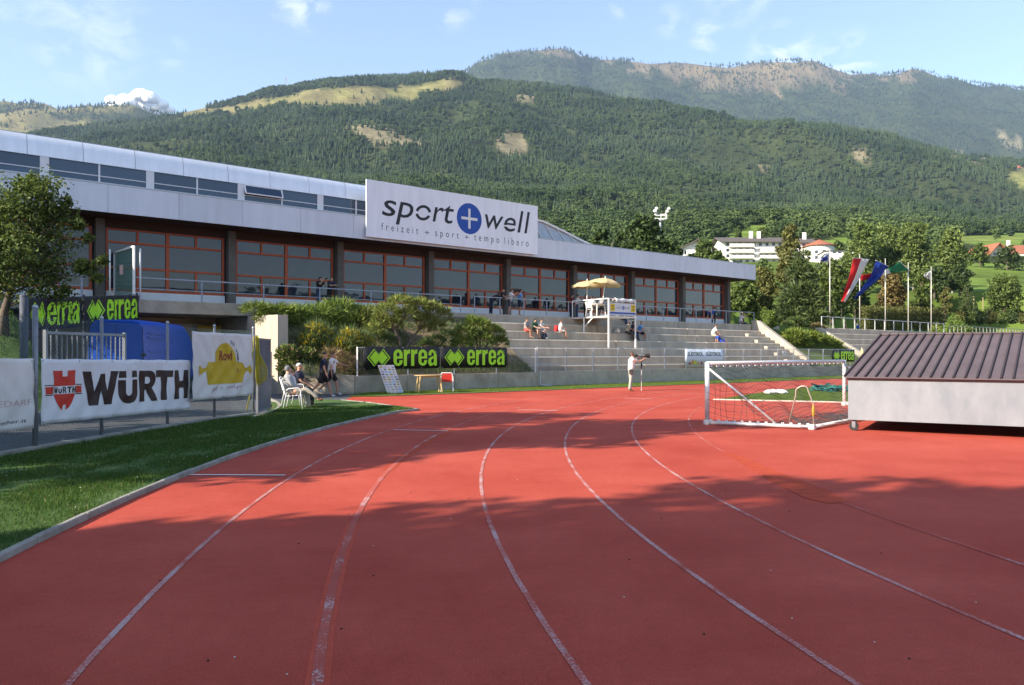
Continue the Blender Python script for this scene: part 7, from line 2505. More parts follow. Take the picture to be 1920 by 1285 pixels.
# on the terrace above the junipers
def terr_pt(px, v): return W(u_at(px, v), v, ZT)
p1 = person("person in black looking through binoculars at the terrace railing", terr_pt(597, 35.35), TO_TRACK + 0.35, 1.50, lean=14, th=(-3, 4), sh=(-3, -2), ua=(62, 62), fa=(150, 150), fin=(12, 12), shirt=c_black, legs=c_jeans, shoe=shoe_dark, hair=(hair_dark, "long"))
h0 = hand_of(p1, 0).lerp(hand_of(p1, 1), 0.5)
bn = thing("binoculars", h0, "small dark binoculars held by the person in black", "binoculars")
fdir = Vector((math.cos(TO_TRACK + .35), math.sin(TO_TRACK + .35), 0)); sdir = Vector((-fdir.y, fdir.x, 0))
for s_ in (-.035, .035):
    MB().tube([h0 + sdir * s_ - fdir * .03 + Vector((0, 0, .05)), h0 + sdir * s_ + fdir * .10 + Vector((0, 0, .05))], 0.025, 8).build("barrel", black_rubber, bn)
person("bald person in dark clothes leaning on the terrace railing", terr_pt(618, 35.42), TO_TRACK + 0.15, 1.55, lean=20, th=(-2, 5), sh=(-4, -4), ua=(45, 45), fa=(96, 96), fin=(28, 28), shirt=c_navy, legs=c_black, shoe=shoe_dark)
# four at the railing above the steps
person("person in dark clothes bent far over the railing, leftmost of four", terr_pt(921, 35.45), ALONG - 0.35, 1.58, lean=62, th=(-4, 3), sh=(-5, -3), ua=(60, 60), fa=(85, 85), shirt=c_black, sleeves="long", legs=c_navy, shoe=shoe_dark, hair=(hair_dark, "long"))
person("bald person in black shirt and black shorts at the railing", terr_pt(938, 35.40), TO_TRACK + 0.4, 1.56, lean=22, th=(-2, 4), sh=(-3, -3), ua=(40, 40), fa=(90, 90), fin=(15, 15), shirt=c_black, legs=c_black, legwear="short", shoe=shoe_dark, skin=skin_tan)
person("person in white shirt and dark shorts holding hands to the mouth at the railing", terr_pt(955, 35.40), TO_TRACK + 0.6, 1.56, lean=16, th=(-6, 10), sh=(-6, -8), ua=(48, 52), fa=(120, 135), fin=(10, 20), shirt=c_white, legs=cl("slate", (0.06, 0.075, 0.11)), legwear="short", shoe=shoe_dark, hair=(hair_brown, "short"))
person("person in light blue shirt and navy shorts, rightmost of four at the railing", terr_pt(974, 35.40), TO_TRACK + 0.75, 1.58, lean=10, th=(-2, 5), sh=(-3, -3), ua=(18, 20), fa=(70, 74), fin=(30, 30), shirt=c_lblue, legs=c_navy, legwear="short", shoe=shoe_dark, hair=(hair_dark, "short"), skin=skin_tan)

# on the steps
def step_pt(px, k, back=0.16):
    v = STEPS[k][0] + back
    return W(u_at(px, v), v, STEPS[k - 1][1])
def sitter(label, px, k, face, h, **kw):
    p = step_pt(px, k)
    rise = STEPS[k][1] - STEPS[k - 1][1]
    kw.setdefault("th", (84, 88)); kw.setdefault("sh", (6, 0))
    return person(label, p, face, h, seat=rise, **kw)
sitter("child in dark shirt and red shorts sitting leftmost on the steps", 986, 4, TO_TRACK + 0.25, 1.40, lean=6, ua=(20, 20), fa=(40, 40), shirt=c_grey, legs=c_red, legwear="short", hair=(hair_brown, "short"), skin=skin_tan)
sitter("child with long dark hair and green top sitting on the steps", 1001, 4, TO_TRACK + 0.15, 1.38, lean=10, ua=(30, 30), fa=(70, 70), fin=(25, 25), shirt=c_green, legs=c_olive, legwear="short", hair=(hair_dark, "long"))
sitter("child in white shirt and white shoes sitting with knees up on the steps", 1012, 4, TO_TRACK + 0.3, 1.40, lean=14, th=(96, 76), sh=(-14, 18), ua=(35, 35), fa=(75, 75), shirt=c_white, legs=c_lgrey, legwear="short", shoe=shoe_white, hair=(hair_brown, "short"))
bp_ = sitter("child in white shirt with red rucksack sitting alone on the steps", 1050, 4, TO_TRACK + 0.75, 1.42, lean=8, ua=(25, 25), fa=(62, 62), fin=(20, 20), shirt=c_white, legs=c_lgrey, legwear="short", hair=(hair_brown, "short"), skin=skin_tan)
def rucksack(label, c, mat, rz, s_=1.0):
    t = thing("rucksack", c, label, "rucksack", rz=rz)
    m = MB(); vs = []
    for z, w_, d_ in ((0, .14, .09), (.06, .17, .11), (.22, .16, .11), (.34, .12, .08), (.38, .06, .04)):
        for a in range(10):
            an = 2 * math.pi * a / 10; vs.append((d_ * math.cos(an) * s_, w_ * math.sin(an) * s_, z * s_))
    m.add(vs, [(j * 10 + a, j * 10 + (a + 1) % 10, (j + 1) * 10 + (a + 1) % 10, (j + 1) * 10 + a) for j in range(4) for a in range(10)] + [tuple(range(9, -1, -1)), tuple(range(40, 50))])
    me = m.mesh("bag"); me.materials.append(mat); me.polygons.foreach_set("use_smooth", [True] * len(me.polygons))
    o = bpy.data.objects.new("bag", me); o.parent = t; COL.objects.link(o)
    m = MB()
    for y in (-.07, .07): m.tube([(.09 * s_, y * s_, .34 * s_), (.14 * s_, y * s_, .2 * s_), (.10 * s_, y * s_, .03 * s_)], .015 * s_, 5)
    me = m.mesh("strap"); me.materials.append(mat); o = bpy.data.objects.new("strap", me); o.parent = t; COL.objects.link(o); o["kind"] = "stuff"
    me = bpy.data.meshes.new("pocket"); q = MB(); q.box((-.115 * s_, 0, .12 * s_), (.03 * s_, .2 * s_, .14 * s_)); me = q.mesh("pocket"); me.materials.append(mat); o = bpy.data.objects.new("pocket", me); o.parent = t; COL.objects.link(o)
    return t
rucksack("small red rucksack on the back of the boy sitting alone", bp_.location + Vector((-math.cos(TO_TRACK + .75) * .22, -math.sin(TO_TRACK + .75) * .22, STEPS[4][1] - STEPS[3][1] + 0.02)), c_red, TO_TRACK + 0.75)
q = step_pt(1021, 4, -0.22)
rucksack("dark rucksack with white strap beside the child in white shoes", Vector((q.x, q.y, STEPS[3][1])), c_navy, TO_TRACK, 1.0)
# under and beside the raised platform
sitter("person with white cap and pale top sitting in the shade of the platform", 1174, 4, TO_TRACK + 0.6, 1.62, lean=18, ua=(35, 35), fa=(65, 65), shirt=c_beige, legs=c_olive, shoe=shoe_dark, hair=(c_white, "cap"), skin=skin_tan)
sitter("person in dark shirt and jeans sitting behind the platform post", 1184, 4, TO_TRACK + 0.5, 1.58, lean=14, ua=(30, 30), fa=(60, 60), shirt=c_navy, legs=c_jeans, shoe=shoe_dark, hair=(hair_dark, "long"))
sitter("person in light blue shirt and dark shorts sitting right of the platform post", 1198, 4, TO_TRACK + 0.6, 1.60, lean=14, ua=(30, 30), fa=(70, 70), shirt=c_lblue, legs=c_navy, legwear="short", shoe=shoe_white, hair=(hair_brown, "cap"), skin=skin_tan)
sitter("person in jeans sitting high on the steps below the platform floor", 1163, 6, TO_TRACK + 0.4, 1.55, lean=30, ua=(40, 40), fa=(70, 70), shirt=c_navy, legs=c_jeans, shoe=shoe_white, hair=(hair_dark, "short"))
q = step_pt(1158, 4, 0.2); q.z = STEPS[4][1]
wb = thing("plastic_bag", q, "white plastic bag standing on the steps below the platform", "bag")
MB().lathe(q, [(.10, 0), (.17, .08), (.15, .20), (.05, .30), (.08, .34)], 9).build("bag_body", c_white, wb, smooth=True)
MB().tube([q + Vector((.06, 0, .32)), q + Vector((.02, 0, .40)), q + Vector((-.06, 0, .32))], 0.012, 5).build("handle", c_white, wb)
# pair on the right
sitter("person in white shirt sitting on the steps near the aisle", 1336, 4, TO_TRACK + 0.7, 1.62, lean=24, th=(80, 74), sh=(10, 22), ua=(20, 30), fa=(35, 45), shirt=c_white, legs=c_beige, legwear="short", hair=(hair_brown, "crop"), skin=skin_tan)
p_ = step_pt(1352, 3, 0.30)
person("child in blue shirt reclining on the steps beside the man in white", Vector((p_.x, p_.y, p_.z)), TO_TRACK + 0.95, 1.48, lean=-38, seat=STEPS[3][1] - STEPS[2][1], th=(112, 78), sh=(20, 10), ua=(-20, -20), fa=(10, 10), shirt=c_blue, legs=c_blue, legwear="short", hair=(hair_brown, "short"), skin=skin_tan)
person("person in dark trousers bending down on the terrace at the last window", terr_pt(1338, 35.6), TO_TRACK - 1.4, 1.62, lean=95, th=(-4, 4), sh=(-2, 4), ua=(20, 20), fa=(25, 25), shirt=c_blue, legs=c_black, shoe=shoe_dark, hair=(hair_dark, "short"))
person("person in white shirt sitting at the terrace corner holding hands to the face", Vector((*terr_pt(1388, 35.7)[:2], ZT)), ALONG - 0.5, 1.58, lean=12, seat=0.12, th=(85, 85), sh=(60, 55), ua=(55, 55), fa=(140, 140), shirt=c_white, legs=c_jeans, hair=(hair_dark, "short"))

# photographer on the track
pf = at(1183, 733.5)
PHF = math.atan2(0.22, 1.0)
ph = person("photographer in white shirt and beige trousers aiming a very long lens", pf, PHF, 1.74, lean=5, th=(3, -6), sh=(-1, -8), ua=(62, 66), fa=(140, 118), fin=(12, 6), out=(10, 6), head=4, shirt=cl("cream", (0.74, 0.72, 0.70)), legs=cl("stone", (0.36, 0.36, 0.31)), shoe=shoe_brown, hair=(hair_brown, "short"), skin=skin_tan)
fd_ = Vector((math.cos(PHF), math.sin(PHF), 0))
sd_ = Vector((-fd_.y, fd_.x, 0))
hc = pf + Vector((0, 0, 1.57)) + fd_ * 0.22 - sd_ * 0.02
cam_t = thing("telephoto_camera", hc, "black camera with huge white ringed lens on a monopod", "camera")
MB().box(hc, (0.09, 0.15, 0.13), rz=PHF).build("camera_body", black_rubber, cam_t, bevel=0.01)
m = MB(); m.tube([hc + fd_ * .05, hc + fd_ * .16, hc + fd_ * .18, hc + fd_ * .40], 0, 14, rr=[.045, .05, .062, .066]); m.build("lens_barrel", M("lens_grey", (0.12, 0.12, 0.12), 0.4), cam_t, smooth=False)
m = MB(); m.tube([hc + fd_ * .401, hc + fd_ * .42, hc + fd_ * .64], 0, 14, rr=[.075, .088, .102]); m.build("lens_hood", black_rubber, cam_t)
mt0 = hc + fd_ * .27 - Vector((0, 0, .07))
m = MB(); m.tube([mt0, Vector((mt0.x, mt0.y, 0.95))], 0.022, 8); m.tube([Vector((mt0.x, mt0.y, 1.0)), Vector((mt0.x, mt0.y, 1.2))], 0.035, 8); m.build("monopod_grip", black_rubber, cam_t)
m = MB(); m.tube([Vector((mt0.x, mt0.y, 0.95)), Vector((mt0.x, mt0.y, 0.0))], 0.016, 8); m.build("monopod", M("monopod_metal", (0.55, 0.52, 0.50), 0.4, metal=0.3), cam_t)
wp = thing("belt_bag", pf + Vector((0.0, -0.12, 0.88)), "dark grey belt pouch hanging at the photographer's hip", "bag")
MB().box(pf + Vector((-0.02, -0.20, 0.86)), (0.20, 0.10, 0.22), rz=PHF).build("pouch", M("pouch_grey", (0.10, 0.085, 0.085), 0.8), wp, bevel=0.03)
MB().box(pf + Vector((-0.02, -0.255, 0.92)), (0.17, 0.012, 0.09), rz=PHF).build("flap", M("pouch_dark", (0.06, 0.05, 0.05), 0.8), wp)

# two men walking on the path
w1 = at(606, 743.5)
wk = person("walking man in navy shirt and black shorts with a bag in his hand", w1, 0.12, 1.80, lean=5, th=(26, -20), sh=(14, -46), ua=(-16, 4), fa=(-6, 20), out=(8, 8), shirt=c_navy, legs=c_black, legwear="short", shoe=shoe_white, hair=(hair_dark, "crop"), skin=skin_tan)
hb_ = hand_of(wk, 1)
hg = thing("bag", Vector((hb_.x, hb_.y, hb_.z - 0.25)), "small dark and silver bag carried by the man in navy", "bag")
MB().lathe((hb_.x - .03, hb_.y, hb_.z - 0.30), [(.05, 0), (.13, .05), (.14, .16), (.06, .24)], 10).build("bag_body", c_black, hg, smooth=True)
MB().tube([(hb_.x - .14, hb_.y, hb_.z - .20), (hb_.x - .12, hb_.y - .12, hb_.z - .24), (hb_.x + .06, hb_.y - .13, hb_.z - .22)], .018, 6).build("trim", c_lgrey, hg)
MB().tube([(hb_.x - .05, hb_.y, hb_.z - .08), (hb_.x, hb_.y, hb_.z + .0), (hb_.x + .03, hb_.y, hb_.z - .08)], .012, 6).build("handle", c_black, hg)
w2 = at(616, 741.5) + Vector((0.02, 0.50, 0))
person("walking man in white shirt and black shorts half hidden by the man in navy", w2, 0.05, 1.78, lean=4, th=(22, -24), sh=(8, -46), ua=(52, -8), fa=(78, 8), out=(4, 8), shirt=c_white, legs=c_black, legwear="short", shoe=shoe_white, hair=(hair_brown, "crop"), skin=skin_tan)

# seated by the lawn: white garden chairs
def garden_chair(loc, rz, label, group="white garden chairs on the lawn"):
    t = thing("garden_chair", loc, label, "chair", group, rz=rz)
    def part(name, m, mat=white_paint):
        me = m.mesh(name); me.materials.append(mat); me.polygons.foreach_set("use_smooth", [True] * len(me.polygons))
        o = bpy.data.objects.new(name, me); o.parent = t; COL.objects.link(o); return o
    for y in (-.25, .25):
        m = MB(); m.tube([(.27, y, 0), (.22, y, .40), (.20, y, .62), (.12, y, .655), (-.14, y, .63), (-.20, y, .58)], .016, 7); part("front_leg", m)
        m = MB(); m.tube([(-.30, y, 0), (-.22, y, .42), (-.27, y * .95, .62), (-.36, y * .9, .86)], .016, 7); part("rear_leg", m)
    m = MB(); m.tube([(-.36, -.225, .86), (-.375, 0, .90), (-.36, .225, .86)], .016, 7); part("top_rail", m)
    for i in range(5):
        x = -.20 + i * .10
        m = MB(); m.box((x, 0, .425 - .01 * (2 - i)), (.085, .48, .014)); part("seat_slat", m)
    for i in range(4):
        z = .52 + i * .085
        m = MB(); m.box((-.25 - (z - .42) * .25, 0, z), (.014, .44, .07)); part("back_slat", m)
    return t
s1 = at(553, 768.5)
garden_chair(s1, 0.10, "nearest white garden chair with the grey haired man on it")
person("grey haired man in pale grey shirt and beige trousers sitting with crossed legs", s1 + Vector((-.10, .01, 0)), 0.10, 1.76, lean=-13, seat=0.43, th=(88, 104), sh=(6, 52), ua=(24, 30), fa=(62, 70), fin=(30, 30), head=8, shirt=c_lgrey, sleeves="long", legs=cl("sand", (0.40, 0.35, 0.28)), shoe=shoe_brown, hair=(hair_grey, "short"))
s2 = far(549, 24.2, 0.045)
garden_chair(s2, 0.10, "white garden chair behind the nearest one with the boy on it")
person("boy with brown hair and white shirt sitting between the two men", s2 + Vector((.0, 0, 0)), 0.1, 1.35, lean=-4, seat=0.43, th=(85, 85), sh=(0, 6), ua=(20, 20), fa=(60, 60), shirt=c_white, legs=c_grey, legwear="short", shoe=shoe_white, hair=(hair_brown, "short"))
s3 = far(561, 24.9, 0.045)
garden_chair(s3, 0.02, "farthest white garden chair with the white haired man on it")
person("white haired man in navy shirt and dark trousers sitting on the lawn edge", s3 + Vector((-.05, 0, 0)), 0.02, 1.74, lean=4, seat=0.43, th=(84, 90), sh=(2, -6), ua=(26, 26), fa=(62, 62), fin=(18, 18), shirt=c_navy, legs=c_black, shoe=shoe_dark, hair=(hair_white, "crop"), skin=skin_tan)
# sunbathers on the upper lawn
for px, py, lb, sh_, lg_ in ((1583, 606, "person with bare shoulders sitting on the grass near the flagpoles", None, c_green), (1612, 608, "person with pale hat and blue clothes reclining on the grass by the banner flag", c_blue, c_blue)):
    q = PV(px, py, 38.5); q.z = zlawn(80, 38.5) + 0.02
    person(lb, q, 0.0 if sh_ else -0.5, 1.7, lean=-30 if sh_ else 10, seat=0.05, th=(104, 98), sh=(40, 70), ua=(20, 20), fa=(50, 50), shirt=sh_, legs=lg_, legwear="short", hair=(hair_white if sh_ else hair_brown, "short"), skin=skin_tan)
q = PV(1636, 690, 27.2); q.z = 0.02
person("person with brown curly hair behind the dark ribbed roof", at(1636, 708), 2.4, 1.86, lean=4, shirt=c_grey, legs=c_black, shoe=shoe_dark, hair=(hair_brown, "long"))

# ------------------------------------------------------------------ raised platform with parasols
deck = thing("commentator_stand", W(33.5, 31.9, 2.0), "white tube platform with railing built over the concrete steps", "platform")
DU0, DU1, DV0, DV1 = 33.5, 35.85, 31.9, 34.95
MB().uvbox(DU0 - .04, DU1 + .04, DV0 - .04, DV1, ZT - 0.10, ZT - 0.045).build("deck_frame", white_paint, deck)
nd_ = 10
for i in range(nd_):
    a = DV0 + (DV1 - DV0) * i / nd_
    MB().uvbox(DU0, DU1, a + 0.008, a + (DV1 - DV0) / nd_ - 0.008, ZT - 0.042, ZT).build("deck_board", M("deck_wood", (0.45, 0.38, 0.28), 0.8, 0.15, 4), deck)
for a, b, zb_ in ((DU0, DV0, STEPS[2][1]), (DU1, DV0, STEPS[2][1]), (DU0, 33.95, STEPS[4][1]), (DU1, 33.95, STEPS[4][1])):
    MB().beam(W(a, b, zb_), W(a, b, ZT + (1.0 if b < 33 else -.1)), 0.08, 0.08, up=(0, 1, 0)).build("leg", white_paint, deck)
MB().beam(W(DU0, 33.9, 3.3), W(DU0, 33.2, ZT - .1), 0.05, 0.05).build("brace", white_paint, deck)
for (a, b), (c, d) in (((DU0, DV0), (DU1, DV0)), ((DU0, DV0), (DU0, DV1)), ((DU1, DV0), (DU1, DV1))):
    MB().beam(W(a, b, ZT + 1.0), W(c, d, ZT + 1.0), 0.05, 0.05).build("handrail", white_paint, deck)
for a, b in ((DU0, DV1), (DU0, 33.4), (DU1, DV1), (DU1, 33.4)):
    MB().beam(W(a, b, ZT), W(a, b, ZT + 1.0), 0.05, 0.05, up=(0, 1, 0)).build("rail_post", white_paint, deck)
pb2 = thing("platform_banner", W(DU0, DV0 - .05, ZT), "white banner with blue stripe and two yellow fields on the platform front", "banner")
bw_, bh_ = DU1 - DU0 - 0.1, 0.74
MB().uvbox(DU0 + .05, DU1 - .05, DV0 - .065, DV0 - .06, ZT + .02, ZT + .02 + bh_).build("cloth", white_cloth, pb2)
def pbf(x, y, off): return W(DU0 + .05 + x, DV0 - .065 - off, ZT + .02 + y)
rect = lambda x0, y0, x1, y1: [[(x0, y0), (x1, y0), (x1, y1), (x0, y1)]]
print_on("blue_stripe", shape_mesh(rect(0.0, .09, bw_, .19)), pbf, blue_ink, pb2, 0.005)
print_on("pale_stripe", shape_mesh(rect(0.0, .0, bw_, .06)), pbf, M("stripe_pale", (0.5, 0.55, 0.65), 0.6), pb2, 0.005)
yel = M("print_sun_yellow", (0.72, 0.52, 0.03), 0.6)
for x0 in (0.04, bw_ - .42):
    print_on("yellow_field", shape_mesh([rrect(x0, .24, x0 + .38, .68, .05)]), pbf, yel, pb2, 0.008)
    for yy in (.34, .50): print_on("dark_mark", shape_mesh([rrect(x0 + .08, yy, x0 + .30, yy + .08, .02)]), pbf, M("mark_ochre", (0.35, 0.22, 0.02), 0.6), pb2, 0.012)
print_letters("letter", fit(text_mesh("sport", 1, .2), .56, 1.04, .36, .54), pbf, sign_mat if False else M("ink_mid_grey", (0.28, 0.30, 0.34), 0.6), pb2, 0.006)
print_letters("letter", fit(text_mesh("well", 1, .2), 1.28, 1.70, .40, .56), pbf, MATS["ink_mid_grey"], pb2, 0.006)
print_on("blue_disc", shape_mesh([arc(1.16, .46, .10, .12, 0, 360, 20)[:-1]]), pbf, blue_ink, pb2, 0.006)
print_on("plus_sign", shape_mesh([[(1.16 + p[0] * .12, .46 + p[1] * .13) for p in plus]]), pbf, white_paint, pb2, 0.009)
twl = thing("towel", W(34.6, 32.0, ZT + 1.0), "white cloth lying over the platform railing", "towel")
m = MB(); vs = []
for i in range(9):
    for j, (dv, dz) in enumerate(((-.12, -.16), (-.08, .0), (0, .05), (.10, .03), (.26, -.02))):
        vs.append(W(34.05 + i * .2, DV0 + dv, ZT + 0.98 + dz + .05 * math.sin(i * 1.7 + j) * (1 - i / 12)))
m.add(vs, [(i * 5 + j, (i + 1) * 5 + j, (i + 1) * 5 + j + 1, i * 5 + j + 1) for i in range(8) for j in range(4)])
o = m.build("cloth", c_white, twl, smooth=True); sm_ = o.modifiers.new("thick", "SOLIDIFY"); sm_.thickness = 0.03
# parasols
canvas = leaf_mat("parasol_canvas", (0.86, 0.72, 0.44), (0.92, 0.80, 0.54), 0.58)
def parasol(label, foot, top, r_, tilt):
    foot, top = Vector(foot), Vector(top)
    t = thing("parasol", foot, label, "parasol", "cream parasols on the platform")
    MB().tube([foot, top], 0.024, 8).build("pole", white_paint, t)
    ax = (top - foot).normalized()
    ax = (ax + Vector(tilt)).normalized()
    e1 = ax.cross(Vector((0, 1, 0))).normalized(); e2 = ax.cross(e1)
    n = 16
    m = MB(); vs = [top + ax * .02]
    prof_ = ((.30, -.05), (.62, -.16), (1.0, -.40))
    for rr_, dz in prof_:
        for k in range(n):
            a = 2 * math.pi * k / n
            q = r_ * rr_ * (1.0 if k % 2 == 0 else 0.955)
            vs.append(top + (e1 * math.cos(a) + e2 * math.sin(a)) * q + ax * (dz * r_ * .75 - (0.02 if k % 2 else 0)))
    fs = [(0, 1 + k, 1 + (k + 1) % n) for k in range(n)]
    for j in range(2):
        for k in range(n): fs.append((1 + j * n + k, 1 + (j + 1) * n + k, 1 + (j + 1) * n + (k + 1) % n, 1 + j * n + (k + 1) % n))
    b0 = len(vs)
    for k in range(n):   # hanging valance
        a = 2 * math.pi * k / n
        vs.append(Vector(vs[1 + 2 * n + k]) - Vector((0, 0, .10 + (.025 if k % 2 else 0))))
    for k in range(n): fs.append((1 + 2 * n + k, b0 + k, b0 + (k + 1) % n, 1 + 2 * n + (k + 1) % n))
    m.add(vs, fs)
    o = m.build("canopy", canvas, t)
    sm_ = o.modifiers.new("thick", "SOLIDIFY"); sm_.thickness = 0.006
    for k in range(8):
        a = 2 * math.pi * k / 8
        MB().beam(top - ax * .03, top + (e1 * math.cos(a) + e2 * math.sin(a)) * r_ * .97 - ax * (.33 * r_), 0.012, 0.012).build("rib", white_paint, t)
    MB().lathe(top, [(.03, 0), (.035, .05), (.012, .13)], 8).build("finial", white_paint, t)
    return t
pA = PV(1100, 591, 33.9); pA.z = ZT
parasol("left cream parasol on the platform", pA, PV(1101, 527, 33.9), 0.95, (-.02, -.02, 0))
pB = PV(1127, 591, 33.0); pB.z = ZT
parasol("right cream parasol leaning on the platform", pB, PV(1135, 522, 33.0), 0.98, (.0, -.06, 0))
def simple_table(name, label, c, L_, w_, h_, mat, legmat, rz):
    t = thing(name, c, label, "table", rz=rz)
    def part(nm, m, mt_):
        me = m.mesh(nm); me.materials.append(mt_); o = bpy.data.objects.new(nm, me); o.parent = t; COL.objects.link(o); return o
    m = MB(); m.lathe((0, 0, h_ - .035), [(1, 0), (1, .035)], 20); 
    m.v = [(x * L_ / 2, y * w_ / 2, z) for x, y, z in m.v]
    part("tabletop", m, mat)
    for sx_ in (-1, 1):
        for sy_ in (-1, 1):
            m = MB(); m.tube([(sx_ * L_ * .40, sy_ * w_ * .34, 0), (sx_ * L_ * .33, sy_ * w_ * .28, h_ - .04)], 0.032, 7); part("leg", m, legmat)
    m = MB(); m.box((0, 0, h_ - .07), (L_ * .6, w_ * .5, .05)); part("apron", m, legmat)
    return t
plastic = M("plastic_white", (0.72, 0.68, 0.60), 0.5, 0.05, 5)
simple_table("platform_table", "white plastic table on the platform under the parasols", PV(1122, 591.5, 32.9).xy.to_3d() + Vector((0, 0, ZT)), 0.95, 0.7, 0.72, plastic, plastic, ALONG)
c_ = PV(1110, 591, 33.3); c_.z = ZT
garden_chair(c_, ALONG, "white chair on the platform with the seated commentator", None)
person("commentator in white shirt sitting at the platform table", c_ + Vector((-.05, -.02, 0)), ALONG + 0.2, 1.55, lean=8, seat=0.43, th=(85, 85), sh=(4, 0), ua=(35, 35), fa=(85, 85), fin=(20, 20), shirt=c_white, legs=c_lgrey, legwear="short", shoe=shoe_white, hair=(hair_dark, "short"), skin=skin_tan)
c_ = PV(1132, 591, 32.7); c_.z = ZT
person("person in grey shirt sitting behind the platform table", c_ + Vector((.0, .45, 0)), ALONG + math.pi, 1.5, lean=16, seat=0.43, th=(85, 85), sh=(4, 0), ua=(45, 45), fa=(80, 80), fin=(20, 20), shirt=c_grey, legs=c_navy, shoe=shoe_dark, hair=(hair_dark, "short"))
person("person in white shirt and jeans standing left of the platform railing", terr_pt(1082, 35.5), TO_TRACK + .9, 1.5, lean=6, ua=(20, 20), fa=(70, 70), fin=(20, 20), shirt=c_white, legs=c_jeans, shoe=shoe_dark, hair=(hair_dark, "short"))
person("person in dark red clothes standing beside the platform on the terrace", terr_pt(1071, 35.8), TO_TRACK + .9, 1.52, lean=6, ua=(15, 15), fa=(40, 40), shirt=cl("dark_red", (0.16, 0.02, 0.03)), sleeves="long", legs=c_navy, shoe=shoe_dark, hair=(hair_dark, "short"))
person("person in black standing behind the left parasol pole", terr_pt(1097, 35.7), TO_TRACK + .5, 1.52, lean=6, ua=(20, 20), fa=(60, 60), shirt=c_black, legs=c_black, shoe=shoe_dark, hair=(hair_dark, "short"))

# ------------------------------------------------------------------ banners on the stand fence
def flat_banner(name, label, u0, u1, v, z0, z1, mat, group=None, eye=True):
    t = thing(name, W(u0, v, z0), label, "banner", group)
    n = max(2, int((u1 - u0) / 0.25)); m = MB()
    vs = [W(u0 + (u1 - u0) * i / n, v + 0.012 * math.sin(i * 1.9), z0 + (z1 - z0) * j - (0.012 * math.sin(i * 2.3) if j else 0)) for j in (0, 1) for i in range(n + 1)]
    m.add(vs, [(i, i + 1, n + 1 + i + 1, n + 1 + i) for i in range(n)])
    o = m.build("cloth", mat, t, smooth=True)
    sm_ = o.modifiers.new("thick", "SOLIDIFY"); sm_.thickness = 0.004
    if eye:
        for i in range(5):
            for zz in (z0 + .04, z1 - .04):
                c = W(u0 + .05 + (u1 - u0 - .1) * i / 4, v - .03, zz); e = MB(); e.tube([c, c + W(0, .02, 0)], .018, 8); e.build("eyelet", galv, t)
    def fn(x, y, off): return W(u0 + x, v - 0.022 - off, z0 + y)
    return t, fn
ub0, ub1, ub2 = u_at(681, 29.6), u_at(826.5, 29.6), u_at(951.5, 29.6)
t, fn = flat_banner("banner", "black banner with lime letters behind the leaning notice board, nearer of the pair", ub0, ub1 - .03, 29.62, 1.00, 1.97, black_cloth, "black banners with lime lettering")
errea_print(fn, ub1 - .03 - ub0, .97, t)
t, fn = flat_banner("banner", "black banner with lime letters beside the grey bar fence, farther of the pair", ub1 + .02, ub2, 29.62, 1.00, 1.97, black_cloth, "black banners with lime lettering")
errea_print(fn, ub2 - ub1 - .02, .97, t)
ua_, ub_ = u_at(1560, 29.86), u_at(1602, 29.86)
t, fn = flat_banner("banner", "small far black banner with lime letters next to the ribbed roof", ua_, ub_, 29.86, 1.06, 1.98, black_cloth, "black banners with lime lettering")
errea_print(fn, ub_ - ua_, .92, t)
ua_, ub_ = u_at(1284, 29.86), u_at(1356, 29.86)
pale_blue = M("banner_pale", (0.60, 0.66, 0.72), 0.6, 0.05, 2)
t, fn = flat_banner("banner", "pale banner with a region's name printed twice on the bar fence", ua_, ub_, 29.84, 0.86, 1.94, pale_blue)
wl_, hl_ = ub_ - ua_, 1.08
slate = M("print_slate2", (0.10, 0.14, 0.15), 0.6)
for x0, x1 in ((.06, .45), (.53, .93)):
    print_letters("letter", fit(text_mesh("SÜDTIROL", 1, 0, .025), wl_ * x0, wl_ * x1, .62 * hl_, .90 * hl_), fn, slate, t)
for i, (cx_, ww, hh, cm) in enumerate(((.11, .05, .10, (0.30, 0.05, 0.04)), (.18, .06, .22, (0.55, 0.22, 0.03)), (.25, .09, .20, (0.45, 0.50, 0.05)), (.33, .05, .12, (0.60, 0.40, 0.03)), (.41, .06, .14, (0.35, 0.05, 0.12)))):
    pts = [(wl_ * (cx_ - ww / 2), .14 * hl_), (wl_ * (cx_ + ww / 2), .14 * hl_), (wl_ * (cx_ + ww * .25), (.16 + hh) * hl_), (wl_ * (cx_ - ww * .1), (.20 + hh) * hl_), (wl_ * (cx_ - ww * .4), (.14 + hh * .6) * hl_)]
    print_on("picture_print", shape_mesh([pts]), fn, M("print_scene%d" % i, cm, 0.6), t)
# small notices at the aisle
for i, (px, py, lb) in enumerate(((1470, 662.5, "small white notice on the bar fence near the cheek wall"),)):
    q = PV(px, py, 29.85); t = thing("notice", q, lb, "sign"); MB().uvbox(q.x * UX + q.y * UY - .18, q.x * UX + q.y * UY + .18, 29.82, 29.84, q.z - .13, q.z + .13).build("plate", white_paint, t)
    m = MB(); uu = q.x * UX + q.y * UY; m.uvbox(uu - .10, uu + .10, 29.812, 29.818, q.z - .06, q.z + .05); m.build("symbol", M("notice_grey", (0.35, 0.36, 0.38), 0.6), t)

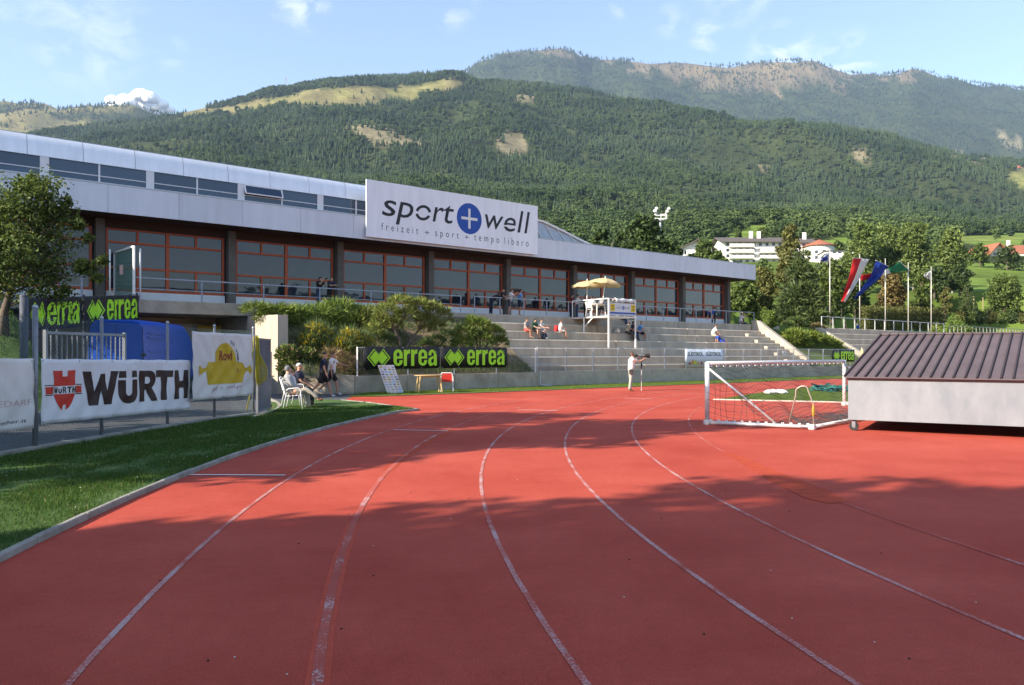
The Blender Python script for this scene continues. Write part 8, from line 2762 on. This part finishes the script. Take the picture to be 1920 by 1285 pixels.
# ------------------------------------------------------------------ notice board, table and red chair on the grass strip
n0, n1 = at(727, 738.5), at(757, 737.5)
nbd = (n1 - n0); nbd.z = 0; nw = nbd.length; nbd.normalize()
nbn = Vector((-nbd.y, nbd.x, 0))
tilt_ = 0.30
board = thing("notice_board", n0, "white board with many small sponsor prints leaning against the concrete wall", "board")
def nbf(x, y, off):
    lean_x = -0.22 * y
    return n0 + nbd * (x + lean_x) + nbn * (y * tilt_ - off) + Vector((0, 0, y * 0.97))
nh = 1.22
m = MB(); m.hexa([nbf(0, 0, 0), nbf(nw, 0, 0), nbf(nw, 0, -.03), nbf(0, 0, -.03), nbf(0, nh, 0), nbf(nw, nh, 0), nbf(nw, nh, -.03), nbf(0, nh, -.03)])
m.build("panel", M("board_white", (0.66, 0.63, 0.60), 0.6, 0.05, 4), board)
rb = random.Random(4)
pcs = [M("spot_gold", (0.48, 0.33, 0.03), 0.6), M("spot_slate", (0.13, 0.13, 0.17), 0.6), M("spot_blue", (0.25, 0.38, 0.62), 0.6), M("spot_pink", (0.58, 0.38, 0.38), 0.6), M("spot_grey", (0.34, 0.34, 0.37), 0.6)]
for r_ in range(11):
    for c in range(4):
        x0 = nw * (0.05 + c * .24) + rb.uniform(-.01, .02); y0 = nh * (0.03 + r_ * .088)
        ww, hh = nw * rb.uniform(.13, .20), nh * rb.uniform(.035, .055)
        mt_ = pcs[rb.choice([0, 1, 1, 2, 3, 3, 4, 4])] if (r_ * 4 + c) % 5 else pcs[0]
        print_on("sponsor_print", shape_mesh(rect(x0, y0, x0 + ww, y0 + hh)), nbf, mt_, board, 0.004)
tp = at(804, 737)
wood_lt = M("wood_light", (0.50, 0.33, 0.15), 0.6, 0.15, 4)
simple_table("wooden_table", "light wooden oval table on the grass strip before the wall", Vector((tp.x, tp.y + .1, 0.02)), 1.28, 0.75, 0.74, wood_lt, M("wood_yellow", (0.62, 0.42, 0.16), 0.6, 0.1, 4), 0.35)
cp = at(838, 735)
rc = thing("red_chair", Vector((cp.x, cp.y, 0.02)), "white framed garden chair with red woven seat and back", "chair", rz=math.pi / 2 + 0.05)
def rcp(name, m, mat):
    me = m.mesh(name); me.materials.append(mat); o = bpy.data.objects.new(name, me); o.parent = rc; COL.objects.link(o); return o
for y in (-.27, .27):
    m = MB(); m.tube([(.27, y, 0), (.22, y, .42), (.21, y, .62), (.10, y, .65), (-.18, y, .62)], .017, 7); rcp("front_leg", m, white_paint)
    m = MB(); m.tube([(-.27, y * .95, 0), (-.20, y * .95, .42), (-.26, y * .88, .78)], .017, 7); rcp("rear_leg", m, white_paint)
m = MB(); m.tube([(-.26, -.237, .78), (-.27, -.2, .815), (-.27, .2, .815), (-.26, .237, .78)], .017, 7); rcp("top_rail", m, white_paint)
red_pl = M("red_plastic", (0.62, 0.03, 0.02), 0.45, 0.08, 9)
for i in range(12):
    y = -.21 + i * .038
    m = MB(); m.beam((-.20, y, .43), (-.262, y, .79), .033, .010); rcp("back_strap", m, red_pl)
    m = MB(); m.beam((-.20, y, .42), (.24, y, .44), .033, .010); rcp("seat_strap", m, red_pl)

# ------------------------------------------------------------------ goal lying on its face
gA, gB = at(1326, 797), at(1523, 806)
gdir = Vector((0.67, 0.742, 0)).normalized()
gL = 9.0
gC, gD = gA + gdir * gL, gB + gdir * gL
alu = M("goal_aluminium", (0.72, 0.70, 0.67), 0.38, 0.06, 6, metal=0.25)
goal = thing("football_goal", gA, "aluminium football goal tipped over on its face on the red surface", "goal")
GH = 1.46
z_ = Vector((0, 0, 1))
def gbeam(name, a, b, w_=0.086, mat=None): MB().tube([a, b], w_ / 2, 12).build(name, mat or alu, goal, smooth=True)
lift = z_ * 0.058
gbeam("goal_post", gA + lift, gB + lift)
gbeam("goal_post", gC + lift, gD + lift)
gbeam("crossbar", gB + lift, gD + lift)
gbeam("rear_upright", gA + z_ * 0.0, gA + z_ * GH, 0.11)
gbeam("rear_upright", gC + z_ * 0.0, gC + z_ * GH, 0.11)
gbeam("ground_bar", gA + z_ * (GH - .03), gC + z_ * (GH - .03), 0.09)
gbeam("stay", gA + z_ * (GH - .12), gA.lerp(gB, .67) + z_ * .10, 0.05)
gbeam("stay", gC + z_ * (GH - .12), gC.lerp(gD, .67) + z_ * .10, 0.05)
for q in (gA, gB, gC, gD):
    MB().box((q.x, q.y, 0.058), (0.135, 0.135, 0.115), rz=0.75).build("corner_joint", alu, goal, bevel=0.015)
# bent tube bow
bow = MB(); q0, q1 = gA.lerp(gB, .74) + gdir * .25, gA.lerp(gB, .97) + gdir * .25
pts = [q0 + z_ * .02, q0.lerp(q1, .30) + z_ * .72] + [q0.lerp(q1, .52 + .30 * math.sin(R(-50 + i * 20)) * .9) + z_ * (.80 + .14 * math.cos(R(-70 + i * 20))) for i in range(8)] + [q1 + z_ * .55, q1 + z_ * .02]
bow.tube(pts, 0.016, 7); bow.build("net_bow", M("bow_tube", (0.42, 0.34, 0.28), 0.4, metal=0.5), goal, smooth=True)
knot = MB(); knot.lathe(q1 + z_ * .42, [(.02, -.14), (.035, -.05), (.03, .04), (.015, .12)], 7); knot.build("yellow_strap", M("strap_yellow", (0.36, 0.22, 0.02), 0.6), goal)
# net: hanging from the high bar and lying loose on the ground
net = MB()
rn = random.Random(6)
def net_pt(s, t):
    """s along the goal, t from the high bar (0) down and forwards to the ground bar (1)"""
    base = gA.lerp(gB, 0) + gdir * gL * s
    fwd = (gB - gA)
    sag = 0.95 * math.sin(math.pi * t) * (1 - 0.35 * abs(2 * s - 1))
    z = max(0.05, (GH - .05) * (1 - t) - sag * 0.62 + 0.06 * math.sin(s * 31 + t * 7))
    return base + fwd * (t * 0.97) + z_ * z + gdir * 0.06 * math.sin(t * 11 + s * 17)
ns, nt_ = 54, 20
P = [[net_pt(i / ns, j / nt_) for j in range(nt_ + 1)] for i in range(ns + 1)]
for i in range(ns + 1):
    for j in range(nt_):
        net.beam(P[i][j], P[i][j + 1], 0.0065, 0.0065)
for j in range(nt_ + 1):
    for i in range(ns):
        net.beam(P[i][j], P[i + 1][j], 0.0065, 0.0065)
# side net at the near end
for i in range(1, 15):
    a = gA.lerp(gB, i / 15)
    zt_ = max(0.25, (GH - .08) * (1 - i / 15) - .05)
    pts = [a + z_ * .1 + gdir * .05 * math.sin(i), a + z_ * (zt_ * .5) + gdir * .10 * math.sin(i * 1.7), a + z_ * zt_]
    for p_, q_ in zip(pts, pts[1:]): net.beam(p_, q_, 0.006, 0.006)
for j in range(1, 9):
    zz = GH * j / 9.5
    L_ = 1 - zz / GH
    pr_ = None
    for i in range(11):
        q = gA.lerp(gB, L_ * i / 10) + z_ * (zz - .14 * math.sin(math.pi * i / 10)) + gdir * .06 * math.sin(i * .9 + j)
        if pr_ is not None: net.beam(pr_, q, 0.006, 0.006)
        pr_ = q
# heap of loose cord on the ground
for i in range(38):
    q = gB.lerp(gA, rn.uniform(.0, .35)) + gdir * rn.uniform(.3, 4.5) + z_ * rn.uniform(.01, .10)
    d_ = Vector((rn.uniform(-.6, .6), rn.uniform(-.6, .6), rn.uniform(-.04, .10)))
    net.tube([q, q + d_ * .5 + z_ * rn.uniform(0, .12), q + d_], 0.005, 4, cap=False)
o = net.build("net", M("net_cord", (0.035, 0.055, 0.06), 0.8), goal); o["kind"] = "stuff"
for i in range(26):
    q = gA + gdir * gL * (i + .5) / 26 + z_ * (GH - .03)
    MB().box(q - z_ * .05, (0.05, 0.05, 0.07), rz=.75).build("net_clip", white_paint, goal)
    if i < 13:
        q = gA.lerp(gB, (i + .5) / 13) + z_ * .118
        MB().box(q, (0.05, 0.03, 0.03)).build("net_clip", white_paint, goal)

# things lying on the infield
ip = at(1443, 738.5)
wbag = thing("plastic_bag", ip, "crumpled white plastic bag on the infield grass", "bag")
m = MB()
for i in range(5): m.lathe(ip + Vector((rn.uniform(-.5, .5), rn.uniform(-.2, .2), 0.0)), [(.18, .01), (.24, .07), (.14, .15), (.03, .19)], 7)
o = m.build("folds", c_white, wbag); o["kind"] = "stuff"
gp_ = at(1577, 734)
heap = thing("net_heap", gp_, "dark teal heap of netting on the infield beside the goal post", "net")
m = MB()
for i in range(70):
    q = gp_ + Vector((rn.uniform(-1.0, 1.2), rn.uniform(-.6, .6), rn.uniform(.0, .25)))
    m.tube([q, q + Vector((rn.uniform(-.4, .4), rn.uniform(-.3, .3), rn.uniform(-.05, .15))), q + Vector((rn.uniform(-.7, .7), rn.uniform(-.3, .3), -.02))], 0.035, 5, cap=False)
o = m.build("mesh_folds", M("net_teal", (0.02, 0.13, 0.12), 0.8), heap); o["kind"] = "stuff"

# folded parasols beside the far banner
for i, (px, lb) in enumerate(((1619, "folded cream parasol nearest the far black banner"), (1633, "folded cream parasol in the middle of three"), (1642, "folded cream parasol nearest the dark ribbed roof"))):
    q = W(u_at(px, 28.6 + .25 * i), 28.6 + .25 * i, 0.0)
    t = thing("folded_parasol", q, lb, "parasol", "folded parasols by the wall")
    top = q + Vector((-.12 + .05 * i, 0, 2.12))
    MB().tube([q, top], 0.022, 7).build("pole", white_paint, t)
    m = MB()
    pr2 = [(.04, 2.10), (.10, 1.85), (.20, 1.3), (.30, .75), (.27, .62)]
    vs = []
    for r_, z in pr2:
        for k in range(12):
            a = 2 * math.pi * k / 12; rr_ = r_ * (1 if k % 2 else .68)
            c = q.lerp(top, z / 2.12); vs.append((c.x + rr_ * math.cos(a), c.y + rr_ * math.sin(a), z))
    m.add(vs, [(j * 12 + k, j * 12 + (k + 1) % 12, (j + 1) * 12 + (k + 1) % 12, (j + 1) * 12 + k) for j in range(4) for k in range(12)])
    m.build("folded_canopy", canvas, t)

# ------------------------------------------------------------------ mat cover with ribbed roof
e0 = at(1597, 808)                     # wheel at the near left corner
bx_d = Vector((0.85, -0.53, 0)).normalized()       # along the front
bx_n = Vector((0.53, 0.85, 0)).normalized()        # away from the camera
B0 = Vector((e0.x - 0.07, e0.y + 0.02, 0))
LB, DB = 6.2, 4.7
ZB0, ZB1, ZRG = 0.24, 1.17, 2.09
def bp3(x, y, z): 
    p = B0 + bx_d * x + bx_n * y
    return Vector((p.x, p.y, z))
cover = thing("mat_cover", B0, "long wheeled metal cover with dark ribbed roof standing on the red surface", "cover")
sheet = M("galvanised_sheet", (0.195, 0.216, 0.240), 0.45, 0.16, 2.2, metal=0.3, col2=(0.29, 0.305, 0.325), streak=(1, 1, 0.5), detail=9, bump=0.12, bscale=3.0)
nb_ = sheet.node_tree
for i in range(1):
    a, b = 0.0, LB
    m = MB(); m.hexa([bp3(a, 0, ZB0), bp3(b, 0, ZB0), bp3(b, .03, ZB0), bp3(a, .03, ZB0), bp3(a, 0, ZB1), bp3(b, 0, ZB1), bp3(b, .03, ZB1), bp3(a, .03, ZB1)]); m.build("side_panel", sheet, cover)
    m = MB(); m.hexa([bp3(a, DB - .03, ZB0), bp3(b, DB - .03, ZB0), bp3(b, DB, ZB0), bp3(a, DB, ZB0), bp3(a, DB - .03, ZB1), bp3(b, DB - .03, ZB1), bp3(b, DB, ZB1), bp3(a, DB, ZB1)]); m.build("side_panel", sheet, cover)
for x in (0.0, LB - .034):
    m = MB(); m.hexa([bp3(x, .032, ZB0), bp3(x + .03, .032, ZB0), bp3(x + .03, DB - .032, ZB0), bp3(x, DB - .032, ZB0), bp3(x, .032, ZB1), bp3(x + .03, .032, ZB1), bp3(x + .03, DB - .032, ZB1), bp3(x, DB - .032, ZB1)]); m.build("end_panel", sheet, cover)
for y in (-.012, DB):
    m = MB(); m.hexa([bp3(-.02, y, ZB1 - .075), bp3(LB, y, ZB1 - .075), bp3(LB, y + .012, ZB1 - .075), bp3(-.02, y + .012, ZB1 - .075), bp3(-.02, y, ZB1), bp3(LB, y, ZB1), bp3(LB, y + .012, ZB1), bp3(-.02, y + .012, ZB1)]); m.build("eaves_strip", M("eaves_grey", (0.20, 0.195, 0.19), 0.6), cover)
roofm = M("cover_roof", (0.085, 0.062, 0.066), 0.55, 0.10, 2, col2=(0.115, 0.088, 0.092))
ribm = M("cover_rib", (0.045, 0.030, 0.030), 0.5, 0.1, 4)
RGY = DB / 2
hipx = 0.38
npan = 31
for side_ in (0, 1):
    for i in range(npan):
        a, b = -0.06 + (LB + .1) * i / npan, -0.06 + (LB + .1) * (i + 1) / npan
        ra = hipx + (LB - .02 - hipx) * i / npan; rb_ = hipx + (LB - .02 - hipx) * (i + 1) / npan
        ye = -0.10 if side_ == 0 else DB + .10
        E0, E1, R0_, R1_ = bp3(a, ye, ZB1 - .03), bp3(b, ye, ZB1 - .03), bp3(ra, RGY, ZRG), bp3(rb_, RGY, ZRG)
        up_ = z_ * 0.02
        order = [E0, E1, R1_, R0_] if side_ == 0 else [E1, E0, R0_, R1_]
        m = MB(); m.hexa(order + [p + up_ for p in order]); m.build("roof_panel", roofm, cover)
        m = MB(); m.beam(E0 + z_ * .035, R0_ + z_ * .035, 0.032, 0.05); m.build("roof_rib", ribm, cover)
m = MB(); m.add([bp3(-.06, -.10, ZB1 - .03), bp3(-.06, DB + .10, ZB1 - .03), bp3(hipx, RGY, ZRG)], [(0, 1, 2)]); o = m.build("gable_sheet", roofm, cover); sm_ = o.modifiers.new("thick", "SOLIDIFY"); sm_.thickness = .02
m = MB(); m.beam(bp3(hipx, RGY, ZRG + .03), bp3(LB, RGY, ZRG + .03), .12, .03); m.build("ridge_cap", roofm, cover)
for x in (0.10, LB - .2):
    for y in (0.12, DB - .15):
        c = bp3(x, y, 0.095)
        wm = MB(); wm.tube([c - bx_n * .028, c + bx_n * .028], 0.095, 14); wo = wm.build("wheel", black_rubber, cover)
        wm = MB(); wm.tube([c - bx_n * .034, c + bx_n * .034], 0.035, 8); wm.build("hub", galv, wo)
        fm = MB(); fm.beam(c + bx_n * .042 - z_ * .01, c + bx_n * .042 + z_ * .13, .02, .07, up=bx_d); fm.beam(c - bx_n * .042 - z_ * .01, c - bx_n * .042 + z_ * .13, .02, .07, up=bx_d); fm.box(c + z_ * .137, (.13, .13, .016), rz=math.atan2(bx_d.y, bx_d.x)); fo = fm.build("caster_fork", steel_grey, cover)
        fo["kind"] = "stuff"
m = MB(); m.beam(bp3(.1, .25, ZB0 + .02), bp3(LB, .25, ZB0 + .02), .06, .06); m.build("base_rail", galv, cover)
m = MB(); m.beam(bp3(.1, DB - .25, ZB0 + .02), bp3(LB, DB - .25, ZB0 + .02), .06, .06); m.build("base_rail", galv, cover)

# ------------------------------------------------------------------ specks on the track
sp_m = MB()
for px, py in ((497, 932), (1705, 1236), (1240, 972), (1360, 920), (1653, 1038), (880, 935), (1010, 905), (560, 1020), (700, 1080), (1480, 960), (300, 1090), (1180, 1050), (640, 1180), (390, 1240), (1320, 1190), (1070, 870), (1410, 835), (770, 925)):
    p_ = at(px, py)
    sp_m.lathe(p_, [(.006, .001), (.009, .004), (.004, .008)], 5)
o = sp_m.build("track_litter", M("litter_dark", (0.03, 0.02, 0.015), 0.8)); o["kind"] = "stuff"
sp_m = MB()
for px, py in ((700, 1024), (440, 1233), (1640, 1205), (1445, 1070), (845, 973), (1485, 1160), (538, 1265), (970, 900), (1075, 838), (660, 965), (1170, 1120), (1830, 1130)):
    p_ = at(px, py)
    sp_m.lathe(p_, [(.005, .001), (.007, .003), (.003, .005)], 5)
o = sp_m.build("pale_litter", M("litter_pale", (0.6, 0.58, 0.55), 0.8)); o["kind"] = "stuff"

# freeze the grown bodies and clothes into plain meshes
bpy.context.view_layer.update()
dgr = bpy.context.evaluated_depsgraph_get()
done = [(o, bpy.data.meshes.new_from_object(o.evaluated_get(dgr))) for o in SKINNED]
for o, me in done:
    o.modifiers.clear()
    o.data = me
    if len(me.polygons): me.polygons.foreach_set("use_smooth", [True] * len(me.polygons))
for o in bpy.data.objects:
    if "_hand" in o: del o["_hand"]
